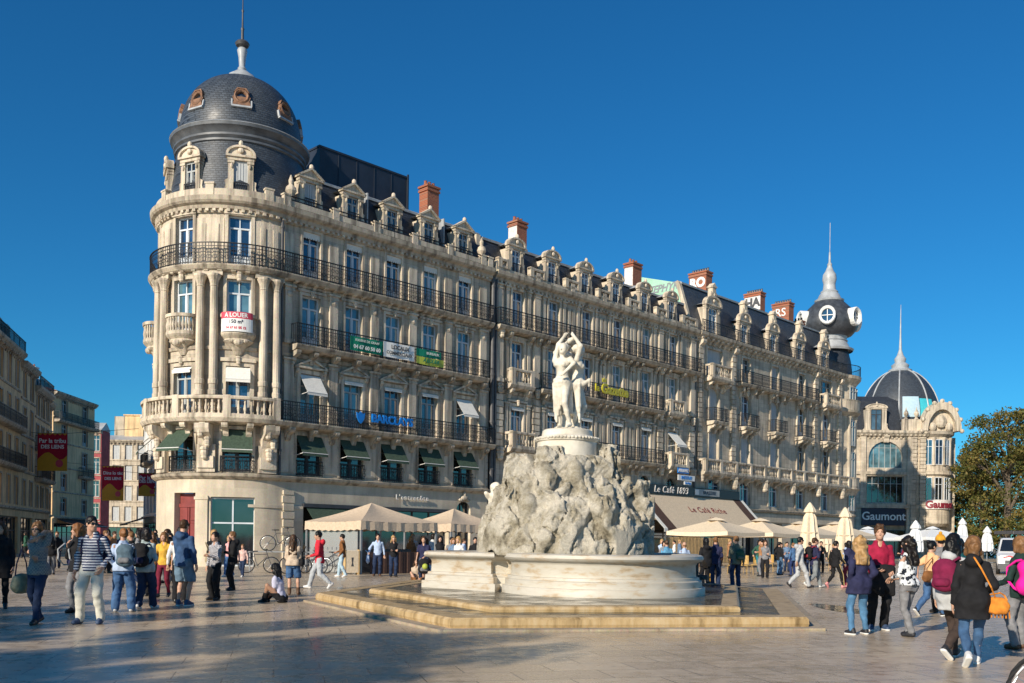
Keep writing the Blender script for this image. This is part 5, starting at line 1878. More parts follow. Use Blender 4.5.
# ---------------------------------------------------------------- fountain
def offset_poly(P, d):
 n = len(P)
 out = []
 for i in range(n):
  a, b, c = Vector(P[i - 1]), Vector(P[i]), Vector(P[(i + 1) % n])
  e1, e2 = (b - a).normalized(), (c - b).normalized()
  n1, n2 = Vector((e1.y, -e1.x)), Vector((e2.y, -e2.x))
  m = n1 + n2
  if m.length < 1e-6: m = n1
  m.normalize()
  k = max(0.45, m.dot(n1))
  q = b + m * (d / k)
  out.append((q.x, q.y))
 return out
def loft_poly(mb, P, prof, cap=True):
 """prof: list of (outward offset, z) swept round the closed outline P"""
 rings = [offset_poly(P, d) for d, z in prof]
 n = len(P)
 V, F = [], []
 for (d, z), r in zip(prof, rings): V += [(x, y, z) for x, y in r]
 for k in range(len(prof) - 1):
  for i in range(n):
   j = (i + 1) % n
   F.append((k * n + i, k * n + j, (k + 1) * n + j, (k + 1) * n + i))
 if cap: F.append(tuple(range((len(prof) - 1) * n, len(prof) * n)))
 mb.raw(V, F)
def fountain_materials():
 m, nt, N, L, b = nodes('stained_step_stone')
 tc = N.new('ShaderNodeTexCoord')
 mp = N.new('ShaderNodeMapping')
 mp.inputs['Scale'].default_value = (1.2, 1.2, 0.15)
 L.new(tc.outputs['Object'], mp.inputs['Vector'])
 n1 = N.new('ShaderNodeTexNoise')
 n1.inputs['Scale'].default_value = 3.2
 n1.inputs['Detail'].default_value = 8
 n1.inputs['Roughness'].default_value = 0.7
 L.new(mp.outputs[0], n1.inputs['Vector'])
 r = N.new('ShaderNodeValToRGB')
 e = r.color_ramp.elements
 e[0].position, e[0].color = 0.30, (0.17, 0.11, 0.045, 1)
 e[1].position, e[1].color = 0.72, (0.60, 0.48, 0.31, 1)
 x = e.new(0.5)
 x.color = (0.49, 0.345, 0.17, 1)
 L.new(n1.outputs['Fac'], r.inputs['Fac'])
 L.new(r.outputs['Color'], b.inputs['Base Color'])
 b.inputs['Roughness'].default_value = 0.42
 bp = N.new('ShaderNodeBump')
 bp.inputs['Strength'].default_value = 0.4
 bp.inputs['Distance'].default_value = 0.02
 L.new(n1.outputs['Fac'], bp.inputs['Height'])
 L.new(bp.outputs['Normal'], b.inputs['Normal'])
 MT['step'] = m
 m, nt, N, L, b = nodes('wet_dark_stone')
 tc = N.new('ShaderNodeTexCoord')
 n1 = N.new('ShaderNodeTexNoise')
 n1.inputs['Scale'].default_value = 1.6
 n1.inputs['Detail'].default_value = 8
 L.new(tc.outputs['Object'], n1.inputs['Vector'])
 r = N.new('ShaderNodeValToRGB')
 r.color_ramp.elements[0].position, r.color_ramp.elements[0].color = 0.3, (0.030, 0.028, 0.020, 1)
 r.color_ramp.elements[1].position, r.color_ramp.elements[1].color = 0.7, (0.11, 0.10, 0.07, 1)
 L.new(n1.outputs['Fac'], r.inputs['Fac'])
 L.new(r.outputs['Color'], b.inputs['Base Color'])
 mr = N.new('ShaderNodeMapRange')
 mr.inputs['From Min'].default_value = 0.35
 mr.inputs['From Max'].default_value = 0.65
 mr.inputs['To Min'].default_value = 0.06
 mr.inputs['To Max'].default_value = 0.4
 L.new(n1.outputs['Fac'], mr.inputs['Value'])
 L.new(mr.outputs[0], b.inputs['Roughness'])
 n2 = N.new('ShaderNodeTexNoise')
 n2.inputs['Scale'].default_value = 9
 L.new(tc.outputs['Object'], n2.inputs['Vector'])
 bp = N.new('ShaderNodeBump')
 bp.inputs['Strength'].default_value = 0.25
 bp.inputs['Distance'].default_value = 0.02
 L.new(n2.outputs['Fac'], bp.inputs['Height'])
 L.new(bp.outputs['Normal'], b.inputs['Normal'])
 MT['wet'] = m
 m, nt, N, L, b = nodes('basin_marble')
 tc = N.new('ShaderNodeTexCoord')
 mp = N.new('ShaderNodeMapping')
 mp.inputs['Scale'].default_value = (0.9, 0.9, 3.4)
 L.new(tc.outputs['Object'], mp.inputs['Vector'])
 n1 = N.new('ShaderNodeTexNoise')
 n1.inputs['Scale'].default_value = 2.0
 n1.inputs['Detail'].default_value = 9
 n1.inputs['Roughness'].default_value = 0.65
 n1.inputs['Distortion'].default_value = 0.0
 L.new(mp.outputs[0], n1.inputs['Vector'])
 r = N.new('ShaderNodeValToRGB')
 e = r.color_ramp.elements
 e[0].position, e[0].color = 0.28, (0.30, 0.23, 0.15, 1)
 e[1].position, e[1].color = 0.62, (0.54, 0.505, 0.435, 1)
 x = e.new(0.40)
 x.color = (0.46, 0.37, 0.26, 1)
 x = e.new(0.47)
 x.color = (0.50, 0.46, 0.385, 1)
 L.new(n1.outputs['Fac'], r.inputs['Fac'])
 L.new(r.outputs['Color'], b.inputs['Base Color'])
 b.inputs['Roughness'].default_value = 0.5
 bp = N.new('ShaderNodeBump')
 bp.inputs['Strength'].default_value = 0.25
 bp.inputs['Distance'].default_value = 0.02
 L.new(n1.outputs['Fac'], bp.inputs['Height'])
 L.new(bp.outputs['Normal'], b.inputs['Normal'])
 MT['basin'] = m
 m, nt, N, L, b = nodes('craggy_rock')
 tc = N.new('ShaderNodeTexCoord')
 n1 = N.new('ShaderNodeTexNoise')
 n1.inputs['Scale'].default_value = 1.7
 n1.inputs['Detail'].default_value = 10
 n1.inputs['Roughness'].default_value = 0.7
 L.new(tc.outputs['Object'], n1.inputs['Vector'])
 r = N.new('ShaderNodeValToRGB')
 e = r.color_ramp.elements
 e[0].position, e[0].color = 0.34, (0.13, 0.11, 0.075, 1)
 e[1].position, e[1].color = 0.70, (0.62, 0.56, 0.46, 1)
 x = e.new(0.45)
 x.color = (0.35, 0.31, 0.23, 1)
 x = e.new(0.54)
 x.color = (0.50, 0.46, 0.38, 1)
 L.new(n1.outputs['Fac'], r.inputs['Fac'])
 n3 = N.new('ShaderNodeTexNoise')
 n3.inputs['Scale'].default_value = 24
 n3.inputs['Detail'].default_value = 8
 n3.inputs['Roughness'].default_value = 0.75
 L.new(tc.outputs['Object'], n3.inputs['Vector'])
 x = N.new('ShaderNodeMix')
 x.data_type = 'RGBA'
 x.blend_type = 'OVERLAY'
 x.inputs[0].default_value = 0.7
 L.new(r.outputs['Color'], x.inputs[6])
 L.new(n3.outputs['Fac'], x.inputs[7])
 L.new(x.outputs[2], b.inputs['Base Color'])
 b.inputs['Roughness'].default_value = 0.8
 bp = N.new('ShaderNodeBump')
 bp.inputs['Strength'].default_value = 0.9
 bp.inputs['Distance'].default_value = 0.05
 L.new(n3.outputs['Fac'], bp.inputs['Height'])
 L.new(bp.outputs['Normal'], b.inputs['Normal'])
 MT['rock'] = m
 m, nt, N, L, b = nodes('basin_water')
 b.inputs['Base Color'].default_value = (0.03, 0.045, 0.04, 1)
 b.inputs['Roughness'].default_value = 0.05
 tc = N.new('ShaderNodeTexCoord')
 n1 = N.new('ShaderNodeTexNoise')
 n1.inputs['Scale'].default_value = 6
 L.new(tc.outputs['Object'], n1.inputs['Vector'])
 bp = N.new('ShaderNodeBump')
 bp.inputs['Strength'].default_value = 0.3
 bp.inputs['Distance'].default_value = 0.03
 L.new(n1.outputs['Fac'], bp.inputs['Height'])
 L.new(bp.outputs['Normal'], b.inputs['Normal'])
 MT['water'] = m
fountain_materials()
MT['kerb'] = stone('kerb_stone', (0.46, 0.37, 0.26), (0.26, 0.20, 0.13), joints=(1.2, 5.0), joint_amt=0.3)
def fountain():
 cx, cy = 1.3, 23.2
 f = empty('fountain', (cx, cy, 0), 0, 'large stone fountain with a three lobed basin, craggy rock and stepped platform in the square', 'fountain')
 K = [(-4.9, 22.4), (-1.14, 15.33), (5.5, 16.6), (8.0, 27.4), (4.6, 32.5), (-3.4, 30.6)]
 K = [(x - cx, y - cy) for x, y in K]
 m = MB()
 loft_poly(m, K, [(0, 0.0), (0, 0.045), (-0.02, 0.05), (-0.6, 0.051)])
 m.build('kerb', MT['kerb'], f)
 m = MB()
 loft_poly(m, K, [(-0.28, 0.04), (-0.26, 0.10), (-0.27, 0.18), (-0.31, 0.22), (-0.75, 0.226)], cap=False)
 m.build('step', MT['step'], f)
 m = MB()
 loft_poly(m, K, [(-0.74, 0.2), (-0.745, 0.222), (-1.6, 0.222)], cap=False)
 m.build('wet_tread', MT['wet'], f)
 m = MB()
 loft_poly(m, K, [(-1.45, 0.21), (-1.44, 0.27), (-1.46, 0.31), (-1.50, 0.328), (-1.8, 0.332)], cap=False)
 m.build('step', MT['step'], f)
 m = MB()
 loft_poly(m, K, [(-1.78, 0.31), (-1.785, 0.329), (-2.2, 0.327)])
 m.build('wet_platform', MT['wet'], f)
 # basin outline, counter-clockwise
 B = [(-2.05, 23.7), (-0.46, 22.15), (-0.40, 22.34), (-0.12, 22.36), (-0.06, 22.26)]
 for i in range(1, 20):
  a = PI + PI * i / 19.0
  B.append((2.12 + 2.2 * math.cos(a), 22.25 + 2.3 * math.sin(a)))
 B += [(4.1, 22.6), (4.55, 23.6), (4.5, 25.0), (3.6, 26.2), (2.2, 26.5), (1.7, 26.1), (1.2, 26.7), (-0.3, 26.6), (-1.6, 25.6)]
 B = [(x - cx, y - cy) for x, y in B]
 m = MB()
 loft_poly(m, B, [(0.17, 0.30), (0.17, 0.48), (0.155, 0.50), (0.10, 0.505), (0.09, 0.64), (0.04, 0.665), (0.03, 0.72), (-0.04, 0.73), (-0.05, 0.98), (-0.02, 1.04), (0.04, 1.07), (0.10, 1.09), (0.13, 1.14), (0.11, 1.205), (0.06, 1.232), (-0.26, 1.236), (-0.30, 1.20), (-0.32, 1.0)], cap=False)
 m.build('basin', MT['basin'], f, smooth=True)
 m = MB()
 loft_poly(m, B, [(-0.1, 1.165), (-0.28, 1.166)])
 m.build('basin_water', MT['water'], f)
 # rock
 F = Field((-2.45, -2.4, 0.98), (2.45, 2.15, 3.85), 0.031)
 F.torso([(0.9, 2.24, 2.08, 0), (1.6, 2.06, 1.92, 0), (2.3, 1.76, 1.64, 0), (2.8, 1.46, 1.36, -0.03), (3.2, 1.16, 1.05, -0.12), (3.5, 0.84, 0.76, -0.2), (3.66, 0.4, 0.4, -0.25)], 0)
 rnd = random.Random(5)
 for i in range(34):
  a = rnd.uniform(0, 2 * PI)
  z = 1.0 + 2.2 * rnd.random() ** 0.9
  rad = 2.12 - 1.15 * ((z - 1.0) / 2.5) ** 1.3
  s_ = rnd.uniform(0.20, 0.38)
  el = (s_ * rnd.uniform(0.7, 1.0), s_ * rnd.uniform(0.6, 0.9), s_ * rnd.uniform(1.1, 2.2))
  rot = Matrix.Rotation(rnd.uniform(-0.4, 0.4), 3, 'X') @ Matrix.Rotation(rnd.uniform(-0.4, 0.4), 3, 'Y') @ Matrix.Rotation(a, 3, 'Z')
  F.ell((rad * math.cos(a) * 0.95, rad * math.sin(a) * 0.88, z), el, 0.04, rot=rot)
 for a, z0, z1, r0, r1, w in ((-48, 1.2, 3.3, 2.35, 1.35, 0.16), (-72, 1.0, 2.7, 2.4, 1.75, 0.11), (-26, 1.1, 3.0, 2.4, 1.5, 0.16), (-102, 1.0, 1.9, 2.3, 2.05, 0.17), (-10, 1.0, 2.6, 2.4, 1.75, 0.14), (-62, 2.1, 3.5, 1.95, 1.05, 0.11), (-37, 1.0, 2.2, 2.4, 2.0, 0.11), (-86, 2.5, 3.4, 1.75, 1.1, 0.08)):
  F.cone((r0 * math.cos(R(a)), r0 * math.sin(R(a)) * 0.92, z0), (r1 * math.cos(R(a + 4)), r1 * math.sin(R(a + 4)) * 0.92, z1), w, w * 0.8, cut=True)
 g_ = np.meshgrid(*[a.astype(np.float32) for a in F.ax], indexing='ij')
 w1 = 0.30 * (vnoise(g_[0], g_[1], g_[2], 2.1) - 0.5)
 w2 = 0.30 * (vnoise(g_[0] + 9, g_[1], g_[2], 2.6) - 0.5)
 wx, wy, wz = g_[0] + w1, g_[1] + w2, (g_[2] + w1) * 0.62
 band = np.abs(F.D) < 0.32                                   # broken blocks: cells with open seams between them
 px, py, pz = wx[band], wy[band], wz[band]
 for n_, amp, seam, wid, sd in ((70, 0.15, 0.05, 0.04, 3), (380, 0.08, 0.035, 0.026, 8)):
  rs = np.random.RandomState(sd)
  f1 = np.full(px.shape, 9.0, np.float32)
  f2 = f1.copy()
  idn = np.zeros(px.shape, np.float32)
  for k in range(n_):
   a, z = rs.rand() * 2 * PI, 0.95 + 2.8 * rs.rand()
   rad = (2.25 - 1.35 * ((z - 0.95) / 2.7) ** 1.7) * rs.uniform(0.8, 1.1)
   c = (rad * math.cos(a), rad * math.sin(a) * 0.92, z * 0.62)
   off = np.float32(rs.uniform(-1, 1))
   d = np.sqrt((px - c[0]) ** 2 + (py - c[1]) ** 2 + (pz - c[2]) ** 2)
   m = d < f1
   f2 = np.where(m, f1, np.minimum(f2, d))
   idn = np.where(m, off, idn)
   f1 = np.where(m, d, f1)
  F.D[band] += amp * idn + seam * np.exp(-((f2 - f1) / wid) ** 2)
 for sc, amp in ((3.6, 0.07), (8.7, 0.045), (18, 0.030)):
  nz = vnoise(wx + sc, wy, g_[2] * 0.7, sc)
  F.D = F.D - (amp * (1 - 2.6 * np.abs(nz - 0.5)) - amp * 0.35).astype(np.float32)
 for a, z, r_, w, h in ((-116, 2.9, 1.30, 0.25, 0.46), (-124, 2.3, 1.70, 0.23, 0.33), (-82, 3.05, 1.08, 0.21, 0.36)):
  F.ell((r_ * math.cos(R(a)), r_ * math.sin(R(a)), z), (w, w, h), 0.02)
 ri = np.sqrt(g_[0] ** 2 + (g_[1] / 0.93) ** 2)
 F.D = np.maximum(F.D, (ri - 2.16).astype(np.float32))
 F.above(1.16)
 F.cone((-1.55, -0.92, 0.9), (-1.6, -0.98, 1.08), 0.45, 0.30, cut=True)
 v, q = F.mesh()
 np_mesh('rock', [(v, q)], MT['rock'], f)
 # pedestal
 m = MB()
 m.lathe(0.0, -0.25, [(0.72, 3.2), (0.72, 3.88), (0.76, 3.90), (0.77, 3.93), (0.69, 3.98), (0.66, 4.02), (0.62, 4.04), (0.60, 4.16), (0.56, 4.19), (0.0, 4.19)], 40)
 p = m.build('pedestal', MT['statue'], f, smooth=True)
 m = MB()
 for i in range(56):
  a = 2 * PI * i / 56
  m.ball((0.765 * math.cos(a), -0.25 + 0.765 * math.sin(a), 3.955 + 0.008 * (i % 2)), (0.045, 0.045, 0.035), 6, 4)
 o = m.build('rope_moulding', MT['statue'], p)
 # the three standing figures carved from one block
 G = Field((-0.75, -1.05, 4.15), (0.8, 0.55, 6.75), 0.0165)
 def fig(ox, oy, head, sc, armsup, lead, tilt):
  ch, sh = math.cos(head), math.sin(head)
  def T(p):
   x, y, z = p
   return (ox + (x * ch - y * sh) * sc, oy + (x * sh + y * ch) * sc, 4.17 + z * sc)
  def C(p, q, a, b, k=0.035): G.cone(T(p), T(q), a * sc, b * sc, k)
  # local frame faces +y, x is the figure's right
  C((0, 0, 0.93), (0, 0.0, 1.08), 0.135, 0.115)
  C((0.035, 0, 0.93), (-0.035, 0, 0.93), 0.15, 0.15)
  C((0, 0.0, 1.08), (0, 0.01, 1.28), 0.105, 0.125)
  C((0.08, 0.01, 1.33), (-0.08, 0.01, 1.33), 0.105, 0.105)
  for sx in (-1, 1):
   C((sx * 0.075, 0.09, 1.29), (sx * 0.075, 0.10, 1.29), 0.062, 0.05, 0.02)
   C((sx * 0.09, -0.05, 0.90), (sx * 0.09, -0.06, 0.88), 0.105, 0.1, 0.03)
  C((0, 0, 1.40), (0, 0.02, 1.53), 0.055, 0.05)
  hx = tilt * 0.05
  G.ell(T((hx, 0.035, 1.615)), (0.085 * sc, 0.092 * sc, 0.115 * sc), 0.02)
  C((hx, 0.06, 1.55), (hx, 0.085, 1.545), 0.05, 0.035, 0.03)
  C((hx, 0.12, 1.62), (hx, 0.138, 1.585), 0.012, 0.017, 0.01)
  G.ell(T((hx, -0.02, 1.66)), (0.095 * sc, 0.095 * sc, 0.085 * sc), 0.01)
  C((hx, -0.1, 1.63), (hx, -0.13, 1.62), 0.055, 0.04, 0.02)
  for sx, up in ((-1, armsup[0]), (1, armsup[1])):
   s0 = (sx * 0.17, 0, 1.40)
   e, w_ = up
   C(s0, e, 0.056, 0.045)
   C(e, w_, 0.045, 0.03)
   d = Vector(w_) - Vector(e)
   d.normalize()
   h = Vector(w_) + d * 0.05
   C(w_, tuple(h), 0.032, 0.034, 0.01)
   for k in range(4):
    o_ = Vector((0.018 * (k - 1.5), 0.006 * k, 0))
    C(tuple(h + o_), tuple(h + o_ * 1.3 + d * (0.075 - 0.01 * abs(k - 1))), 0.012, 0.009, 0.004)
  kl, fl, kr, fr = lead
  for sx, kn, ft in ((-1, kl, fl), (1, kr, fr)):
   C((sx * 0.085, 0, 0.90), kn, 0.095, 0.062)
   C(kn, ft, 0.06, 0.038)
   mid = tuple(Vector(kn) * 0.62 + Vector(ft) * 0.38 + Vector((0, -0.018, 0)))
   C(mid, mid, 0.056, 0.056)
   C(ft, (ft[0], ft[1] + 0.14, ft[2] - 0.05), 0.036, 0.026)
  # drapery round the hips, falling between the legs
  for k in range(16):
   a = 2 * PI * k / 16
   C((0.15 * math.cos(a), 0.14 * math.sin(a), 0.955 + 0.035 * math.sin(a + 1)), (0.15 * math.cos(a + 0.4), 0.14 * math.sin(a + 0.4), 0.955 + 0.035 * math.sin(a + 1.4)), 0.034, 0.034, 0.012)
   C((0.155 * math.cos(a), 0.145 * math.sin(a), 0.91 + 0.03 * math.sin(a)), (0.155 * math.cos(a + 0.4), 0.145 * math.sin(a + 0.4), 0.91 + 0.03 * math.sin(a + 0.4)), 0.028, 0.028, 0.012)
  for k, (x, l) in enumerate(((0.02, 0.5), (0.06, 0.62), (-0.03, 0.42), (0.10, 0.75), (0.13, 0.7), (0.16, 0.55))):
   C((x, 0.10 - abs(x) * 0.3, 0.92), (x * 0.8, 0.06, 0.92 - l), 0.035, 0.022, 0.015)
  for k in range(5):
   C((-0.14 + 0.07 * k, -0.12, 0.92), (-0.12 + 0.06 * k, -0.1, 0.35), 0.042, 0.035, 0.015)
 up_l = (((-0.30, 0.10, 1.30), (-0.16, 0.20, 1.12)), ((0.10, -0.02, 1.72), (0.03, -0.14, 1.90)))
 up_r = (((-0.26, 0.06, 1.70), (-0.08, -0.06, 1.88)), ((0.24, 0.08, 1.66), (0.10, -0.08, 1.90)))
 st = ((-0.10, 0.07, 0.50), (-0.09, 0.0, 0.09), (0.09, 0.03, 0.49), (0.09, -0.02, 0.09))
 bent = ((-0.15, 0.20, 0.52), (-0.21, 0.06, 0.09), (0.07, 0.02, 0.49), (0.05, -0.03, 0.09))
 fig(-0.15, -0.46, R(152), 1.2, (up_l[0], up_l[1]), bent, -0.6)
 fig(0.23, -0.28, R(-100), 1.2, up_r, ((-0.09, 0.13, 0.50), (-0.05, -0.04, 0.09), (0.10, 0.04, 0.49), (0.02, -0.08, 0.09)), 0.5)
 fig(0.0, 0.02, R(20), 1.14, up_r, st, 0)
 # cloth blown out at the right hip, stump behind
 G.cone((0.36, -0.42, 5.28), (0.50, -0.42, 5.38), 0.06, 0.04, 0.04)
 G.cone((0.50, -0.42, 5.38), (0.50, -0.4, 5.24), 0.045, 0.03, 0.03)
 G.cone((0.02, -0.15, 4.15), (0.03, -0.1, 4.95), 0.17, 0.10, 0.06)
 G.cone((0.03, -0.2, 6.36), (0.10, -0.22, 6.40), 0.07, 0.05, 0.03)
 G.cone((-0.25, -0.35, 4.13), (0.3, -0.3, 4.13), 0.13, 0.13, 0.03)
 G.cone((-0.1, -0.1, 4.13), (0.2, -0.5, 4.13), 0.13, 0.13, 0.03)
 G.above(4.16)
 G.rough(14, 0.006, 4)
 v, q = G.mesh()
 o = np_mesh('statue', [(v, q)], MT['statue'], None, (cx, cy, 0))
 tag(o, 'white marble statue of three draped women with raised arms on top of the fountain rock', 'statue')
 # small carved child clinging to the left flank
 H = Field((-0.5, -0.4, 0), (0.5, 0.4, 1.1), 0.02)
 H.ell((0.02, -0.02, 0.82), (0.15, 0.15, 0.17), 0.02)
 H.cone((0, 0, 0.3), (0, 0, 0.58), 0.2, 0.16, 0.05)
 H.cone((0.14, 0, 0.56), (0.26, -0.12, 0.42), 0.07, 0.06, 0.04)
 H.cone((-0.14, 0, 0.56), (-0.2, -0.16, 0.7), 0.07, 0.05, 0.04)
 H.cone((-0.1, -0.05, 0.25), (-0.16, -0.16, 0.02), 0.11, 0.07, 0.04)
 H.cone((0.1, -0.05, 0.25), (0.2, -0.12, 0.02), 0.11, 0.07, 0.04)
 for sx in (-1, 1): H.cone((sx * 0.06, -0.14, 0.80), (sx * 0.06, -0.15, 0.80), 0.02, 0.02, cut=True)
 H.cone((0, -0.16, 0.8), (0, -0.18, 0.77), 0.02, 0.025, 0.01)
 H.rough(9, 0.02, 3)
 v, q = H.mesh()
 o = np_mesh('cherub_figure', [(v, q)], MT['statue'], None, (-0.42, 23.55, 1.98), R(-20))
 tag(o, 'small white carved cherub peering round the left flank of the fountain rock', 'statue')
 return f
fountain()
pd = MB()
for (x, y, a, b_) in ((7.75, 22.6, 0.42, 1.7), (7.3, 24.9, 0.25, 0.7)):
 pd.raw([(x + a * math.cos(2 * PI * i / 24) * (1 + 0.16 * math.sin(0.52 * i)), y + b_ * math.sin(2 * PI * i / 24) * (1 + 0.12 * math.cos(0.8 * i)), 0.004) for i in range(24)], [tuple(range(24))])
tag(pd.build('puddle_water', MT['water']), 'shallow puddles of spilled water beside the fountain steps', 'puddle', kind='structure')
# ---------------------------------------------------------------- houses of the side street on the left
def town_house(label, p, ang, length, height, floors, cols, wmat, name='town_house', wtype='french', ground='pane_dark', attic=0, balc=True, roofm='slate2', depth=10, gh=3.6, w=1.1, cat='building', frame='frame_grey', tile=False):
 P = Path(0.0)
 b = empty(name, (p[0], p[1], 0), ang, label, cat)
 fh = (height - gh) / floors
 ts = [length * (i + 0.5) / cols for i in range(cols)]
 holes = []
 for k in range(floors):
  z = gh + fh * k
  for t in ts: holes.append((t - w / 2, t + w / 2, z + 0.25, z + fh * 0.78))
 m = FB(P)
 m.wall(0, length, gh, height, holes, 0.25)
 m.wall(0, length, 0, gh, [(0.5, length - 0.5, 0.02, gh - 0.7)], 0.3)
 m.box(0, length, 0.5, depth, 0, height - 0.01, M=ident)
 m.quad((0, 0, 0), (0, 0, height), (0, -0.5, height), (0, -0.5, 0))
 m.quad((length, 0, height), (length, 0, 0), (length, -0.5, 0), (length, -0.5, height))
 m.build('wall', MT[wmat], b)
 L = FB(P)
 L.ledge(-0.05, length + 0.05, [(0, height - 0.5), (0.15, height - 0.45), (0.45, height - 0.15), (0.48, height + 0.05), (-0.3, height + 0.05), (-0.3, height - 0.5)])
 L.ledge(0, length, [(0, gh - 0.2), (0.2, gh - 0.1), (0.22, gh + 0.02), (0, gh + 0.08)])
 for k in range(1, floors): L.ledge(0, length, [(0, gh + fh * k - 0.05), (0.1, gh + fh * k), (0.1, gh + fh * k + 0.12), (0, gh + fh * k + 0.14)])
 for k in range(floors):
  z = gh + fh * k
  for t in ts:
   L.surround(t, w, z + 0.25, z + fh * 0.78, 0.06, 0.14)
 for i in range(int(length / 0.6)):
  L.console((i + 0.5) * 0.6, 0.2, 0.36, height - 0.75, height - 0.42)
 L.build('stone_trim', MT['ledge'] if wmat != 'white' else MT['white'], b)
 for k in range(floors):
  z = gh + fh * k
  for t in ts:
   window(b, P, t, z + 0.25, w, fh * 0.78 - 0.25, wtype, frame, 'pane_dark', d=-0.18)
 window(b, P, length / 2, 0.02, length - 1.0, gh - 0.75, 'shop', 'frame_dark', ground, d=-0.25, name='shop_window')
 if balc:
  for k in ((1, 2) if floors > 3 else (1,)):
   balcony(b, P, 0.2, length - 0.2, 0.6, gh + fh * k + 0.12, 'iron', 1.0, 'ledge', pitch=0.16)
 r = FB(P)
 if tile:
  r.ledge(-0.2, length + 0.2, [(0.5, height + 0.05), (-depth / 2, height + 1.5), (-depth, height + 0.05)])
  r.build('roof', MT['brick'], b)
 elif attic:
  r.ledge(0, length, [(-0.6, height), (-0.9, height + attic * 0.8), (-2.2, height + attic), (-depth, height + attic), (-depth, height)])
  r.build('roof', MT[roofm], b)
  q = FB(P)
  q.railing(0.1, length - 0.1, 0.35, height + 0.06, 0.9, 0.16, False, False)
  q.build('roof_railing', MT['iron'], b)
  for t in ts:
   window(b, P, t, height + 0.1, 1.0, attic * 0.7, 'french', frame, 'pane_dark', d=0.6 - 1.3)
 else:
  r.ledge(-0.1, length + 0.1, [(0.3, height + 0.05), (-depth / 2, height + 1.3), (-depth, height + 0.05)])
  r.build('roof', MT['zinc'], b)
 return b, P
def street_houses():
 dl = math.atan2(0.960, -0.279)
 q0, dv = Vector((-37.2, 68.7)), Vector((-0.279, 0.960)).normalized()
 pt = lambda t: q0 + dv * t
 b, P = town_house('tall shaded house with iron balconies at the left edge of the square', pt(-9), dl, 16.0, 15.8, 4, 6, 'wall_warm', attic=2.7, name='street_house')
 chimney(b, P, 15.6, -3, 17, 19.2, 0.9, 1.2, 'brick', 2)
 town_house('narrow shaded house with small plain windows next to the tall one', pt(7.05), dl, 5.6, 15.3, 4, 2, 'wall_warm', balc=False, name='street_house')
 b, P = town_house('shaded house with dark roof balcony leading into the side street', pt(12.7), dl, 6.6, 14.2, 4, 3, 'wall_warm', attic=1.8, name='street_house')
 town_house('unseen house added in a gap of the side street to keep the sun out', (-46.2, 90.5), dl, 12, 15.5, 4, 5, 'wall_warm', name='street_house', balc=False)  # added so no sun reaches the banners between the street houses
 b, P = town_house('pale house with a red tiled roof closing the left side of the street', (-53.3, 110), R(92.0), 11.8, 18.2, 5, 2, 'wall_warm', name='street_house', tile=True, balc=False, w=1.5)
 balcony(b, P, 0.1, 11.7, 0.7, 15.0, 'iron', 1.0, 'ledge')
 balcony(b, P, 7.0, 10.6, 0.6, 8.8, 'iron', 1.0, 'ledge')
 chimney(b, P, 1.0, -3, 18.5, 21.2, 0.9, 1.2, 'whitewash', 2)
 awning(b, P, 6, 3.4, 9.5, 0.9, 2.2, 'brown_cloth')
 town_house('narrow red painted house squeezed in at the far end of the street', (-62.3, 140), 0, 1.6, 17.0, 4, 1, 'dull_red', name='street_house', balc=False, wtype='plain', depth=3)
 b, P = town_house('sunlit cream house with grey shutters across the end of the street', (-65.6, 150), 0, 9.8, 16.6, 4, 5, 'wall3', name='street_house', balc=False, frame='shutter', wtype='shutter')
 balcony(b, P, 6.8, 9.0, 0.6, 10.2, 'iron', 1.0, 'ledge')
 m = MB()
 m.box(2.6, 5.6, 4.0, 7.0, 16.0, 21.0)
 m.box(2.4, 5.8, 3.8, 7.2, 21.0, 21.2)
 m.box(3.6, 4.2, 3.97, 4.0, 18.6, 19.9)
 m.build('roof_turret', MT['wall_warm'], b)
 m = MB()
 m.box(0.5, 2.4, 5.0, 8.0, 16.0, 21.0)
 m.build('rear_block', MT['ledge'], b)
 b, P = town_house('white rendered house in the street beside the round tower', (-40.6, 104.5), math.atan2(-9.0, 4.6), 12, 14.6, 4, 4, 'white', name='street_house', balc=False)
 balcony(b, P, 2.0, 9.0, 0.6, 9.2, 'iron', 1.0, 'ledge')
 awning(b, P, 5.0, 3.6, 9.0, 1.0, 2.4, 'brown_cloth')
 town_house('far shaded building behind the cream house', (-95, 195), 0, 70, 15.0, 3, 14, 'wall2', name='street_house', balc=False)
street_houses()
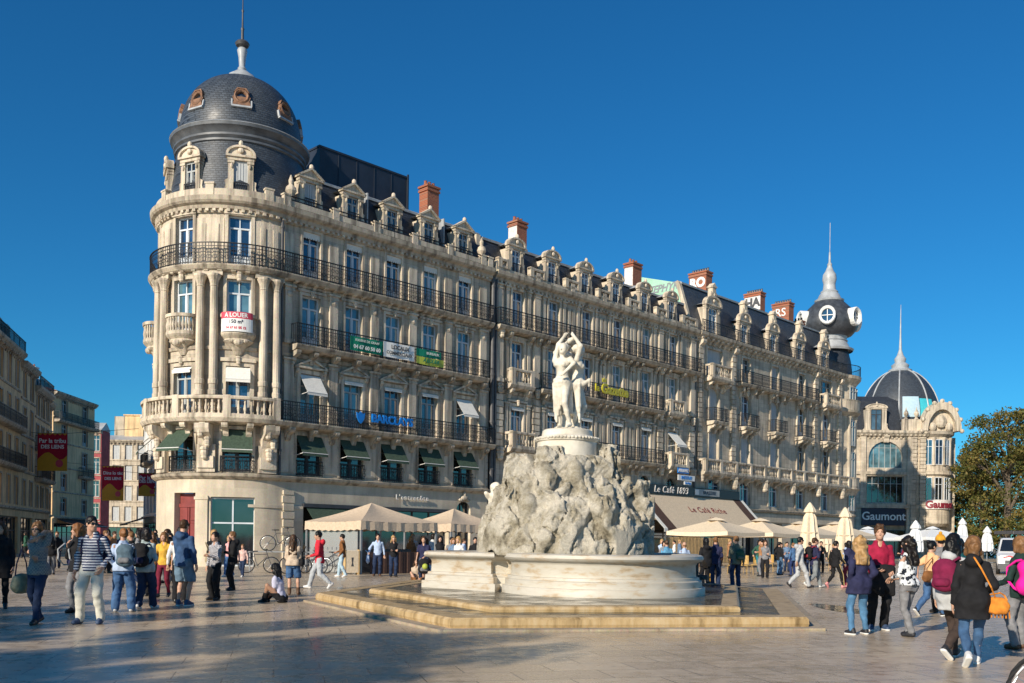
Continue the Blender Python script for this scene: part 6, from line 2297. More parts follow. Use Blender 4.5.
def street_banner(x, y, z0, z1, w, rz, label, lines):
 o = empty('street_banner', (x, y, z0), rz, label, 'banner', 'festival banners strung across the side street')
 h = z1 - z0
 m = MB()
 m.box(-w / 2, w / 2, 0, 0.02, 0, h)
 m.build('cloth', MT['banner_red'], o)
 m = MB()
 pts = [(-w / 2, 0.0), (w / 2, 0.0), (w / 2, h * 0.42)] + [(w / 2 - w * i / 8, h * (0.40 - 0.10 * math.sin(i * 0.9))) for i in range(1, 8)] + [(-w / 2, h * 0.3)]
 m.prism(pts, 'y', -0.012, -0.002)
 m.build('ochre_field', MT['ochre'], o)
 m = MB()
 m.lathe(0, 0, [(0.0, 0), (w * 0.13, 0)], 16, M=lambda x, y, z: (w * 0.24 + x, -0.016, h * 0.2 + y))
 m.build('red_disc', MT['pinkred'], o)
 m = MB()
 for k in range(6): m.prism([(-w / 2 + w * k / 6, h), (-w / 2 + w * (k + 0.5) / 6, h * 0.95), (-w / 2 + w * (k + 1) / 6, h)], 'y', -0.012, -0.002)
 m.build('pennant_edge', MT['ochre'], o)
 for i, s_ in enumerate(lines):
  tx = text_mesh('lettering', s_, 0.52 if i == 0 else 0.44, MT['white'], o, ext=0.004, bold=0.012)
  tx.location = (0, -0.008, h * (0.80 - 0.16 * i))
  wd = tx.dimensions.x if tx.dimensions.x > 0 else 2
  bb = [v.co.x for v in tx.data.vertices]
  wd = max(bb) - min(bb)
  if wd > w * 0.9: tx.scale = (w * 0.9 / wd, 1, 1)
 m = MB()
 m.tube([(-w / 2 - 6, 0, h + 0.5), (-w / 2, 0, h + 0.02), (w / 2, 0, h + 0.02), (w / 2 + 6, 0, h + 0.5)], 0.02, 4)
 m.build('cable', MT['darkgrey'], o)
street_banner(-38.8, 80, 6.9, 10.05, 2.5, 0, 'red and ochre festival banner, the largest and leftmost of three', ['Par la tribu', 'DES LIENS'])
street_banner(-46.3, 110, 5.55, 9.55, 2.5, 0, 'red and ochre festival banner hanging in front of the cream house', ['Dins lo tèc', 'DES LIENS'])
street_banner(-36.5, 95, 5.5, 7.8, 1.85, 0, 'red and ochre festival banner hanging by the white house', ['Par la tri', 'DES LIENS'])
# ---------------------------------------------------------------- cinema building on the right
def cinema():
 P = Path(0.0)
 b = empty('cinema_building', (43.5, 128, 0), 0, 'ornate cream cinema building with a ribbed slate dome and tall spire beyond the row', 'building')
 m = FB(P)
 m.wall(0, 12.0, 0, 16.4, [(4.4, 9.0, 12.0, 15.8), (4.2, 9.2, 7.3, 10.9), (4.0, 9.6, 0.02, 6.5)], 0.5)
 m.arch(6.7, 4.6, 13.4, 15.8, -0.5, 0.003, 2.2)
 m.box(0, 12.0, 0.6, 14, 0, 16.4, M=ident)
 m.fbox(0, 12, 0, 0.25, 11.1, 11.5)
 m.fbox(0, 12, 0, 0.2, 6.6, 7.1)
 for t in (3.6, 9.9): m.fbox(t - 0.35, t + 0.35, 0, 0.3, 7.1, 16.2)
 for t in (10.4, 11.6): m.quoin(t, 0.7, 0, 16.2, 0.35, 0.5)
 m.build('wall', MT['wall3'], b)
 L = FB(P)
 L.ledge(-0.2, 12.3, [(0, 16.2), (0.3, 16.3), (0.7, 16.7), (0.75, 17.0), (-0.5, 17.0)])
 for i in range(20): L.console(0.3 + i * 0.6, 0.25, 0.5, 15.9, 16.5)
 L.fbox(8.9, 12.0, -0.3, 0.1, 17.0, 18.6)
 L.console(6.7, 0.7, 0.5, 15.4, 16.6)
 for t in (9.4, 10.8): L.lathe(t, 0.1, [(0.3, 18.6), (0.15, 18.9), (0.35, 19.4), (0.1, 19.9), (0.02, 20.3)], 8, M=ident)
 L.build('stone_trim', MT['trim'], b)
 window(b, P, 6.7, 12.0, 4.6, 3.8, 'grid', 'frame_grey', 'pane', d=-0.4)
 window(b, P, 6.7, 7.3, 5.0, 3.6, 'grid', 'frame_grey', 'pane_dark', d=-0.4)
 window(b, P, 6.8, 0.02, 5.6, 3.6, 'shop', 'frame_dark', 'pane_dark', d=-0.4, name='shop_window')
 # rounded bay at the right-hand corner
 bx, by, br_ = 13.6, 2.2, 2.5
 v = MB()
 v.lathe(bx, by, [(br_ - 0.3, 4.2), (br_ + 0.1, 4.6), (br_ + 0.1, 7.2), (br_, 7.3), (br_, 11.0), (br_ + 0.35, 11.2), (br_ + 0.35, 11.6), (br_ + 0.1, 11.7), (br_ + 0.1, 12.4), (br_, 12.4), (br_, 16.2), (br_ + 0.5, 16.6), (br_ + 0.55, 17.0), (0, 17.05)], 32)
 v.box(12.0, 17, 2.0, 14, 0, 16.4)
 v.lathe(bx, by, [(br_ - 0.9, 0), (br_ - 0.9, 4.4)], 24)
 v.build('corner_bay', MT['wall3'], b)
 for z, h in ((12.5, 3.4), (7.4, 3.4)):
  for adeg in (-118, -88, -58, -28):
   an = R(adeg)
   o = window(b, P, 0, 0, 1.05, h, 'grid', 'frame', 'pane' if z > 12 else 'pane_dark')
   o.location = (bx + (br_ + 0.05) * math.cos(an), by + (br_ + 0.05) * math.sin(an), z)
   o.rotation_euler = (0, 0, an + PI / 2)
 v = MB()
 for adeg in (-133, -103, -73, -43, -13):
  an = R(adeg)
  v.lathe(bx + (br_ + 0.1) * math.cos(an), by + (br_ + 0.1) * math.sin(an), [(0.26, 12.4), (0.2, 12.9), (0.18, 15.6), (0.3, 16.2)], 8)
 v.build('bay_columns', MT['trim'], b)
 v = MB()                                                     # curved gable over the bay
 arc = [(bx + 0.3 - 2.6 * math.cos(PI * i / 14), 17.0 + 3.9 * math.sin(PI * i / 14)) for i in range(15)]
 inn = [(bx + 0.3 + (x - bx - 0.3) * 0.74, 17 + (z - 17) * 0.74) for x, z in arc]
 for i in range(14): v.prism([arc[i], inn[i], inn[i + 1], arc[i + 1]], 'y', -0.9, 3.4)
 v.prism(inn[::-1], 'y', -0.1, 3.2)
 for k in range(9):
  a = PI * k / 8
  v.ball((bx + 0.3 - 2.7 * math.cos(a), -0.7, 17.0 + 4.0 * math.sin(a)), (0.32, 0.35, 0.32), 8, 5)
 v.ball((bx + 0.3, -0.4, 18.3), (0.8, 0.4, 0.9), 10, 6)
 for sx in (-1.1, 1.1): v.ball((bx + 0.3 + sx, -0.4, 17.6), (0.5, 0.35, 0.6), 8, 6)
 v.build('curved_gable', MT['trim'], b)
 # roof, dormer, dome
 r = FB(P)
 r.ledge(0.2, 8.9, [(-0.6, 17.0), (-1.5, 21.2), (-2.6, 22.0), (-5, 22.2), (-5, 17)])
 r.build('roof', MT['slate2'], b)
 dormer(b, P, 5.4, 17.0, 2.7, 2.9, 'round', deep=2.4, frame='frame_dark', pane='pane_pale', rail=False, d=0.0)
 cx, cy = 11.0, 6.2
 d = MB()
 d.lathe(cx, cy, [(5.5, 17.0), (5.5, 18.4), (5.7, 18.6), (5.5, 18.8)] + [(5.3 * math.cos(u), 18.8 + 7.6 * math.sin(u)) for u in [R(78) * k / 14 for k in range(15)]], 40)
 do = d.build('dome', MT['slate'], b, smooth=True)
 rb = MB()
 for k in range(8):
  a = R(-90 + 22 + 45 * k)
  pts = [(cx + (5.36 * math.cos(u)) * math.cos(a), cy + (5.36 * math.cos(u)) * math.sin(a), 18.8 + 7.66 * math.sin(u)) for u in [R(78) * i / 12 for i in range(13)]]
  rb.tube(pts, 0.10, 6)
 rb.lathe(cx, cy, [(1.5, 26.0), (1.6, 26.3), (1.1, 26.6), (1.2, 27.0), (0.7, 27.4), (0.8, 27.9), (0.45, 28.4), (0.2, 29.2), (0.12, 31.0), (0.03, 35.6)], 20)
 rb.build('dome_ribs', MT['zinc'], do, smooth=True)
 gz = MB()
 def patch(a0, a1, u0, u1):
  V, F = [], []
  n = 6
  for i in range(n + 1):
   for j in range(n + 1):
    a = R(a0 + (a1 - a0) * i / n)
    u = R(u0 + (u1 - u0) * j / n)
    V.append((cx + 5.33 * math.cos(u) * math.cos(a), cy + 5.33 * math.cos(u) * math.sin(a), 18.8 + 7.64 * math.sin(u)))
  for i in range(n):
   for j in range(n):
    q = i * (n + 1) + j
    F.append((q, q + 1, q + n + 2, q + n + 1))
  return V, F
 gz.raw(*patch(-82, -58, 3, 22)); gz.build('turquoise_graffiti', MT['turquoise'], do)
 gz = MB()
 gz.raw(*patch(-108, -83, 2, 24)); gz.build('pale_graffiti', MT['paleblue'], do)
 sp = MB()
 sp.lathe(1.5, 5, [(0.3, 21.5), (0.1, 23), (0.02, 26.5)], 6)
 sp.build('small_spire', MT['darkgrey'], b)
 # name boards
 s_ = empty('name_board', (43.5 + 6.4, 127.85, 4.45), 0, 'navy name board with pale lettering on the shaded front of the cinema', 'sign')
 m = MB()
 m.bbox(-2.9, 2.9, -0.15, 0.1, -0.2, 2.1, 0.03)
 m.build('board', MT['navy'], s_)
 words(s_, 'Gaumont', 1.55, 'white', 0, 1.0, -0.17, ext=0.03, bold=0.02)
 s_ = empty('name_board', (43.5 + bx, 128 + by, 7.0), 0, 'white and red name letters curving round the corner bay of the cinema', 'sign')
 v = MB()
 v.lathe(0, 0, [(br_ + 0.2, -0.5), (br_ + 0.3, -0.45), (br_ + 0.3, 0.75), (br_ + 0.2, 0.8)], 30, R(-150), R(0))
 v.build('curved_board', MT['whitewash'], s_)
 tx = text_mesh('lettering', 'Gaumont', 1.35, MT['maroon'], s_, ext=0.05, bold=0.04)
 for q in tx.data.vertices:
  a = R(-72) + q.co.x / (br_ + 0.4)
  rad = br_ + 0.36 - q.co.y
  q.co.x, q.co.y = rad * math.cos(a), rad * math.sin(a)
 tx.location = (0, 0, 0.12)
cinema()
# ---------------------------------------------------------------- trees
def leaf_material(name, c1, c2, c3):
 m, nt, N, L, b = nodes(name)
 gi = N.new('ShaderNodeNewGeometry')
 tc = N.new('ShaderNodeTexCoord')
 no = N.new('ShaderNodeTexNoise')
 no.inputs['Scale'].default_value = 0.35
 no.inputs['Detail'].default_value = 4
 L.new(tc.outputs['Object'], no.inputs['Vector'])
 ad = N.new('ShaderNodeMath')
 ad.operation = 'MULTIPLY_ADD'
 L.new(gi.outputs['Random Per Island'], ad.inputs[0])
 ad.inputs[1].default_value = 0.5
 L.new(no.outputs['Fac'], ad.inputs[2])
 r = N.new('ShaderNodeValToRGB')
 e = r.color_ramp.elements
 e[0].position, e[0].color = 0.45, (*c1, 1)
 e[1].position, e[1].color = 1.0, (*c3, 1)
 x = e.new(0.72)
 x.color = (*c2, 1)
 L.new(ad.outputs[0], r.inputs['Fac'])
 L.new(r.outputs['Color'], b.inputs['Base Color'])
 b.inputs['Roughness'].default_value = 0.6
 b.inputs['Specular IOR Level'].default_value = 0.3
 tr = N.new('ShaderNodeBsdfTranslucent')
 L.new(r.outputs['Color'], tr.inputs['Color'])
 mx = N.new('ShaderNodeMixShader')
 mx.inputs[0].default_value = 0.3
 out = N['Material Output']
 L.new(b.outputs[0], mx.inputs[1])
 L.new(tr.outputs[0], mx.inputs[2])
 L.new(mx.outputs[0], out.inputs['Surface'])
 return m
MT['leaf'] = leaf_material('autumn_plane_leaves', (0.050, 0.068, 0.014), (0.12, 0.125, 0.030), (0.22, 0.16, 0.045))
def tree(x, y, h, cr, seed, label, group, nleaf=14000, leaf=0.38, zlow=0.16):
 rnd = np.random.RandomState(seed)
 o = empty('plane_tree', (x, y, 0), 0, label, 'tree', group)
 rn = random.Random(seed)
 t = MB()
 z1 = h * 0.32
 t.tube([(0, 0, 0), (0.05, 0, h * 0.1), (0.12, 0.05, z1), (0.2, 0.1, h * 0.55), (0.1, 0.1, h * 0.85)], [h * 0.030, h * 0.024, h * 0.020, h * 0.012, h * 0.004], 9)
 tips = []
 for k in range(13):
  a = 2 * PI * k / 13 + rn.uniform(-0.3, 0.3)
  z0 = z1 * rn.uniform(0.75, 2.0)
  L = cr * rn.uniform(0.6, 0.95)
  e = (L * math.cos(a), L * math.sin(a), min(h * 0.92, z0 + h * rn.uniform(0.08, 0.38)))
  mid = (e[0] * 0.45, e[1] * 0.45, z0 + (e[2] - z0) * 0.62)
  t.tube([(0.1, 0.05, z0), mid, e], [h * 0.011, h * 0.007, h * 0.003], 6)
  tips += [mid, e]
  for j in range(2):
   f = (e[0] * rn.uniform(0.7, 1.15), e[1] * rn.uniform(0.7, 1.15) + rn.uniform(-1, 1), e[2] + rn.uniform(-0.5, 2.0))
   t.tube([mid, f], [h * 0.004, h * 0.0015], 5)
   tips.append(f)
 t.build('trunk', MT['bark'], o)
 # leaf clumps spread through an uneven crown
 cl = []
 for k in range(64):
  u = rnd.rand()
  z = h * (zlow + (0.97 - zlow) * u)
  rr = cr * (math.sin(PI * min(1, (0.10 + 0.88 * u))) ** 0.55) * (0.30 + 0.72 * rnd.rand() ** 0.5)
  a = rnd.rand() * 2 * PI
  cl.append((rr * math.cos(a), rr * math.sin(a), z, h * rnd.uniform(0.035, 0.08)))
 for p in tips: cl.append((p[0], p[1], p[2], h * 0.055))
 cl = np.array(cl)
 idx = rnd.randint(0, len(cl), nleaf)
 d = rnd.normal(size=(nleaf, 3))
 d /= np.linalg.norm(d, axis=1)[:, None]
 C = cl[idx, :3] + d * (cl[idx, 3] * rnd.rand(nleaf) ** 0.42)[:, None] * np.array([1.2, 1.2, 0.8])
 A = rnd.normal(size=(nleaf, 3))
 A /= np.linalg.norm(A, axis=1)[:, None]
 Bv = np.cross(A, rnd.normal(size=(nleaf, 3)))
 Bv /= np.linalg.norm(Bv, axis=1)[:, None]
 s = leaf * rnd.uniform(0.5, 1.1, nleaf)[:, None]
 V = np.stack([C - A * s * 0.5, C + Bv * s * 0.32, C + A * s * 0.55, C - Bv * s * 0.32], 1).reshape(-1, 3)
 Fq = np.arange(nleaf * 4).reshape(-1, 4)
 np_mesh('crown', [(V, Fq)], MT['leaf'], o, smooth=False)
 return o
TG = 'autumn plane trees at the right'
tree(58.8, 113, 18.2, 5.2, 11, 'tall olive and brown plane tree, its ragged top highest above the white van', TG, 13000)
tree(66.5, 116, 18.0, 6.5, 12, 'broad olive plane tree cut by the right edge of the picture', TG, 12000)
tree(61.2, 124, 13.4, 4.0, 13, 'shorter plane tree close beside the cinema bay', TG, 11000)
tree(62.5, 139, 15, 5.6, 14, 'shaded plane tree filling in behind the tallest one', TG, 10000)
tree(75, 128, 17, 7, 15, 'plane tree beyond the frame to the right of the others', TG, 7000)
SG = 'plane trees outside the frame that shade the foreground paving'
for i, (x, y, h, cr) in enumerate(((-18.1, -9.0, 12.3, 3.6), (-23.6, -5.4, 12.0, 3.6), (-29, -2.2, 12.3, 4.0))):
 tree(x, y, h, cr, 31 + i, ('plane tree out of view behind the left foreground shadow, the nearest one', 'plane tree out of view behind the left foreground shadow, the middle one', 'plane tree out of view behind the left foreground shadow, the farthest one')[i], SG, 12000, 0.5, 0.22)
def hedge():
 rnd = np.random.RandomState(3)
 n = 20000
 C = np.stack([rnd.uniform(-16, 22, n), rnd.uniform(-1.2, 1.2, n), 9.5 * rnd.rand(n)], 1)
 A = rnd.normal(size=(n, 3)); A /= np.linalg.norm(A, axis=1)[:, None]
 Bv = np.cross(A, rnd.normal(size=(n, 3))); Bv /= np.linalg.norm(Bv, axis=1)[:, None]
 s = 0.5 * rnd.uniform(0.5, 1.1, n)[:, None]
 V = np.stack([C - A * s * 0.5, C + Bv * s * 0.32, C + A * s * 0.55, C - Bv * s * 0.32], 1).reshape(-1, 3)
 o = np_mesh('hedge', [(V, np.arange(n * 4).reshape(-1, 4))], MT['leaf'], None, (64, 140, 0), smooth=False)
 tag(o, 'tall dark hedge in the shade under the plane trees', 'hedge')
hedge()
# ---------------------------------------------------------------- market tents, parasols, screens
def pavilion(F, L, Mw, ze, za, label, group):
 """square tent; F is the corner nearest the square, sides run along the facade and back to it"""
 fx, fy = F
 o = empty('market_tent', (fx, fy, 0), FANG, label, 'tent', group)
 c = MB()
 n = 8
 corners = [(0, 0), (L, 0), (L, Mw), (0, Mw)]
 ap = (L / 2, Mw / 2, za)
 for i in range(4):
  a, b_ = corners[i], corners[(i + 1) % 4]
  V, Fc = [], []
  for j in range(n + 1):
   u = j / n
   for k in range(n + 1):
    w = k / n
    x = (a[0] + (b_[0] - a[0]) * w) * (1 - u) + ap[0] * u
    y = (a[1] + (b_[1] - a[1]) * w) * (1 - u) + ap[1] * u
    z = ze * (1 - u) + ap[2] * u - 0.16 * math.sin(PI * u) * (0.4 + 0.6 * math.sin(PI * w)) - 0.05 * math.sin(PI * w) * (1 - u)
    V.append((x, y, z))
  for j in range(n):
   for k in range(n):
    q = j * (n + 1) + k
    Fc.append((q, q + 1, q + n + 2, q + n + 1))
  c.raw(V, Fc)
 c.build('canopy', MT['tent'], o, smooth=True)
 v = MB()
 for i in range(4):
  a, b_ = Vector(corners[i]), Vector(corners[(i + 1) % 4])
  m_ = 18
  V, Fc = [], []
  nrm = Vector(((b_ - a).y, -(b_ - a).x)).normalized()
  for j in range(m_ + 1):
   p = a + (b_ - a) * j / m_ + nrm * 0.02 * math.sin(j * 2.3)
   sag = -0.05 * math.sin(PI * j / m_)
   V += [(p.x, p.y, ze + sag + 0.005), (p.x + nrm.x * 0.02, p.y + nrm.y * 0.02, ze - 0.40 + (0.05 if j % 2 else 0) + sag)]
  for j in range(m_): Fc.append((2 * j, 2 * j + 2, 2 * j + 3, 2 * j + 1))
  v.raw(V, Fc)
 v.build('valance', MT['tent'], o)
 for x, y in corners:
  p = MB()
  p.box(x - 0.04 + (0.06 if x == 0 else -0.06), x + 0.04 + (0.06 if x == 0 else -0.06), y - 0.04 + (0.06 if y == 0 else -0.06), y + 0.04 + (0.06 if y == 0 else -0.06), 0, ze)
  p.build('post', MT['grey'], o)
 return o
D2 = lambda k: (FD.x * k, FD.y * k)
TGp = 'tan market tents in front of the corner building'
FX, FY = -6.4, 40.2
pt1 = pavilion((FX, FY), 4.3, 4.2, 2.28, 3.15, 'wide tan market tent to the left, with a sunlit end flap', TGp)
sk = MB()
for k in range(24):
 u = k / 24
 x = 0.6 + 3.5 * u
 sk.box(x, x + 3.5 / 24 + 0.002, 0.10 + 0.02 * math.sin(k * 2.1), 0.13 + 0.02 * math.sin(k * 2.1), 0.02, 0.95)
sk.build('counter_drape', MT['brown_cloth'], pt1)
sk = MB()
sk.box(0.12, 0.15, 0.4, 4.0, 0.02, 1.9)
cl_ = None
m_, nt_, N_, L_, b_ = nodes('clear_vinyl')
b_.inputs['Base Color'].default_value = (0.55, 0.56, 0.55, 1)
b_.inputs['Alpha'].default_value = 0.35
b_.inputs['Roughness'].default_value = 0.25
MT['vinyl'] = m_
sk.build('clear_side_wall', m_, pt1)
sk = MB()
for k in range(3): sk.bbox(1.0 + k * 1.1, 1.9 + k * 1.1, 1.6, 2.2, 0, 1.05, 0.03)
sk.build('counter', MT['darkgrey'], pt1)
e2 = Vector((FX, FY)) + Vector((FD.x, FD.y)) * 6.2 + Vector((-FN.x, -FN.y)) * 1.2
pt2 = pavilion((e2.x, e2.y), 3.6, 3.6, 2.3, 3.1, 'smaller tan market tent half hidden by the fountain rock', TGp)
sk = MB()
for k in range(3): sk.bbox(0.6 + k * 0.9, 1.4 + k * 0.9, 1.2, 1.8, 0, 1.0, 0.03)
sk.build('counter', MT['darkgrey'], pt2)
sb = empty('menu_stand', (-6.75, 39.95, 0), FANG - 0.2, 'cream free-standing menu board at the front corner of the wide tan tent', 'sign')
m = MB()
m.bbox(-0.30, 0.30, -0.12, 0.12, 0.08, 1.02, 0.02)
m.build('panel', MT['cream'], sb)
m = MB()
m.box(-0.32, -0.26, -0.14, 0.14, 0, 0.1); m.box(0.26, 0.32, -0.14, 0.14, 0, 0.1); m.box(-0.33, -0.3, -0.13, 0.13, 0, 1.05); m.box(0.3, 0.33, -0.13, 0.13, 0, 1.05)
m.build('frame', MT['slatwood'], sb)
m = MB()
m.prism([(-0.06, 0.35), (0.06, 0.35), (0.02, 0.5), (0.05, 0.72), (-0.05, 0.72), (-0.02, 0.5)], 'y', -0.128, -0.121)
m.build('wine_glass_print', MT['darkgrey'], sb)
def parasol(x, y, side, ze, za, mat, label, group, rz=FANG):
 o = empty('parasol', (x, y, 0), rz, label, 'parasol', group)
 h = side / 2
 c = MB()
 cs = [(-h, -h), (h, -h), (h, h), (-h, h)]
 n = 6
 for i in range(4):
  a, b_ = cs[i], cs[(i + 1) % 4]
  V, F = [], []
  for j in range(n + 1):
   u = j / n
   for k in range(n + 1):
    w = k / n
    V.append(((a[0] + (b_[0] - a[0]) * w) * (1 - u), (a[1] + (b_[1] - a[1]) * w) * (1 - u), ze + (za - ze) * u - 0.07 * math.sin(PI * w) * (1 - u)))
  for j in range(n):
   for k in range(n):
    q = j * (n + 1) + k
    F.append((q, q + 1, q + n + 2, q + n + 1))
  c.raw(V, F)
  m_ = 12
  V, F = [], []
  for j in range(m_ + 1):
   w = j / m_
   x_, y_ = a[0] + (b_[0] - a[0]) * w, a[1] + (b_[1] - a[1]) * w
   s_ = -0.07 * math.sin(PI * w)
   V += [(x_, y_, ze + s_), (x_ * 1.005, y_ * 1.005, ze - 0.24 + s_)]
  for j in range(m_): F.append((2 * j, 2 * j + 2, 2 * j + 3, 2 * j + 1))
  c.raw(V, F)
 c.build('canopy', MT[mat], o)
 t = MB()
 k = side * 0.17
 t.lathe(0, 0, [(k, za - 0.09), (k * 0.5, za + 0.04), (0.04, za + 0.12)], 4, M=lambda x, y, z: (x, y, z))
 t.build('vent_cap', MT[mat], o)
 p = MB()
 p.tube([(0, 0, 0), (0, 0, za)], 0.045, 8)
 for sx, sy in cs: p.tube([(0, 0, za - 0.35), (sx * 0.97, sy * 0.97, ze - 0.03)], 0.018, 5)
 p.bbox(-0.45, 0.45, -0.45, 0.45, 0, 0.09, 0.02)
 p.build('pole', MT['grey'], o)
 return o
PG = 'cream parasols over the café terrace'
c0 = Vector((12.86, 60.0))
for k, lab in enumerate(('large cream parasol nearest the fountain, in front of the big awning', 'cream parasol second along the café terrace', 'cream parasol third along the café terrace', 'cream parasol at the far end of the café terrace')):
 q = c0 + Vector((FD.x, FD.y)) * (5.0 * k) + Vector((FN.x, FN.y)) * (0.25 * k)
 parasol(q.x, q.y, 4.4, 2.25, 3.05 + (0.08 if k % 2 else 0), 'cream', lab, PG)
WG = 'white parasols before the cinema'
for x, y, s_, lab in ((33.2, 75, 3.9, 'white parasol in front of the cinema bay, farthest right of the open ones'), (29.6, 79, 4.0, 'white parasol below the navy name board'), (33.0, 86, 3.6, 'white parasol partly hidden behind the closed white one')):
 parasol(x, y, s_, 2.25, 2.98, 'white_cloth', lab, WG, 0.2)
def closed_parasol(x, y, h, mat, label, group, r=0.52):
 o = empty('closed_parasol', (x, y, 0), 0.3, label, 'parasol', group)
 m = MB()
 prof = [(0.02, h), (0.10, h - 0.08), (0.30, h - 0.42), (0.34, h - 0.60), (0.22, h - 0.66), (0.32, h - 0.9), (0.42, h * 0.55), (r, h * 0.40), (r * 0.96, h * 0.33)]
 n = 24
 V = []
 for rr, z in prof:
  for i in range(n):
   a = 2 * PI * i / n
   q = rr * (1 + (0.24 if i % 3 == 0 else -0.08) * min(1, (h - z) * 0.9))
   V.append((q * math.cos(a), q * math.sin(a), z - (0.05 if i % 3 else 0) * (1 if z < h * 0.5 else 0)))
 F = []
 for k in range(len(prof) - 1):
  for i in range(n):
   j = (i + 1) % n
   F.append((k * n + i, (k + 1) * n + i, (k + 1) * n + j, k * n + j))
 m.raw(V, F)
 m.build('folded_canopy', MT[mat], o)
 p = MB()
 p.tube([(0, 0, 0), (0, 0, h * 0.5)], 0.04, 8)
 p.bbox(-0.4, 0.4, -0.4, 0.4, 0, 0.09, 0.02)
 p.build('pole', MT['grey'], o)
 s_ = MB()
 s_.ring((0, 0, h * 0.55), 0.47, 0.025, 'z', 18, 5)
 s_.build('strap', MT[mat], o)
CG = 'folded parasols'
closed_parasol(18.16, 58, 4.1, 'cream', 'tall folded cream parasol behind the man in the grey tracksuit', CG)
closed_parasol(20.5, 58.5, 3.85, 'cream', 'folded cream parasol beside the curly haired woman in navy', CG)
closed_parasol(29.3, 69, 3.4, 'white_cloth', 'folded white parasol below the cinema corner pillar', CG, 0.45)
closed_parasol(43.6, 92, 4.3, 'white_cloth', 'folded white parasol against the dark trees, left of two', CG, 0.5)
closed_parasol(45.0, 90, 3.5, 'white_cloth', 'folded white parasol against the dark trees, close to the van', CG, 0.45)
closed_parasol(26.0, 79, 2.9, 'cream', 'small folded cream parasol between the two tall cream ones', CG, 0.4)
# ---------------------------------------------------------------- terrace chairs
def terrace_chair():
 o = empty('terrace_chair', (0, 0, 0), 0, 'x', 'chair', 'rattan chairs on the café terrace')
 m = MB()
 m.bbox(-0.22, 0.22, -0.22, 0.22, 0.43, 0.47, 0.015)
 m.build('seat', MT['rattan'], o)
 m = MB()
 V = []
 for i in range(9):
  a = PI * (0.12 + 0.76 * i / 8)
  for z in (0.5, 0.92): V.append((-0.24 * math.cos(a), 0.04 + 0.2 * math.sin(a), z + (0.03 * math.sin(a) if z > 0.6 else 0)))
 m.raw(V, [(2 * i, 2 * i + 2, 2 * i + 3, 2 * i + 1) for i in range(8)])
 m.build('backrest', MT['rattan'], o)
 for sx in (-1, 1):
  for sy in (-1, 1):
   m = MB()
   m.tube([(sx * 0.2, sy * 0.2, 0.44), (sx * 0.22, sy * 0.23, 0)], 0.014, 5)
   m.build('leg', MT['rattan'], o)
 return o
tc0 = terrace_chair()
spots = [(10.9, 46.6, 0.4), (11.6, 46.9, 2.2), (12.5, 48.5, -0.6), (11.9, 49.4, 1.0), (19.0, 56.0, 0.5), (19.9, 56.6, 2.4), (14.1, 52.0, -0.4), (15.0, 52.6, 1.8)]
words_c = ('rattan chair nearest the man in the olive jacket', 'rattan chair second from the man in the olive jacket', 'rattan chair right of the man in the green jacket', 'rattan chair behind the man in the green jacket', 'rattan chair left of the folded cream parasol pole', 'rattan chair between the two folded cream parasols', 'rattan chair left of the hat wearing man', 'rattan chair behind the hat wearing man')
for i, (x, y, a) in enumerate(spots):
 c = tc0 if i == 0 else copy_tree(tc0)
 c.location = (x, y, 0)
 c.rotation_euler = (0, 0, a)
 c['label'] = words_c[i]
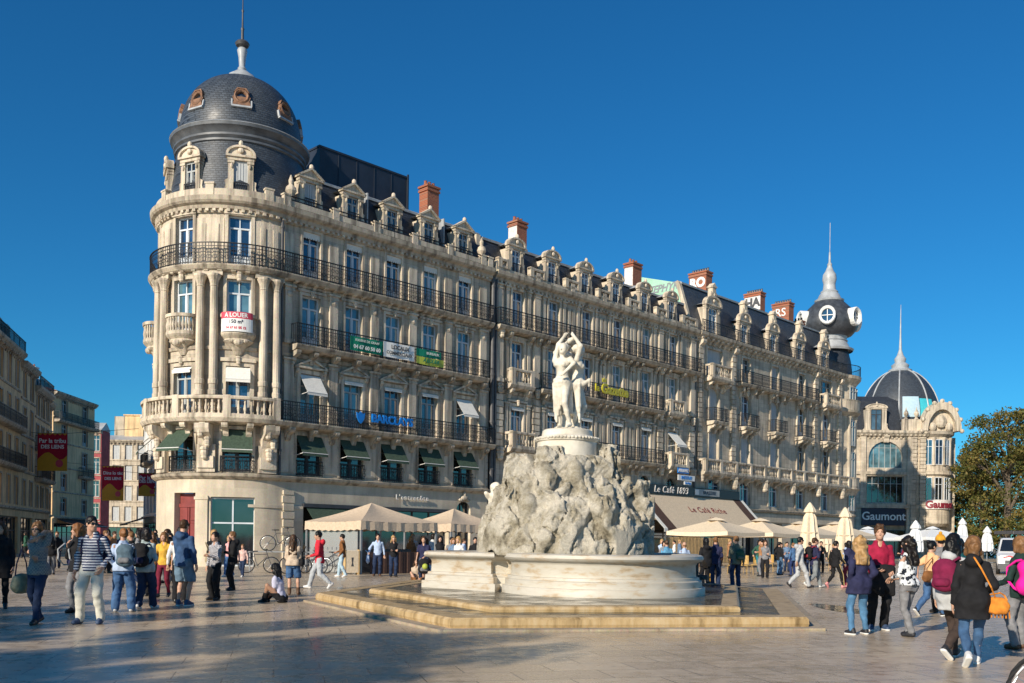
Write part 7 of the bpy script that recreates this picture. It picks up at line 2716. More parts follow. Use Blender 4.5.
# ---------------------------------------------------------------- van
def van():
 o = empty('parked_van', (27.75, 52.3, 0), R(-27), 'white delivery van with a red swoosh on its bonnet, at the right edge', 'van')
 S = [(0.0, 0.36, 0.80, 0.80), (0.06, 0.30, 0.98, 0.86), (0.55, 0.28, 1.10, 0.89), (0.95, 0.28, 1.16, 0.90), (1.75, 0.28, 1.84, 0.90), (2.1, 0.28, 1.93, 0.90), (4.1, 0.28, 1.92, 0.90), (4.35, 0.32, 1.78, 0.88), (4.4, 0.4, 1.7, 0.86)]
 m = MB()
 V, F = [], []
 for y, zb, zt, w in S:
  zs = min(zt - 0.02, 1.08)
  rf = w if zt < 1.2 else w - (zt - 1.08) * 0.17
  V += [(-w * 0.94, y, zb), (-w, y, 0.62), (-w, y, zs), (-rf + 0.06, y, zt - 0.05), (-rf + 0.16, y, zt), (rf - 0.16, y, zt), (rf - 0.06, y, zt - 0.05), (w, y, zs), (w, y, 0.62), (w * 0.94, y, zb)]
 n = 10
 for k in range(len(S) - 1):
  for i in range(n):
   j = (i + 1) % n
   F.append((k * n + i, k * n + j, (k + 1) * n + j, (k + 1) * n + i))
 F += [tuple(range(n)), tuple(range(len(V) - 1, len(V) - n - 1, -1))]
 m.raw(V, F)
 paint = plain('white_van_paint', (0.74, 0.75, 0.76), 0.28, 0, 0.03, 2)
 body = m.build('body', paint, o, smooth=True)
 m = MB()
 m.raw([(-0.74, 0.99, 1.20), (0.74, 0.99, 1.20), (0.62, 1.69, 1.80), (-0.62, 1.69, 1.80)], [(0, 1, 2, 3)])
 ws = m.build('windscreen', MT['pane_dark'], o)
 ws.location = (0, -0.035, 0.035)
 for sx in (-1, 1):
  m = MB()
  m.raw([(sx * 0.905, 1.45, 1.12), (sx * 0.905, 2.4, 1.12), (sx * 0.79, 2.4, 1.72), (sx * 0.80, 1.9, 1.72)], [(0, 1, 2, 3)])
  m.build('side_window', MT['pane_dark'], o)
  m = MB()
  m.prism([(sx * 0.50, 0.80), (sx * 0.84, 0.78), (sx * 0.86, 0.98), (sx * 0.62, 0.94)][::sx], 'y', -0.015, 0.12)
  m.build('headlight', MT['steel'], o)
  m = MB()
  m.bbox(min(sx * 0.92, sx * 1.08), max(sx * 0.92, sx * 1.08), 1.28, 1.38, 1.1, 1.32, 0.03)
  m.build('wing_mirror', MT['black'], o)
  for y in (0.85, 3.55):
   w = MB()
   w.lathe(0, 0, [(0.18, -0.1), (0.31, -0.1), (0.33, -0.06), (0.33, 0.06), (0.31, 0.1), (0.18, 0.1)], 20, M=lambda x, yy, z, sx=sx, y=y: (sx * 0.82 + z, y + x, 0.33 + yy))
   wo = w.build('tyre', MT['rubber'], o)
   w = MB()
   w.lathe(0, 0, [(0.0, 0.085), (0.06, 0.09), (0.15, 0.07), (0.19, 0.09)], 14, M=lambda x, yy, z, sx=sx, y=y: (sx * (0.82 + z), y + x, 0.33 + yy))
   w.build('rim', MT['steel'], wo)
 m = MB()
 m.bbox(-0.84, 0.84, -0.06, 0.25, 0.28, 0.56, 0.03)
 m.box(-0.5, 0.5, -0.03, 0.1, 0.58, 0.74)
 m.build('bumper', MT['darkgrey'], o)
 m = MB()
 m.box(-0.26, 0.26, -0.075, -0.062, 0.36, 0.47)
 m.build('number_plate', MT['white'], o)
 m = MB()
 pts = [(-0.62, 0.83), (-0.3, 0.90), (0.0, 0.84), (0.3, 0.88), (0.62, 0.98), (0.64, 1.06), (0.3, 0.98), (0.0, 0.93), (-0.3, 0.98), (-0.6, 0.90)]
 V = []
 for x, z in pts:
  t_ = max(0, (z - 0.80))
  V.append((x, -0.012 + (0.06 * t_ / 0.18 if z < 0.98 else 0.06 + (z - 0.98) * 4.0), z + 0.012))
 m.raw(V, [(0, 1, 8, 9), (1, 2, 7, 8), (2, 3, 6, 7), (3, 4, 5, 6)])
 m.build('red_swoosh', MT['red'], o)
 o.scale = (1.06, 1.06, 1.06)
van()
def shelter():
 o = empty('bus_shelter', (41, 72, 0), R(6), 'dark flat-roofed shelter behind the white van under the trees', 'shelter')
 m = MB()
 m.bbox(-4, 5, -1.2, 1.2, 2.5, 2.75, 0.04)
 m.build('roof', MT['darkgrey'], o)
 for x in (-3.6, 0, 4.4):
  m = MB()
  m.tube([(x, 0.9, 0), (x, 0.9, 2.5)], 0.06, 8)
  m.build('post', MT['darkgrey'], o)
 m = MB()
 m.box(-3.5, 4.3, 0.95, 0.98, 0.3, 2.2)
 m.build('glass_panel', MT['pane_dark'], o)
shelter()
# ---------------------------------------------------------------- bicycles and their rack
def bicycle(label):
 o = empty('bicycle', (0, 0, 0), 0, label, 'bicycle', 'bicycles parked by the round tower')
 for x in (-0.52, 0.52):
  w = MB()
  w.ring((0, 0, 0), 0.335, 0.02, 'y', 24, 6)
  t = w.build('wheel', MT['rubber'], o)
  t.location = (x, 0, 0.345)
  w = MB()
  w.ring((0, 0, 0), 0.30, 0.010, 'y', 24, 5)
  w.lathe(0, 0, [(0.0, -0.03), (0.03, -0.03), (0.03, 0.03), (0, 0.03)], 8, M=lambda a, b, c: (a, c, b))
  for k in range(14):
   a = 2 * PI * k / 14
   w.tube([(0, 0, 0), (0.30 * math.cos(a), 0, 0.30 * math.sin(a))], 0.0028, 3)
  w.build('rim', MT['steel'], t)
 f = MB()
 bb, st, hd, ra, fa = (-0.08, 0, 0.30), (-0.2, 0, 0.78), (0.36, 0, 0.80), (-0.52, 0, 0.345), (0.52, 0, 0.345)
 for a, b, r in ((bb, st, 0.016), (bb, (0.34, 0, 0.70), 0.018), (st, hd, 0.016), (bb, ra, 0.011), ((-0.19, 0, 0.74), ra, 0.010), ((0.32, 0, 0.88), (0.40, 0, 0.62), 0.018), ((0.40, 0, 0.62), fa, 0.013), (st, (-0.225, 0, 0.9), 0.013)):
  f.tube([a, b], r, 6)
 f.build('frame', MT['darkgrey'], o)
 s = MB()
 s.prism([(-0.36, 0.055), (-0.36, -0.055), (-0.26, -0.075), (-0.05, -0.02), (-0.05, 0.02), (-0.26, 0.075)][::-1], 'z', 0.90, 0.945)
 s.build('saddle', MT['black'], o)
 h = MB()
 h.tube([(0.31, 0, 0.86), (0.30, 0, 0.98), (0.36, 0, 1.0)], 0.012, 6)
 h.tube([(0.24, -0.28, 1.0), (0.34, -0.2, 1.01), (0.36, 0, 1.0), (0.34, 0.2, 1.01), (0.24, 0.28, 1.0)], 0.012, 6)
 h.build('handlebar', MT['black'], o)
 p = MB()
 p.ring((-0.08, 0.035, 0.30), 0.085, 0.008, 'y', 14, 4)
 p.tube([(-0.08, 0.05, 0.30), (-0.02, 0.06, 0.15), (-0.02, 0.14, 0.15)], 0.009, 4)
 p.tube([(-0.08, -0.05, 0.30), (-0.14, -0.06, 0.45), (-0.14, -0.14, 0.45)], 0.009, 4)
 p.build('pedals', MT['steel'], o)
 return o
b0 = bicycle('x')
bk = [(-10.75, 40.4, 0, 0.35, 'bicycle at the left end of the rack, beside the blond woman and child'), (-9.2, 40.4, 0, 0.9, 'bicycle with the front wheel turned, middle of the lower rack'), (-8.6, 39.9, 0, 0.25, 'bicycle right of the middle, behind the sitting girl'), (-7.5, 40.8, 0, -0.2, 'bicycle half hidden behind the woman in denim shorts'),
   (-10.0, 41.0, 0.92, 0.12, 'bicycle lifted onto the upper tier of the rack')]
for i, (x, y, z, a, lab) in enumerate(bk):
 c = b0 if i == 0 else copy_tree(b0)
 c.location = (x, y, z)
 c.rotation_euler = (0, 0, a)
 c['label'] = lab
rk = empty('bicycle_rack', (-9.3, 40.9, 0), 0.08, 'two-tier steel bicycle rack in front of the tower shop window', 'bicycle rack')
m = MB()
m.box(-2.0, 2.3, -0.03, 0.03, 0.88, 0.92)
m.box(-2.0, 2.3, 0.55, 0.6, 0.88, 0.92)
for x in (-2.0, 0.1, 2.25): m.box(x - 0.03, x + 0.03, 0.25, 0.31, 0, 0.9); m.box(x - 0.03, x + 0.03, -0.03, 0.6, 0.86, 0.9)
m.build('frame', MT['grey'], rk)
for k in range(11):
 m = MB()
 m.ring((0.2 + k * 0.19, 0.1, 1.02), 0.12, 0.012, 'x', 12, 4, a0=0, a1=PI)
 m.build('wheel_hoop', MT['steel'], rk)
b1 = copy_tree(b0)
b1.location = (4.78, 7.45, 0)
b1.rotation_euler = (0, 0, R(-4))
b1['label'] = 'bicycle entering at the bottom right corner, only its black wheel showing'
b1['group'] = 'lone bicycle at the picture edge'
# ---------------------------------------------------------------- people
def ik(a, b, l1, l2, pole):
 a, b, pole = Vector(a), Vector(b), Vector(pole)
 d = b - a
 L = min(max(d.length, 0.05), l1 + l2 - 0.004)
 u = d.normalized()
 b = a + u * L
 x = (l1 * l1 - l2 * l2 + L * L) / (2 * L)
 h = math.sqrt(max(l1 * l1 - x * x, 0))
 p = pole - u * pole.dot(u)
 if p.length < 1e-4: p = Vector((0, 1, 0))
 p.normalize()
 return a + u * x + p * h, b
LEGS = {   # per side (-1 left, +1 right): ankle position, heel pitch
 'stand': ((-0.10, 0.0, 0.085, 0), (0.10, 0.0, 0.085, 0)),
 'wide': ((-0.14, -0.02, 0.085, 0), (0.17, 0.06, 0.085, 0)),
 'relax': ((-0.09, 0.0, 0.085, 0), (0.15, 0.10, 0.085, 0)),
 'walk': ((-0.07, -0.33, 0.17, 0.7), (0.08, 0.30, 0.09, -0.2)),
 'walk2': ((-0.08, 0.30, 0.09, -0.2), (0.07, -0.33, 0.17, 0.7)),
 'step': ((-0.07, -0.16, 0.11, 0.3), (0.08, 0.18, 0.085, 0)),
 'step2': ((-0.08, 0.18, 0.085, 0), (0.07, -0.16, 0.11, 0.3)),
 'cross': ((0.03, -0.05, 0.085, 0), (0.09, 0.06, 0.085, 0)),
 'floor': ((-0.10, 0.40, 0.07, 0), (0.10, 0.44, 0.07, 0)),
 'seat': ((-0.10, 0.42, 0.085, 0), (0.12, 0.36, 0.085, 0)),
}
ARMS = {   # wrist for the right side; the left is mirrored
 'down': (0.275, 0.02, 0.86), 'phone': (0.07, 0.27, 1.14), 'pocket': (0.205, 0.06, 0.93), 'face': (0.10, 0.15, 1.50),
 'fold': (-0.08, 0.19, 1.12), 'carry': (0.22, 0.20, 1.02), 'swingf': (0.24, 0.20, 0.93), 'swingb': (0.25, -0.20, 0.92),
 'strap': (0.14, 0.13, 1.30), 'hip': (0.20, 0.02, 1.00), 'out': (0.36, 0.12, 0.98), 'lap': (0.10, 0.30, 0.98), 'hold': (0.12, 0.26, 1.02), 'behind': (0.10, -0.15, 0.98)}
def skeleton(p):
 legs = p['legs']
 fem = p.get('fem', False)
 hz = 0.93
 if legs.startswith('walk'): hz = 0.895
 if legs == 'floor': hz = 0.14
 if legs == 'seat': hz = 0.50
 dz = hz - 0.93
 hw = 0.088
 lean = p.get('lean', 0.0)
 J = {'dz': dz, 'hz': hz}
 yo = lambda z: lean * (z - 0.93)
 sw = 0.152 if fem else 0.178
 for i, s in enumerate((-1, 1)):
  ax, ay, az, pit = LEGS[legs][i]
  hip = Vector((s * hw, 0, hz - 0.02))
  pole = (s * 0.15, 1, 0.05)
  if legs == 'floor': pole = (s * 0.5, 0.2, 1)
  if legs == 'seat': pole = (0, 0.5, 1)
  kn, an = ik(hip, (ax, ay, az), 0.43, 0.42, pole)
  J['hip%d' % s], J['knee%d' % s], J['ank%d' % s], J['pit%d' % s] = hip, kn, an, pit
  sh = Vector((s * sw * (1 + (p.get('bulk', 1) - 1) * 0.6), yo(1.42) - 0.01, 1.375 + dz))
  w = ARMS[p['arms'][i]]
  kf = (sw / 0.178)
  wr = (s * w[0] * kf, w[1] + yo(w[2]) * 0.8, w[2] + dz)
  el, wr = ik(sh, wr, 0.285, 0.25, (s * 0.5, -1, -0.35))
  J['sh%d' % s], J['el%d' % s], J['wr%d' % s] = sh, el, wr
 J['neck'] = Vector((0, yo(1.47) - 0.012, 1.46 + dz))
 J['head'] = Vector((0, yo(1.63) + 0.028, 1.628 + dz))
 return J
def torso_prof(fem, bulk, lean, dz):
 if fem: P = [(0.80, 0.165, 0.115), (0.88, 0.172, 0.120), (0.97, 0.160, 0.108), (1.08, 0.130, 0.092), (1.18, 0.136, 0.100), (1.27, 0.148, 0.116), (1.34, 0.146, 0.100), (1.39, 0.118, 0.082), (1.44, 0.082, 0.066), (1.48, 0.058, 0.056), (1.50, 0.05, 0.05)]
 else: P = [(0.80, 0.155, 0.112), (0.88, 0.163, 0.118), (0.97, 0.158, 0.110), (1.08, 0.150, 0.103), (1.18, 0.158, 0.108), (1.27, 0.168, 0.116), (1.34, 0.166, 0.106), (1.395, 0.138, 0.088), (1.44, 0.096, 0.072), (1.48, 0.064, 0.060), (1.50, 0.055, 0.055)]
 return [(z + dz, a * bulk * 0.94, b * bulk * 0.97, lean * (z - 0.93)) for z, a, b in P]
_hand = None
def hand_arrays():
 """relaxed right hand hanging along -z, palm towards -x, fingers curling inwards"""
 global _hand
 if _hand: return _hand
 F = Field((-0.075, -0.07, -0.21), (0.05, 0.085, 0.03), 0.0048)
 F.cone((0, 0, 0.01), (0, 0, -0.02), 0.026, 0.027, 0.01)
 F.ell((0, 0.002, -0.06), (0.019, 0.042, 0.052), 0.015)
 for y, l, z0 in ((0.030, 0.068, -0.095), (0.010, 0.078, -0.103), (-0.010, 0.072, -0.100), (-0.029, 0.056, -0.092)):
  a = (0, y * 0.95, z0)
  b = (-0.012, y * 1.08, z0 - l * 0.45)
  c = (-0.034, y * 1.12, z0 - l * 0.80)
  e = (-0.052, y * 1.12, z0 - l * 0.92)
  F.cone(a, b, 0.0105, 0.0095, 0.003)
  F.cone(b, c, 0.0095, 0.0085, 0.002)
  F.cone(c, e, 0.0085, 0.0075, 0.002)
 F.cone((0, 0.030, -0.035), (-0.018, 0.055, -0.072), 0.015, 0.0115, 0.01)
 F.cone((-0.018, 0.055, -0.072), (-0.036, 0.052, -0.102), 0.0112, 0.009, 0.003)
 _hand = F.mesh()
 return _hand
_heads = {}
def head_arrays(fem, lod):
 key = (fem, lod)
 if key in _heads: return _heads[key]
 F = Field((-0.115, -0.135, -0.19), (0.115, 0.145, 0.145), {0: 0.0085, 1: 0.014, 2: 0.02}[lod])
 F.ell((0, -0.018, 0.022), (0.074, 0.096, 0.100), 0.0)
 j = 0.048 if fem else 0.055
 F.ell((0, 0.025, -0.045), (j + 0.008, 0.066, 0.072), 0.03)
 F.ell((0, 0.058, -0.088), (j * 0.55, 0.026, 0.026), 0.03)
 F.cone((0, 0.078, 0.004), (0, 0.102, -0.030), 0.009, 0.014, 0.012)
 for s in (-1, 1):
  F.ell((s * 0.030, 0.086, 0.006), (0.018, 0.014, 0.011), 0.0, cut=True)
  F.ell((s * 0.030, 0.074, 0.004), (0.013, 0.013, 0.010), 0.003)
  F.cone((s * 0.012, 0.084, 0.022), (s * 0.046, 0.070, 0.022), 0.008, 0.007, 0.012)
  F.ell((s * 0.076, -0.012, -0.008), (0.010, 0.020, 0.030), 0.006)
  F.ell((s * 0.040, 0.058, -0.028), (0.022, 0.022, 0.02), 0.02)
 F.cone((-0.018, 0.080, -0.058), (0.018, 0.080, -0.058), 0.008, 0.008, 0.01)
 F.cone((-0.014, 0.080, -0.068), (0.014, 0.080, -0.068), 0.008, 0.008, 0.008)
 F.cone((0, -0.03, -0.08), (0, -0.035, -0.185), 0.050 if fem else 0.058, 0.050 if fem else 0.060, 0.03)
 _heads[key] = F.mesh()
 return _heads[key]
def xf(arr, M4):
 v, f = arr
 m = np.array(M4)
 return (v @ m[:3, :3].T + m[:3, 3], f)
def hair_arrays(style, J, yaw, lod):
 h = {0: 0.012, 1: 0.02, 2: 0.026}[lod]
 c = J['head']
 lo = (-0.28, -0.34, -0.75)
 F = Field(lo, (0.28, 0.24, 0.24), h)
 if style == 'bald':
  F.ell((0, -0.03, -0.03), (0.079, 0.098, 0.05), 0)
  F.put(lambda X, Y, Z: np.maximum(0.02 - Y, -1e3) * 0 + (0.0 - Y), (-0.2, 0.0, -0.2), (0.2, 0.2, 0.2), cut=True)
 else:
  t = 0.013 if style in ('short', 'crop') else 0.02
  F.ell((0, -0.020, 0.030), (0.076 + t, 0.098 + t, 0.098 + t), 0)
  if style in ('bob', 'long', 'curly', 'pony'):
   for s in (-1, 1):
    F.cone((s * 0.070, 0.0, 0.02), (s * 0.080, -0.01, -0.10), 0.035, 0.034, 0.02)
   F.cone((0, -0.075, 0.0), (0, -0.075, -0.11), 0.075, 0.07, 0.03)
  if style in ('long', 'curly'):
   for s in (-1, -0.4, 0.4, 1):
    F.cone((s * 0.075, -0.06, -0.08), (s * 0.10, -0.135, -0.36 if style == 'curly' else -0.44), 0.050, 0.030, 0.03)
   F.cone((0, -0.09, -0.05), (0, -0.15, -0.32), 0.075, 0.055, 0.03)
  if style == 'pony': F.cone((0, -0.13, 0.03), (0, -0.17, -0.25), 0.035, 0.03, 0.02)
  if style == 'bun': F.ell((0, -0.11, 0.11), (0.05, 0.05, 0.05), 0.02)
  if style == 'quiff': F.cone((-0.03, 0.05, 0.12), (0.03, 0.05, 0.125), 0.035, 0.035, 0.03)
  # open the face
  zc = -0.035 if style in ('short', 'crop', 'quiff', 'bun') else -0.045
  F.ell((0, 0.105, zc), (0.066, 0.085, 0.105), 0, cut=True)
  if style in ('short', 'crop', 'quiff', 'bun'):
   F.put(lambda X, Y, Z: np.maximum(Z + 0.045 + np.clip(Y + 0.03, -0.06, 0.1) * -0.55, -0.2), (-0.2, -0.2, -0.8), (0.2, 0.2, 0.06), cut=True)
   for s in (-1, 1): F.ell((s * 0.085, -0.005, -0.015), (0.025, 0.024, 0.035), 0, cut=True)
  F.rough(26 if style != 'curly' else 16, 0.010 if style != 'curly' else 0.028, 3)
  F.rough(60, 0.005, 5)
 v, q = F.mesh()
 M4 = Matrix.Translation(c) @ Matrix.Rotation(yaw, 4, 'Z')
 return xf((v, q), M4)
def strands(v, k=0): return v
def person(x, y, H, rot, label, group=None, **p):
 """rot: heading in degrees, 0 faces away from the camera (+y)"""
 lod = p.get('lod', 1)
 fem = p.get('fem', False)
 bulk = p.get('bulk', 1.0)
 J = skeleton(p)
 dz = J['dz']
 lean = p.get('lean', 0)
 sc = H / 1.75
 o = empty('person', (x, y, p.get('z', 0)), R(rot), label, 'person', group, sc)
 hv = {0: 0.0185, 1: 0.028, 2: 0.042}[lod]
 lo = [-0.55, -0.6, -0.02]
 hi = [0.55, 0.75, 1.62 + dz]
 prof = torso_prof(fem, bulk, lean, dz)
 yaw = R(p.get('yaw', 0))
 # ---- body
 F = Field(lo, hi, hv)
 F.torso(prof, 0.03, -0.022)
 F.cone(J['neck'] - Vector((0, 0, 0.03)), J['head'] - Vector((0, 0.04, 0.06)), 0.058, 0.052, 0.03)
 short = p.get('top') == 'tee'
 for s in (-1, 1):
  F.cone(J['sh%d' % s], J['el%d' % s], 0.047 * bulk, 0.036, 0.03)
  F.cone(J['el%d' % s], J['wr%d' % s], 0.036, 0.026, 0.02)
  F.cone(J['hip%d' % s], J['knee%d' % s], 0.075, 0.052, 0.03)
  mid = J['knee%d' % s].lerp(J['ank%d' % s], 0.3) + Vector((0, -0.012, 0))
  F.cone(J['knee%d' % s], mid, 0.050, 0.054, 0.02)
  F.cone(mid, J['ank%d' % s], 0.054, 0.034, 0.02)
 parts = [F.mesh()]
 parts.append(xf(head_arrays(fem, lod), Matrix.Translation(J['head']) @ Matrix.Rotation(yaw, 4, 'Z') @ Matrix.Rotation(R(p.get('nod', 0)), 4, 'X')))
 if lod == 0 or p.get('hands'):
  for s in (-1, 1):
   d = (J['wr%d' % s] - J['el%d' % s]).normalized()
   z = -d
   xax = Vector((1, 0, 0))
   if abs(z.x) > 0.8: xax = Vector((0, 1, 0))
   if p['arms'][0 if s < 0 else 1] in ('phone', 'hold', 'fold', 'lap'): xax = Vector((0.4 * s, 0, -1))
   yax = z.cross(xax).normalized() * (1)
   xax = yax.cross(z).normalized()
   if s < 0 and xax.x > 0: pass
   M4 = Matrix(((xax.x * s, yax.x, z.x, J['wr%d' % s].x), (xax.y * s, yax.y, z.y, J['wr%d' % s].y), (xax.z * s, yax.z, z.z, J['wr%d' % s].z), (0, 0, 0, 1)))
   v, q = xf(hand_arrays(), M4)
   if np.linalg.det(np.array(M4)[:3, :3]) < 0: q = q[:, ::-1]
   parts.append((v, q))
 else:
  for s in (-1, 1):
   G = Field(J['wr%d' % s] - Vector((0.17,) * 3), J['wr%d' % s] + Vector((0.17,) * 3), 0.011 if lod < 2 else 0.017)
   d = (J['wr%d' % s] - J['el%d' % s]).normalized()
   w = J['wr%d' % s]
   G.cone(w, w + d * 0.05, 0.026, 0.034, 0.01)
   sd = d.cross(Vector((0.3, 0.9, 0.1))).normalized()
   for k in range(4): G.cone(w + d * 0.06 + sd * (k - 1.5) * 0.019, w + d * (0.135 - 0.008 * abs(k - 1)) + sd * (k - 1.5) * 0.022, 0.0125, 0.0095, 0.004)
   G.cone(w + d * 0.03 + sd * 0.03, w + d * 0.085 + sd * 0.052, 0.014, 0.010, 0.006)
   parts.append(G.mesh())
 np_mesh('body', parts, MT[p.get('skin', 'skin')], o)
 # ---- top
 top = p['top']
 T = Field(lo, [0.55, 0.75, 1.56 + dz], hv)
 grow = {'tee': 0.010, 'shirt': 0.014, 'sweater': 0.018, 'jacket': 0.020, 'coat': 0.024}[top] + p.get('puff', 0)
 hem = p.get('hem', {'tee': 0.86, 'shirt': 0.86, 'sweater': 0.84, 'jacket': 0.80, 'coat': 0.52}[top]) + dz
 pr = list(prof)
 if hem < pr[0][0] and dz > -0.3:
  a, b = pr[0][1], pr[0][2]
  fl = p.get('flare', 1.14)
  pr = [(hem - 0.01, a * fl, b * fl * 1.1, 0)] + pr
 pr = pr[:-3] + [(1.445 + dz, 0.090, 0.074, lean * 0.52), (1.475 + dz, 0.068, 0.064, lean * 0.54 - 0.005), (1.50 + dz, 0.062 if top != 'coat' else 0.072, 0.062 if top != 'coat' else 0.07, lean * 0.57 - 0.008)]
 T.torso(pr, 0.03, grow)
 if fem and hem < 0.95 + dz and dz > -0.3:
  for s in (-1, 1): T.ell((s * 0.075, -0.055, J['hz'] - 0.03), (0.094 + grow, 0.096 + grow, 0.11 + grow), 0.05)
 if hem < 0.80 + dz and dz > -0.3:
  for s in (-1, 1): T.cone(J['hip%d' % s], J['hip%d' % s].lerp(J['knee%d' % s], 0.95), 0.092 + grow, 0.078 + grow, 0.08)
 for s in (-1, 1):
  if short:
   T.cone(J['sh%d' % s], J['sh%d' % s].lerp(J['el%d' % s], 0.62), 0.060 * bulk + grow, 0.058 + grow, 0.04)
  else:
   cuff = p.get('cuff', 0.92)
   T.cone(J['sh%d' % s], J['el%d' % s], 0.043 * bulk + grow * 0.75, 0.038 + grow * 0.75, 0.03)
   T.cone(J['el%d' % s], J['el%d' % s].lerp(J['wr%d' % s], cuff), 0.040 + grow * 0.8, 0.030 + grow * 0.7, 0.02)
 if top == 'coat' or p.get('hood'):
  T.ell((0, lean * 0.5 - 0.115, 1.43 + dz), (0.125, 0.065, 0.085), 0.04)
 T.rough(9, 0.014 if top != 'tee' else 0.009, 1)
 T.rough(21, 0.008, 2)
 if top in ('sweater', 'tee', 'shirt'): T.ell((0, 0.10 + lean * 0.5, 1.475 + dz), (0.055, 0.075, 0.10), 0, cut=True)
 T.above(hem)
 np_mesh(p.get('top_name', {'tee': 'shirt', 'shirt': 'shirt', 'sweater': 'sweater', 'jacket': 'jacket', 'coat': 'coat'}[top]), [T.mesh()], p['top_m'], o)
 # ---- legs
 bot = p['bot']
 B = Field(lo, [0.55, 0.75, 1.04 + dz], hv)
 slim = p.get('slim', False)
 w1, w2, w3 = (0.088, 0.066, 0.050) if slim else (0.098, 0.078, 0.068)
 w1, w2, w3 = w1 * bulk, w2 * bulk, w3 * bulk
 B.torso([q for q in prof if q[0] < 1.06 + dz], 0.02, 0.004)
 for s in (-1, 1):
  B.cone(J['hip%d' % s], J['knee%d' % s], w1, w2, 0.025)
  if fem: B.ell((s * 0.075, -0.055, J['hz'] - 0.03), (0.088, 0.085, 0.09), 0.03)
  if bot == 'shorts':
   pass
  else:
   end = J['knee%d' % s].lerp(J['ank%d' % s], 0.98)
   mid = J['knee%d' % s].lerp(J['ank%d' % s], 0.32) + Vector((0, -0.012, 0))
   B.cone(J['knee%d' % s], mid, w2, w2 * 0.96, 0.02)
   B.cone(mid, end, w2 * 0.96, w3, 0.02)
 if bot == 'shorts':
  for s in (-1, 1): B.cone(J['hip%d' % s], J['knee%d' % s].lerp(J['hip%d' % s], 0.1), w1 * 1.08, w2 * 1.35, 0.03)
  B.above(min(J['knee1'].z, J['knee-1'].z) + p.get('leg_up', 0.0))
 B.rough(9, 0.012, 6)
 B.rough(20, 0.009, 2)
 B.below(1.03 + dz)
 np_mesh('shorts' if bot == 'shorts' else ('tights' if bot == 'tights' else 'trousers'), [B.mesh()], p['bot_m'], o)
 # ---- shoes
 for s in (-1, 1):
  an = J['ank%d' % s]
  S_ = Field((-0.075, -0.12, -0.1), (0.075, 0.24, 0.14), {0: 0.011, 1: 0.016, 2: 0.02}[lod])
  S_.cone((0, -0.035, -0.04), (0, 0.14, -0.052), 0.042, 0.040, 0.02)
  S_.cone((0, -0.01, 0.01), (0, 0.06, -0.02), 0.046, 0.040, 0.03)
  if p.get('boots'): S_.cone((0, 0, 0.0), (0, -0.01, 0.13), 0.05, 0.058, 0.02)
  S_.above(-0.085)
  v, q = S_.mesh()
  M4 = Matrix.Translation(an) @ Matrix.Rotation(-J['pit%d' % s], 4, 'X') @ Matrix.Rotation(-s * 0.18, 4, 'Z')
  sh = np_mesh('shoe', [xf((v, q), M4)], p.get('shoe_m', MT['black']), o)
  if p.get('sole') and lod == 0:
   K = Field((-0.075, -0.12, -0.1), (0.075, 0.24, 0.0), 0.012)
   K.cone((0, -0.035, -0.062), (0, 0.14, -0.066), 0.047, 0.046, 0.02)
   K.above(-0.088)
   K.below(-0.058)
   np_mesh('sole', [xf(K.mesh(), M4)], MT['white'], sh)
 # ---- hair, face
 st = p.get('hair', 'short')
 np_mesh('hair', [hair_arrays(st, J, yaw, lod)], MT[p.get('hair_m', 'hair_brown')], o)
 HM = Matrix.Translation(J['head']) @ Matrix.Rotation(yaw, 4, 'Z')
 if lod == 0 and p.get('face', True):
  e = MB()
  for s in (-1, 1): e.ball((s * 0.030, 0.082, 0.004), (0.011, 0.007, 0.006), 8, 5)
  if not p.get('glasses'):
   eo = e.build('eyes', MT['black'], o)
   eo.matrix_local = HM
  br = MB()
  for s in (-1, 1): br.tube([(s * 0.014, 0.093, 0.024), (s * 0.032, 0.088, 0.029), (s * 0.048, 0.074, 0.024)], 0.004, 4)
  bo = br.build('eyebrows', MT[p.get('hair_m', 'hair_brown')], o)
  bo.matrix_local = HM
  mo = MB()
  mo.tube([(-0.020, 0.083, -0.062), (0, 0.0895, -0.0625), (0.020, 0.083, -0.062)], 0.0035, 4)
  mo.build('lips', MT['lips'], o).matrix_local = HM
 if p.get('glasses'):
  e = MB()
  for s in (-1, 1):
   e.ball((s * 0.033, 0.092, 0.004), (0.029, 0.010, 0.021), 10, 6)
   e.tube([(s * 0.06, 0.088, 0.01), (s * 0.082, 0.02, 0.008)], 0.004, 4)
  e.tube([(-0.01, 0.1, 0.01), (0.01, 0.1, 0.01)], 0.004, 4)
  e.build('sunglasses', MT['black'], o).matrix_local = HM
 if p.get('hat'):
  e = MB()
  if p['hat'] == 'cap':
   e.lathe(0, -0.02, [(0.102, 0.045), (0.100, 0.09), (0.07, 0.13), (0.0, 0.142)], 14)
   e.box(-0.06, 0.06, 0.06, 0.16, 0.045, 0.055)
  else:
   e.lathe(0, -0.02, [(0.108, 0.02), (0.116, 0.05), (0.105, 0.10), (0.065, 0.155), (0.0, 0.18)], 14)
   e.ball((0, -0.02, 0.19), 0.04, 8, 6)
  e.build('hat', p['hat_m'], o, smooth=True).matrix_local = HM
 for name, fn in p.get('extra', []): fn(o, J)
 return o, J
def stripes_extra(x_sign, mat):
 def fn(o, J):
  for s in (-1, 1):
   m = MB()
   h_, k_, a_ = J['hip%d' % s], J['knee%d' % s], J['ank%d' % s]
   off = Vector((s * 0.092, 0, 0))
   m.tube([h_ + off * 1.02, k_ + off * 0.9, a_ + off * 0.72], 0.014, 5)
   m.build('side_stripe', mat, o)
 return fn
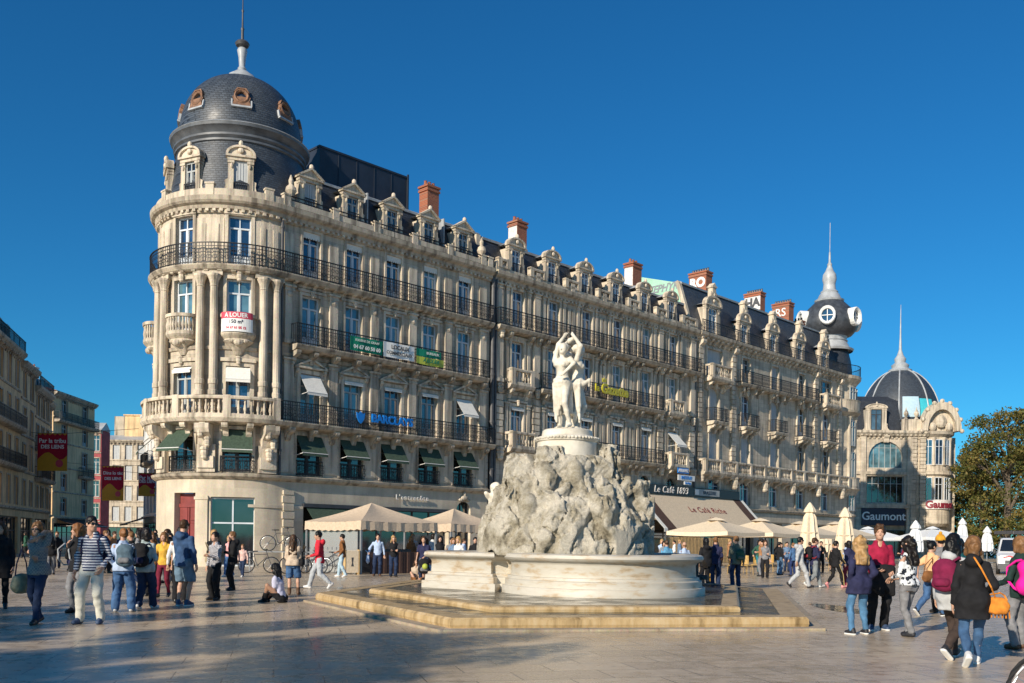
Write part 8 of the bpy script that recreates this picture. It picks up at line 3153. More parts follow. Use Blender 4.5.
def place(o, J, local, name, label, cat, build, group=None, rot=0.0):
 """something worn or held by person o: a thing of its own at the same spot"""
 M4 = Matrix.Translation(o.location) @ Matrix.Rotation(o.rotation_euler.z, 4, 'Z') @ Matrix.Diagonal((o.scale.x,) * 3 + (1,))
 w = M4 @ Vector(local)
 e = empty(name, w, o.rotation_euler.z + rot, label, cat, group, o.scale.x)
 build(e)
 return e
def backpack(mat, mat2=None, s=1.0, ball=None):
 def fn(e):
  F = Field((-0.24 * s, -0.24 * s, -0.34 * s), (0.24 * s, 0.18 * s, 0.34 * s), 0.018)
  F.ell((0, -0.03 * s, 0.02 * s), (0.165 * s, 0.105 * s, 0.26 * s), 0)
  F.cone((-0.09 * s, -0.02, 0.12 * s), (0.09 * s, -0.02, 0.12 * s), 0.10 * s, 0.10 * s, 0.05)
  F.cone((-0.09 * s, -0.02, -0.13 * s), (0.09 * s, -0.02, -0.13 * s), 0.115 * s, 0.115 * s, 0.05)
  F.rough(12, 0.010, 2)
  np_mesh('pack', [F.mesh()], mat, e)
  F = Field((-0.2 * s, -0.28 * s, -0.3 * s), (0.2 * s, 0.05, 0.12 * s), 0.018)
  F.cone((-0.07 * s, -0.12 * s, -0.12 * s), (0.07 * s, -0.12 * s, -0.12 * s), 0.07 * s, 0.07 * s, 0.05)
  F.rough(12, 0.008, 2)
  np_mesh('front_pocket', [F.mesh()], mat2 or mat, e)
  for sx in (-1, 1):
   m = MB()
   m.tube([(sx * 0.10 * s, 0.04, 0.22 * s), (sx * 0.12, 0.14, 0.235), (sx * 0.13, 0.29, 0.13), (sx * 0.15, 0.27, -0.05), (sx * 0.17, 0.12, -0.18), (sx * 0.12 * s, 0.03, -0.2 * s)], 0.019, 6)
   m.build('strap', mat2 or mat, e)
  if ball:
   m = MB()
   m.ball((0.02, -0.2, -0.02), 0.1, 12, 8)
   m.build('lime_patch', ball, e)
 return fn
def handbag(mat, w=0.3, h=0.24, d=0.12, strap=0.35, sx=0.1, smat=None):
 def fn(e):
  F = Field((-d - 0.05, -w / 2 - 0.06, -h / 2 - 0.06), (d + 0.05, w / 2 + 0.06, h / 2 + 0.06), 0.014)
  F.ell((0, 0, -0.01), (d / 2, w / 2, h / 2), 0)
  F.cone((0, -w * 0.26, -h * 0.2), (0, w * 0.26, -h * 0.2), d * 0.45, d * 0.45, 0.05)
  F.cone((0, -w * 0.24, h * 0.2), (0, w * 0.24, h * 0.2), d * 0.33, d * 0.33, 0.05)
  F.rough(16, 0.008, 2)
  np_mesh('pouch', [F.mesh()], mat, e)
  m = MB()
  m.tube([(0, -w * 0.4, h * 0.3), (0.0, -w * 0.3, h * 0.5 + strap * 0.4), (sx, 0, h * 0.5 + strap), (0.0, w * 0.3, h * 0.5 + strap * 0.4), (0, w * 0.4, h * 0.3)], 0.012, 5)
  m.build('strap', smat or mat, e)
 return fn
def long_strap(e, pts, mat, r=0.011):
 m = MB()
 m.tube(pts, r, 5)
 m.build('strap', mat, e)
_cm = {}
def col_cloth(n, c, **k):
 if n not in _cm: _cm[n] = cloth(n, c, **k)
 return _cm[n]
MT['lips'] = plain('lip_colour', (0.30, 0.10, 0.08), 0.5, 0, 0.1, 8)
CC = lambda n, c, **k: col_cloth(n, c, **k)
denim = CC('blue_denim', (0.055, 0.12, 0.25)); ldenim = CC('light_denim', (0.22, 0.33, 0.46)); ddenim = CC('dark_denim', (0.018, 0.032, 0.075))
blk = CC('black_cloth', (0.012, 0.012, 0.014)); navy = CC('navy_cloth', (0.022, 0.024, 0.065)); wht = CC('white_cloth', (0.68, 0.68, 0.68), var=0.1)
greyc = CC('grey_cloth', (0.20, 0.20, 0.21)); lgrey = CC('pale_grey_jersey', (0.42, 0.43, 0.44), var=0.12); skyb = CC('pale_blue_cotton', (0.40, 0.50, 0.68), var=0.1)
redc = CC('red_fleece', (0.58, 0.025, 0.045)); crim = CC('crimson_knit', (0.30, 0.012, 0.045)); brown = CC('brown_suede', (0.20, 0.085, 0.03)); beigec = CC('beige_knit', (0.52, 0.41, 0.31), var=0.12)
creamc = CC('cream_cotton', (0.60, 0.58, 0.50), var=0.1); striped = CC('striped_jersey', (0.62, 0.63, 0.66), var=0.08, pattern='stripe', c2=(0.03, 0.04, 0.10), scale=7.0)
olive = CC('olive_canvas', (0.14, 0.15, 0.11)); teal = CC('teal_cotton', (0.02, 0.16, 0.20)); green = CC('dark_green_cloth', (0.03, 0.09, 0.06)); maroonc = CC('maroon_cloth', (0.16, 0.015, 0.035))
yell = CC('yellow_cotton', (0.62, 0.36, 0.05)); orange = CC('orange_leather', (0.62, 0.22, 0.03)); tan = CC('tan_leather', (0.34, 0.17, 0.08)); floral = CC('floral_print', (0.62, 0.64, 0.66), var=0.05, pattern='floral', c2=(0.015, 0.02, 0.03), scale=13)
isle = CC('banded_knit', (0.16, 0.165, 0.18), pattern='band', c2=(0.27, 0.25, 0.22), scale=34); jeansj = CC('denim_jacket', (0.12, 0.19, 0.30)); hoodb = CC('navy_hoodie', (0.035, 0.075, 0.16)); wash = CC('washed_denim_shorts', (0.12, 0.19, 0.26))
mag = CC('magenta_nylon', (0.80, 0.015, 0.30), var=0.1); pnk = CC('pink_cotton', (0.66, 0.34, 0.34)); khaki = CC('khaki_bag', (0.30, 0.28, 0.18)); tightm = CC('sheer_black_tights', (0.05, 0.035, 0.03)); apricot = CC('apricot_cotton', (0.72, 0.42, 0.22), var=0.1)
shoe_w = plain('white_trainers', (0.62, 0.62, 0.62), 0.6); shoe_k = plain('black_trainers', (0.02, 0.02, 0.025), 0.6); shoe_p = plain('pink_trainers', (0.75, 0.30, 0.30), 0.6); shoe_b = plain('brown_boots', (0.10, 0.05, 0.025), 0.6); shoe_n = plain('blue_trainers', (0.04, 0.07, 0.14), 0.6)
GL, GR = 'people standing about at the left', 'people standing about at the right'
def P_(x, y, H, rot, label, **k): return person(x, y, H, rot, label, **k)
# -- left foreground
P_(-10.28, 19.1, 1.74, 200, 'woman in black cut off by the left edge of the picture', group=GL, lod=0, fem=True, legs='step', arms=('down', 'strap'), top='coat', top_m=blk, hem=0.62, bot='trousers', bot_m=blk, slim=True, hair='long', hair_m='hair_brown')
o, J = P_(-7.97, 16.0, 1.71, 172, 'woman in sunglasses and a banded knitted jumper raising her hand to her hair', group=GL, lod=0, fem=True, legs='step2', arms=('face', 'fold'), top='sweater', top_m=isle, bot='jeans', bot_m=ddenim, slim=True, hair='bob', hair_m='hair_light', glasses=True, cuff=0.8, bulk=1.05)
place(o, J, (0.33, -0.02, 0.70), 'shoulder_bag', 'bulging khaki canvas bag hanging beside the woman in the banded jumper', 'bag', handbag(khaki, 0.42, 0.34, 0.22, 0.42, 0.0, navy))
o, J = P_(-7.13, 16.15, 1.82, 178, 'man in a navy striped top and cream trousers turning his head aside, sunglasses on', group=GL, lod=0, legs='wide', arms=('pocket', 'down'), top='shirt', top_m=striped, bot='chinos', bot_m=creamc, hair='short', hair_m='hair_dark', glasses=True, yaw=52, shoe_m=shoe_n, bulk=1.03)
place(o, J, (0, -0.20, 1.22), 'backpack', 'dark navy rucksack on the back of the man in the striped top', 'backpack', backpack(navy, None, 0.95))
o, J = P_(-8.38, 18.35, 1.72, 160, 'woman in a black jacket and grey jeans behind the striped man', group=GL, lod=0, fem=True, legs='stand', arms=('down', 'strap'), top='jacket', top_m=blk, bot='jeans', bot_m=greyc, slim=True, hair='bob', hair_m='hair_auburn', yaw=-40)
place(o, J, (0.24, -0.16, 1.12), 'backpack', 'grey and navy rucksack slung behind the woman in the black jacket', 'backpack', backpack(navy, lgrey, 0.9))
o, J = P_(-7.67, 18.75, 1.64, 8, 'broad person in a pale blue shirt and jeans, short auburn hair, back turned', group=GL, lod=0, fem=True, legs='wide', arms=('pocket', 'fold'), top='shirt', top_m=skyb, bot='jeans', bot_m=denim, hair='crop', hair_m='hair_auburn', bulk=1.22, shoe_m=shoe_w, yaw=20)
place(o, J, (0.10, -0.23, 1.20), 'backpack', 'blue-grey rucksack on the person in the pale blue shirt', 'backpack', backpack(CC('blue_grey_nylon', (0.09, 0.14, 0.18)), greyc, 0.9))
o, J = P_(-7.55, 19.6, 1.66, -10, 'person with dark bobbed hair in white sleeves and dark jeans, walking away', group=GL, lod=0, fem=True, legs='step', arms=('down', 'strap'), top='jacket', top_m=CC('pale_teal_jacket', (0.35, 0.42, 0.42)), bot='jeans', bot_m=ddenim, hair='bob', hair_m='hair_dark', bulk=1.15, shoe_m=shoe_w, yaw=35)
place(o, J, (0.02, -0.24, 1.18), 'backpack', 'black rucksack on the person with dark bobbed hair', 'backpack', backpack(blk, navy, 1.0))
o, J = P_(-9.4, 24.6, 1.58, 0, 'blond woman in white at the back of the left-hand group', group=GL, fem=True, legs='stand', arms=('down', 'down'), top='shirt', top_m=wht, bot='trousers', bot_m=blk, hair='bob', hair_m='hair_blond')
place(o, J, (0.02, -0.22, 1.15), 'backpack', 'dark teal rucksack on the blond woman in white', 'backpack', backpack(CC('dark_teal_nylon', (0.01, 0.07, 0.075)), None, 1.0))
o, J = P_(-8.6, 23.5, 1.60, 175, 'long haired woman in a yellow top and maroon trousers', group=GL, fem=True, legs='step', arms=('down', 'out'), top='tee', top_m=yell, bot='trousers', bot_m=maroonc, slim=True, hair='long', hair_m='hair_light')
place(o, J, (0.40, 0.12, 0.72), 'shopping_bag', 'brown leather shoulder bag held by the woman in the yellow top', 'bag', handbag(tan, 0.46, 0.36, 0.2, 0.28))
P_(-9.05, 23.9, 1.60, 190, 'woman with long light hair just behind the woman in yellow', group=GL, fem=True, legs='stand', arms=('down', 'down'), top='jacket', top_m=tan, bot='trousers', bot_m=blk, hair='long', hair_m='hair_light')
P_(-7.12, 20.6, 1.86, -14, 'tall man in a navy hooded top and washed denim shorts, seen from behind', group=GL, lod=0, legs='stand', arms=('phone', 'down'), top='jacket', top_m=hoodb, hood=True, bot='shorts', bot_m=wash, hair='short', hair_m='hair_brown', bulk=1.06, shoe_m=shoe_n, sole=True, nod=-8)
P_(-7.5, 21.5, 1.72, 10, 'person in a white top and black trousers hidden behind the man in shorts', group=GL, legs='stand', arms=('down', 'phone'), top='shirt', top_m=wht, bot='trousers', bot_m=blk, hair='short', hair_m='hair_dark')
P_(-7.05, 22.6, 1.62, 150, 'person in a checked shirt peeping out to the right of the man in shorts', group=GL, legs='stand', arms=('phone', 'down'), top='shirt', top_m=CC('checked_shirt', (0.5, 0.5, 0.52), pattern='band', c2=(0.08, 0.07, 0.09), scale=36), bot='trousers', bot_m=blk, hair='short', hair_m='hair_dark')
o, J = P_(-8.3, 26.45, 1.70, 215, 'woman with a blond bob in a black jacket looking at something in her hands', group=GL, fem=True, legs='stand', arms=('phone', 'phone'), top='jacket', top_m=blk, bot='trousers', bot_m=blk, hair='bob', hair_m='hair_blond', shoe_m=shoe_k)
place(o, J, (0.20, 0.17, 0.95), 'handbag', 'beige handbag at the hip of the woman with the blond bob', 'bag', handbag(CC('beige_leather', (0.36, 0.29, 0.19)), 0.34, 0.3, 0.14, 0.3))
P_(-7.9, 26.9, 1.66, 120, 'person in a dark coat facing the woman with the blond bob', group=GL, legs='stand', arms=('phone', 'down'), top='coat', top_m=blk, hem=0.8, bot='trousers', bot_m=blk, hair='short', hair_m='hair_light')
o, J = P_(-10.7, 36.0, 1.56, 165, 'blond woman in a pink top and jeans walking with a child by the tower', group=GL, fem=True, legs='step', arms=('swingf', 'swingb'), top='shirt', top_m=pnk, bot='jeans', bot_m=denim, hair='bob', hair_m='hair_blond', shoe_m=shoe_w)
place(o, J, (0.0, -0.2, 1.16), 'backpack', 'dark rucksack on the blond woman walking with a child', 'backpack', backpack(greyc, blk, 0.85))
P_(-10.22, 36.1, 1.24, 170, 'child in a pale pink top and jeans beside the blond woman', group=GL, legs='step2', arms=('down', 'down'), top='shirt', top_m=CC('pale_pink_cotton', (0.62, 0.42, 0.38)), bot='jeans', bot_m=ddenim, hair='short', hair_m='hair_light', shoe_m=shoe_w)
P_(-5.35, 22.1, 1.64, 75, 'girl with long black hair sitting on the paving in a pale lilac shirt', group=GL, lod=0, fem=True, legs='floor', arms=('lap', 'lap'), top='tee', top_m=CC('pale_lilac_cotton', (0.50, 0.50, 0.64), var=0.1), hem=0.84, bot='trousers', bot_m=blk, hair='long', hair_m='hair_black', skin='skin_tan', lean=0.22, nod=-20, face=False)
o, J = P_(-5.78, 25.1, 1.58, 6, 'woman in a loose beige jumper, denim shorts and brown boots, seen from behind', group=GL, lod=0, fem=True, legs='relax', arms=('hold', 'hold'), top='sweater', top_m=beigec, puff=0.02, hem=0.86, bot='shorts', bot_m=denim, hair='long', hair_m='hair_brown', boots=True, shoe_m=shoe_b)
place(o, J, (0.27, -0.02, 0.98), 'handbag', 'dark handbag at the right hip of the woman in the beige jumper', 'bag', handbag(blk, 0.32, 0.28, 0.12, 0.3))
P_(-5.70, 28.2, 1.74, 98, 'man in a red hooded top and pale grey jeans striding to the left', group=GL, lod=0, legs='walk', arms=('hold', 'hold'), top='jacket', top_m=redc, hood=True, bot='jeans', bot_m=CC('pale_denim', (0.40, 0.43, 0.46), var=0.12), hair='crop', hair_m='hair_black', shoe_m=shoe_w, lean=0.05)
P_(-6.65, 37.3, 1.68, 84, 'man in a rust brown jacket and light blue jeans by the tent', group=GL, legs='step', arms=('pocket', 'hold'), top='jacket', top_m=brown, bot='jeans', bot_m=CC('ice_denim', (0.36, 0.48, 0.56), var=0.12), hair='short', hair_m='hair_dark', shoe_m=shoe_w)
o, J = P_(-5.45, 38.6, 1.72, 190, 'man in a pale blue shirt and dark jeans leaning one arm out', group=GL, legs='relax', arms=('down', 'out'), top='shirt', top_m=skyb, bot='jeans', bot_m=ddenim, hair='short', hair_m='hair_dark', shoe_m=shoe_b)
place(o, J, (0.40, 0.1, 0.72), 'carrier_bag', 'blue and white carrier bag held by the man in the pale blue shirt', 'bag', handbag(skyb, 0.3, 0.4, 0.14, 0.14))
P_(-4.73, 37.95, 1.66, 195, 'woman with curly blond hair in a black top and dark jeans with folded arms', group=GL, fem=True, legs='stand', arms=('fold', 'fold'), top='sweater', top_m=blk, bot='jeans', bot_m=ddenim, hair='curly', hair_m='hair_blond')
# -- behind the fountain on the left
GB = 'people behind the fountain basin'
for x, y, H, rot, lab, kw in (
 (-3.06, 33.0, 1.62, 170, 'man in a navy t-shirt behind the left end of the basin', dict(top='tee', top_m=navy, bot='jeans', bot_m=ddenim, hair='short', hair_m='hair_brown', arms=('lap', 'down'))),
 (-2.72, 36.0, 1.66, 185, 'dark haired woman in a black cardigan behind the basin, second from the navy t-shirt', dict(fem=True, top='jacket', top_m=blk, bot='trousers', bot_m=blk, hair='long', hair_m='hair_dark', arms=('fold', 'fold'))),
 (-2.45, 38.5, 1.62, 200, 'person in sunglasses farther back behind the basin', dict(top='shirt', top_m=greyc, bot='trousers', bot_m=blk, hair='short', hair_m='hair_dark', glasses=True, arms=('phone', 'down'))),
 (-2.08, 34.0, 1.58, 175, 'person in a faded denim jacket behind the basin', dict(fem=True, top='jacket', top_m=jeansj, bot='trousers', bot_m=blk, hair='bob', hair_m='hair_light', arms=('fold', 'down'))),
 (-1.85, 33.0, 1.63, 150, 'blond woman in a white top behind the basin', dict(fem=True, top='shirt', top_m=wht, bot='jeans', bot_m=denim, hair='bob', hair_m='hair_blond', arms=('down', 'phone'))),
 (-1.40, 36.2, 1.62, 185, 'man in a black coat behind the basin, close to the rock', dict(top='coat', top_m=blk, hem=0.7, bot='trousers', bot_m=blk, hair='short', hair_m='hair_dark', arms=('pocket', 'pocket')))):
 P_(x, y, H, rot, lab, group=GB, legs='stand', **kw)
o, J = P_(-2.70, 32.6, 1.55, 60, 'person in a white top crouching low at the left end of the basin', group=GB, legs='floor', arms=('lap', 'lap'), top='sweater', top_m=wht, bot='trousers', bot_m=blk, hair='short', hair_m='hair_dark', lean=0.3)
o, J = P_(-3.35, 33.2, 1.5, 200, 'person in a brown and white top sitting at the left of the basin', group=GB, fem=True, legs='floor', arms=('lap', 'lap'), top='shirt', top_m=beigec, bot='trousers', bot_m=brown, hair='long', hair_m='hair_brown', lean=0.1)
bp = empty('backpack', (-2.98, 32.3, 0.62), R(10), 'dark rucksack with a lime green patch at the left end of the basin', 'backpack')
backpack(blk, greyc, 1.0, MT['lime'])(bp)
# -- right middle distance
P_(5.70, 35, 1.60, 10, 'man in a bright blue shirt behind the right end of the basin', group=GB, legs='stand', arms=('down', 'down'), top='shirt', top_m=CC('mid_blue_shirt', (0.10, 0.28, 0.45)), bot='jeans', bot_m=ddenim, hair='short', hair_m='hair_brown')
P_(6.10, 33.6, 1.55, 20, 'bald man in a pale blue shirt behind the right end of the basin', group=GB, legs='stand', arms=('down', 'down'), top='shirt', top_m=skyb, bot='trousers', bot_m=greyc, hair='bald', hair_m='hair_light')
P_(6.50, 31.8, 1.68, 15, 'black haired person dressed all in black at the right end of the basin', group=GB, legs='stand', arms=('down', 'phone'), top='coat', top_m=blk, hem=0.75, bot='trousers', bot_m=blk, hair='bob', hair_m='hair_black')
P_(6.95, 32.4, 1.72, -20, 'balding man in a dark navy jacket and trousers at the right end of the basin', group=GB, lod=0, legs='stand', arms=('down', 'hold'), top='jacket', top_m=navy, bot='trousers', bot_m=ddenim, hair='crop', hair_m='hair_light')
P_(7.30, 34.0, 1.62, 10, 'woman in brown and black partly hidden by the man in the olive jacket', group=GB, fem=True, legs='stand', arms=('fold', 'down'), top='jacket', top_m=CC('dark_brown_wool', (0.06, 0.03, 0.02)), bot='trousers', bot_m=blk, hair='long', hair_m='hair_brown')
o, J = P_(7.62, 32.3, 1.76, 4, 'man in an olive grey jacket and dark jeans, seen from behind beside the basin', group=GR, lod=0, legs='stand', arms=('hold', 'down'), top='jacket', top_m=olive, bot='jeans', bot_m=ddenim, hair='short', hair_m='hair_light', yaw=25)
place(o, J, (0.08, -0.2, 1.12), 'backpack', 'small green rucksack on the man in the olive grey jacket', 'backpack', backpack(green, olive, 0.7))
yb = empty('shopping_bag', (6.85, 33.0, 0.2), R(10), 'yellow carrier bag on the paving by the people in dark clothes', 'bag')
handbag(yell, 0.3, 0.3, 0.15, 0.12)(yb)
pc = empty('pushchair', (6.0, 30.2, 0), R(100), 'black pushchair standing at the right end of the basin', 'pushchair')
for sx in (-0.24, 0.24):
 for yy in (-0.35, 0.35):
  m = MB(); m.ring((sx, yy, 0.13), 0.11, 0.022, 'x', 18, 5); m.build('wheel', MT['rubber'], pc)
m = MB()
for sx in (-0.24, 0.24): m.tube([(sx, -0.35, 0.13), (sx, 0.1, 0.5), (sx, 0.45, 1.0)], 0.014, 5); m.tube([(sx, 0.35, 0.13), (sx, 0.0, 0.6)], 0.014, 5)
m.tube([(-0.24, 0.45, 1.0), (0.24, 0.45, 1.0)], 0.018, 6); m.build('frame', MT['darkgrey'], pc)
m = MB(); m.bbox(-0.2, 0.2, -0.2, 0.2, 0.35, 0.5, 0.03); m.bbox(-0.2, 0.2, 0.12, 0.3, 0.45, 0.95, 0.04); m.build('seat', MT['black'], pc)
m = MB(); m.lathe(0, 0, [(0.3, -0.2), (0.3, 0.2)], 10, 0, PI, M=lambda a, b, c: (c, 0.1 + a * 0.9, 0.72 + b)); m.build('hood', MT['black'], pc)
P_(12.65, 48.6, 1.70, 186, 'man in a dark green jacket and teal trousers walking out of the terrace', group=GR, legs='step', arms=('out', 'out'), top='jacket', top_m=green, bot='trousers', bot_m=teal, hair='bob', hair_m='hair_dark')
o, J = P_(13.15, 46.7, 1.62, -60, 'man in a flat cap, black jacket and white shirt talking on the terrace', group=GR, legs='stand', arms=('pocket', 'down'), top='jacket', top_m=blk, bot='jeans', bot_m=CC('mid_denim', (0.09, 0.17, 0.28)), hair='short', hair_m='hair_dark', hat='cap', hat_m=blk)
P_(13.45, 45.4, 1.58, 25, 'man in a mid blue jacket and navy jeans facing the man in the flat cap', group=GR, legs='wide', arms=('down', 'down'), top='jacket', top_m=CC('mid_blue_jacket', (0.06, 0.13, 0.26)), bot='jeans', bot_m=CC('navy_denim', (0.02, 0.035, 0.11)), hair='short', hair_m='hair_light')
P_(10.0, 33.0, 1.80, -84, 'man in a pale grey tracksuit and sunglasses striding to the right', group=GR, lod=0, legs='walk', arms=('swingf', 'swingb'), top='jacket', top_m=lgrey, hood=True, bot='trousers', bot_m=lgrey, hair='crop', hair_m='hair_black', glasses=True, shoe_m=shoe_k, skin='skin_tan', yaw=12)
o, J = P_(10.6, 33.3, 1.78, -78, 'man in a navy jacket, grey trousers and white trainers walking beside the tracksuit', group=GR, lod=0, legs='walk2', arms=('swingb', 'strap'), top='jacket', top_m=navy, bot='trousers', bot_m=CC('slate_trousers', (0.20, 0.22, 0.23)), hair='short', hair_m='hair_brown', shoe_m=shoe_w)
place(o, J, (0.02, -0.2, 1.2), 'backpack', 'red strapped black rucksack on the man in white trainers', 'backpack', backpack(blk, CC('red_webbing', (0.30, 0.03, 0.04)), 0.85))
gold = plain('gold_stripe', (0.50, 0.38, 0.16), 0.5)
o, J = P_(11.35, 33.3, 1.68, -62, 'person in a black tracksuit with gold side stripes and pink trainers', group=GR, lod=0, legs='walk', arms=('down', 'swingf'), top='jacket', top_m=blk, bot='trousers', bot_m=blk, slim=True, hair='short', hair_m='hair_dark', shoe_m=shoe_p, extra=[('s', stripes_extra(1, gold))])
m = MB()
for s in (-1, 1): m.tube([J['sh%d' % s] + Vector((s * 0.06, 0, 0.03)), J['el%d' % s] + Vector((s * 0.074, 0, 0)), J['wr%d' % s] + Vector((s * 0.045, 0, 0.03))], 0.013, 5)
m.build('sleeve_stripe', gold, o)
P_(12.2, 34.4, 1.66, 10, 'person in navy partly hidden behind the black tracksuit', group=GR, legs='stand', arms=('fold', 'down'), top='jacket', top_m=navy, bot='trousers', bot_m=maroonc, hair='bob', hair_m='hair_dark')
for x, y, H, rot, lab, kw in ((11.2, 42.0, 1.68, 170, 'woman in grey standing among the chairs under the nearest cream parasol', dict(fem=True, top='shirt', top_m=greyc, bot='trousers', bot_m=blk, hair='bob', hair_m='hair_brown')),
 (16.6, 51, 1.70, 160, 'waiter in black under the second cream parasol', dict(top='shirt', top_m=blk, bot='trousers', bot_m=blk, hair='short', hair_m='hair_dark')),
 (19.0, 52, 1.66, 20, 'person in a black jacket with a yellow mark behind the white trainers', dict(top='jacket', top_m=blk, bot='trousers', bot_m=blk, hair='short', hair_m='hair_dark')),
 (20.8, 50, 1.70, -30, 'person in maroon near the second folded cream parasol', dict(top='jacket', top_m=maroonc, bot='trousers', bot_m=blk, hair='short', hair_m='hair_dark')),
 (24.2, 52, 1.62, 200, 'person in a pink top in front of the white parasols', dict(fem=True, top='shirt', top_m=pnk, bot='jeans', bot_m=denim, hair='bob', hair_m='hair_brown')),
 (21.6, 46.5, 1.66, 170, 'woman in a white and black top seen between the floral blouse and the yellow top', dict(fem=True, top='shirt', top_m=floral, bot='trousers', bot_m=blk, hair='short', hair_m='hair_dark'))):
 P_(x, y, H, rot, lab, group=GR, legs='stand', arms=('down', 'fold'), **kw)
# -- right foreground
P_(5.86, 16.0, 1.66, 12, 'woman with curly blond hair in a navy jacket and blue jeans, seen from behind', group=GR, lod=0, fem=True, legs='wide', arms=('pocket', 'pocket'), top='jacket', top_m=navy, hem=0.72, bot='jeans', bot_m=CC('bright_denim', (0.07, 0.17, 0.30)), slim=True, hair='curly', hair_m='hair_blond', shoe_m=shoe_k, sole=True)
o, J = P_(6.55, 16.95, 1.86, 176, 'tall young man in a crimson V-neck jumper facing the camera', group=GR, lod=0, legs='relax', arms=('hold', 'hold'), top='sweater', top_m=crim, bot='trousers', bot_m=blk, hair='quiff', hair_m='hair_brown', shoe_m=shoe_n, sole=True, cuff=0.6, yaw=-14)
def coat_drape(e):
 F = Field((-0.35, -0.2, -0.5), (0.35, 0.2, 0.2), 0.02)
 F.cone((-0.12, 0, 0.05), (0.12, 0, 0.05), 0.07, 0.07, 0)
 for k in range(6): F.cone((-0.13 + 0.05 * k, 0.0, 0.05), (-0.15 + 0.06 * k, 0.02 * (k % 2), -0.36 + 0.05 * (k % 3)), 0.06, 0.045, 0.03)
 F.rough(14, 0.012, 3)
 np_mesh('folded_coat', [F.mesh()], blk, e)
place(o, J, (0.02, 0.30, 0.98), 'coat', 'dark jacket folded over the arm of the man in crimson', 'jacket', coat_drape)
o, J = P_(6.56, 15.7, 1.66, 28, 'woman with long dark curls in a black and white floral blouse and grey trousers', group=GR, lod=0, fem=True, legs='cross', arms=('hold', 'hold'), top='shirt', top_m=floral, hem=0.90, bot='trousers', bot_m=greyc, slim=True, hair='curly', hair_m='hair_dark', bulk=1.04, yaw=10, shoe_m=shoe_k)
o, J = P_(9.05, 20.5, 1.64, -70, 'dark haired woman in an apricot top and blue jeans walking away to the right', group=GR, lod=0, fem=True, legs='walk', arms=('swingb', 'strap'), top='tee', top_m=apricot, bot='jeans', bot_m=denim, slim=False, hair='bun', hair_m='hair_black', shoe_m=shoe_k, sole=True)
place(o, J, (0.10, -0.16, 0.92), 'handbag', 'brown fringed bag at the hip of the woman in the apricot top', 'bag', handbag(brown, 0.36, 0.26, 0.14, 0.3))
o, J = P_(8.75, 18.6, 1.66, 6, 'person in teal behind the maroon rucksack', group=GR, fem=True, legs='stand', arms=('down', 'down'), top='jacket', top_m=CC('deep_teal_wool', (0.01, 0.09, 0.10)), bot='trousers', bot_m=blk, hair='bob', hair_m='hair_black')
o, J = P_(5.92, 12.75, 1.70, -48, 'woman in a pale grey coat and sheer black tights mostly hidden behind the black coat', group=GR, lod=0, fem=True, legs='walk2', arms=('down', 'down'), top='coat', top_m=lgrey, hem=0.70, bot='tights', bot_m=tightm, slim=True, hair='long', hair_m='hair_black', shoe_m=shoe_k, sole=True)
place(o, J, (0.0, -0.23, 1.16), 'backpack', 'large maroon rucksack on the woman in the pale grey coat', 'backpack', backpack(CC('maroon_nylon', (0.17, 0.012, 0.05)), None, 0.85))
P_(9.7, 21.5, 1.74, 10, 'person in a mustard bobble hat seen above the black coat', group=GR, legs='stand', arms=('down', 'down'), top='jacket', top_m=greyc, bot='trousers', bot_m=blk, hair='short', hair_m='hair_dark', hat='beanie', hat_m=CC('mustard_wool', (0.62, 0.30, 0.03)))
o, J = P_(5.83, 12.0, 1.66, -22, 'woman in a long black hooded coat and blue jeans walking away, white trainers', group=GR, lod=0, fem=True, legs='walk', arms=('down', 'carry'), top='coat', top_m=blk, hem=0.66, flare=1.2, bot='jeans', bot_m=CC('worn_denim', (0.045, 0.10, 0.20)), slim=True, hair='bob', hair_m='hair_light', shoe_m=shoe_w, sole=True)
def orange_bag(e):
 handbag(orange, 0.34, 0.22, 0.12, 0.05)(e)
 q = Matrix.Rotation(-R(60), 3, 'Z')
 long_strap(e, [tuple(q @ Vector(p_)) for p_ in ((-0.02, -0.03, 0.1), (-0.08, -0.17, 0.24), (-0.20, -0.20, 0.48), (-0.28, -0.15, 0.62), (-0.32, -0.03, 0.66))], orange)
 m = MB()
 for k in range(7): m.tube([(0.05, -0.14 + k * 0.045, -0.06), (0.06, -0.145 + k * 0.047, -0.17)], 0.009, 4)
 m.build('fringe', orange, e)
place(o, J, (0.28, -0.04, 0.82), 'handbag', 'orange fringed leather bag hanging against the long black coat', 'bag', orange_bag, rot=R(60))
o, J = P_(7.50, 14.0, 1.66, 20, 'person in a dark green jacket and grey trousers at the right edge', group=GR, lod=0, fem=True, legs='relax', arms=('carry', 'down'), top='jacket', top_m=CC('bottle_green', (0.015, 0.035, 0.03)), bot='trousers', bot_m=greyc, hair='bob', hair_m='hair_light', shoe_m=shoe_b, skin='skin_dark')
place(o, J, (-0.10, -0.25, 1.14), 'backpack', 'magenta rucksack at the right edge of the picture', 'backpack', backpack(mag, None, 1.15))
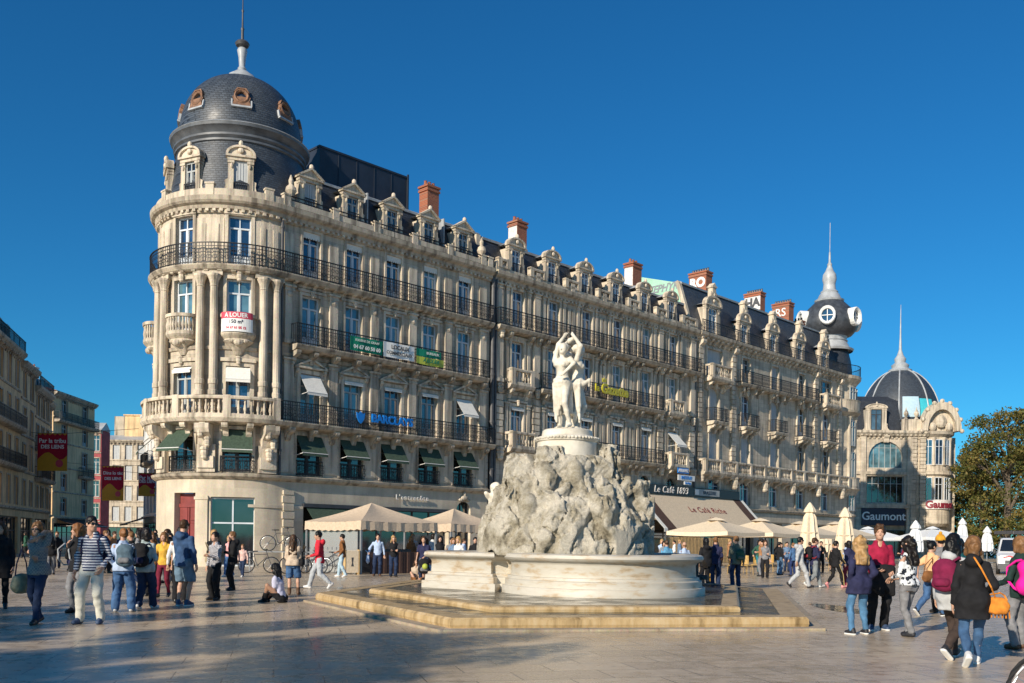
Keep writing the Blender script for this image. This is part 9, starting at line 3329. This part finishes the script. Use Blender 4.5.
# -- the shaded street crowd
rnd = random.Random(9)
CR = 'people in the shaded side street crowd'
tops = [blk, navy, greyc, blk, maroonc, green, tan, ddenim, olive, blk]
for i in range(42):
 yy = rnd.uniform(33, 78) if i < 26 else rnd.uniform(27, 46)
 xf_ = rnd.uniform(20, 158) if i > 5 else rnd.uniform(60, 150)
 if i >= 26: xf_ = rnd.uniform(95, 172)
 xx = (xf_ - 512) / 950 * yy
 fm = rnd.random() < 0.5
 P_(xx, yy, rnd.uniform(1.58, 1.8), rnd.choice((0, 170, 190, 20, 90, -90)), 'person in muted clothes among the distant crowd in the shaded side street', group=CR, fem=fm, legs=rnd.choice(('stand', 'step', 'walk')), arms=rnd.choice((('down', 'down'), ('down', 'phone'), ('pocket', 'down'))), top=rnd.choice(('jacket', 'shirt', 'coat')), top_m=rnd.choice(tops), hem=0.78, bot='trousers', bot_m=rnd.choice((blk, ddenim, greyc)), hair=rnd.choice(('long', 'bob')) if fm else 'short', hair_m=rnd.choice(('hair_brown', 'hair_dark', 'hair_light')), lod=2)
TC = 'people on the busy café terrace'
for i in range(24):
 yy = rnd.uniform(41, 66)
 xf_ = rnd.uniform(660, 905) if i < 17 else rnd.uniform(405, 480)
 xx = (xf_ - 512) / 950 * yy
 fm = rnd.random() < 0.5
 if i >= 17: yy = rnd.uniform(43, 48); xx = (xf_ - 512) / 950 * yy
 P_(xx, yy, rnd.uniform(1.55, 1.8), rnd.choice((0, 170, 190, 90, -90, 40)), 'person in muted clothes on the crowded terrace behind, too far off to tell apart', group=TC, fem=fm, legs=rnd.choice(('stand', 'step', 'relax')), arms=rnd.choice((('down', 'down'), ('lap', 'phone'), ('fold', 'fold'))), top=rnd.choice(('jacket', 'shirt', 'sweater')), top_m=rnd.choice((blk, navy, greyc, wht, maroonc, jeansj, skyb, tan)), bot='trousers', bot_m=rnd.choice((blk, ddenim, greyc)), hair=rnd.choice(('long', 'bob')) if fm else 'short', hair_m=rnd.choice(('hair_brown', 'hair_dark', 'hair_blond')), lod=2)
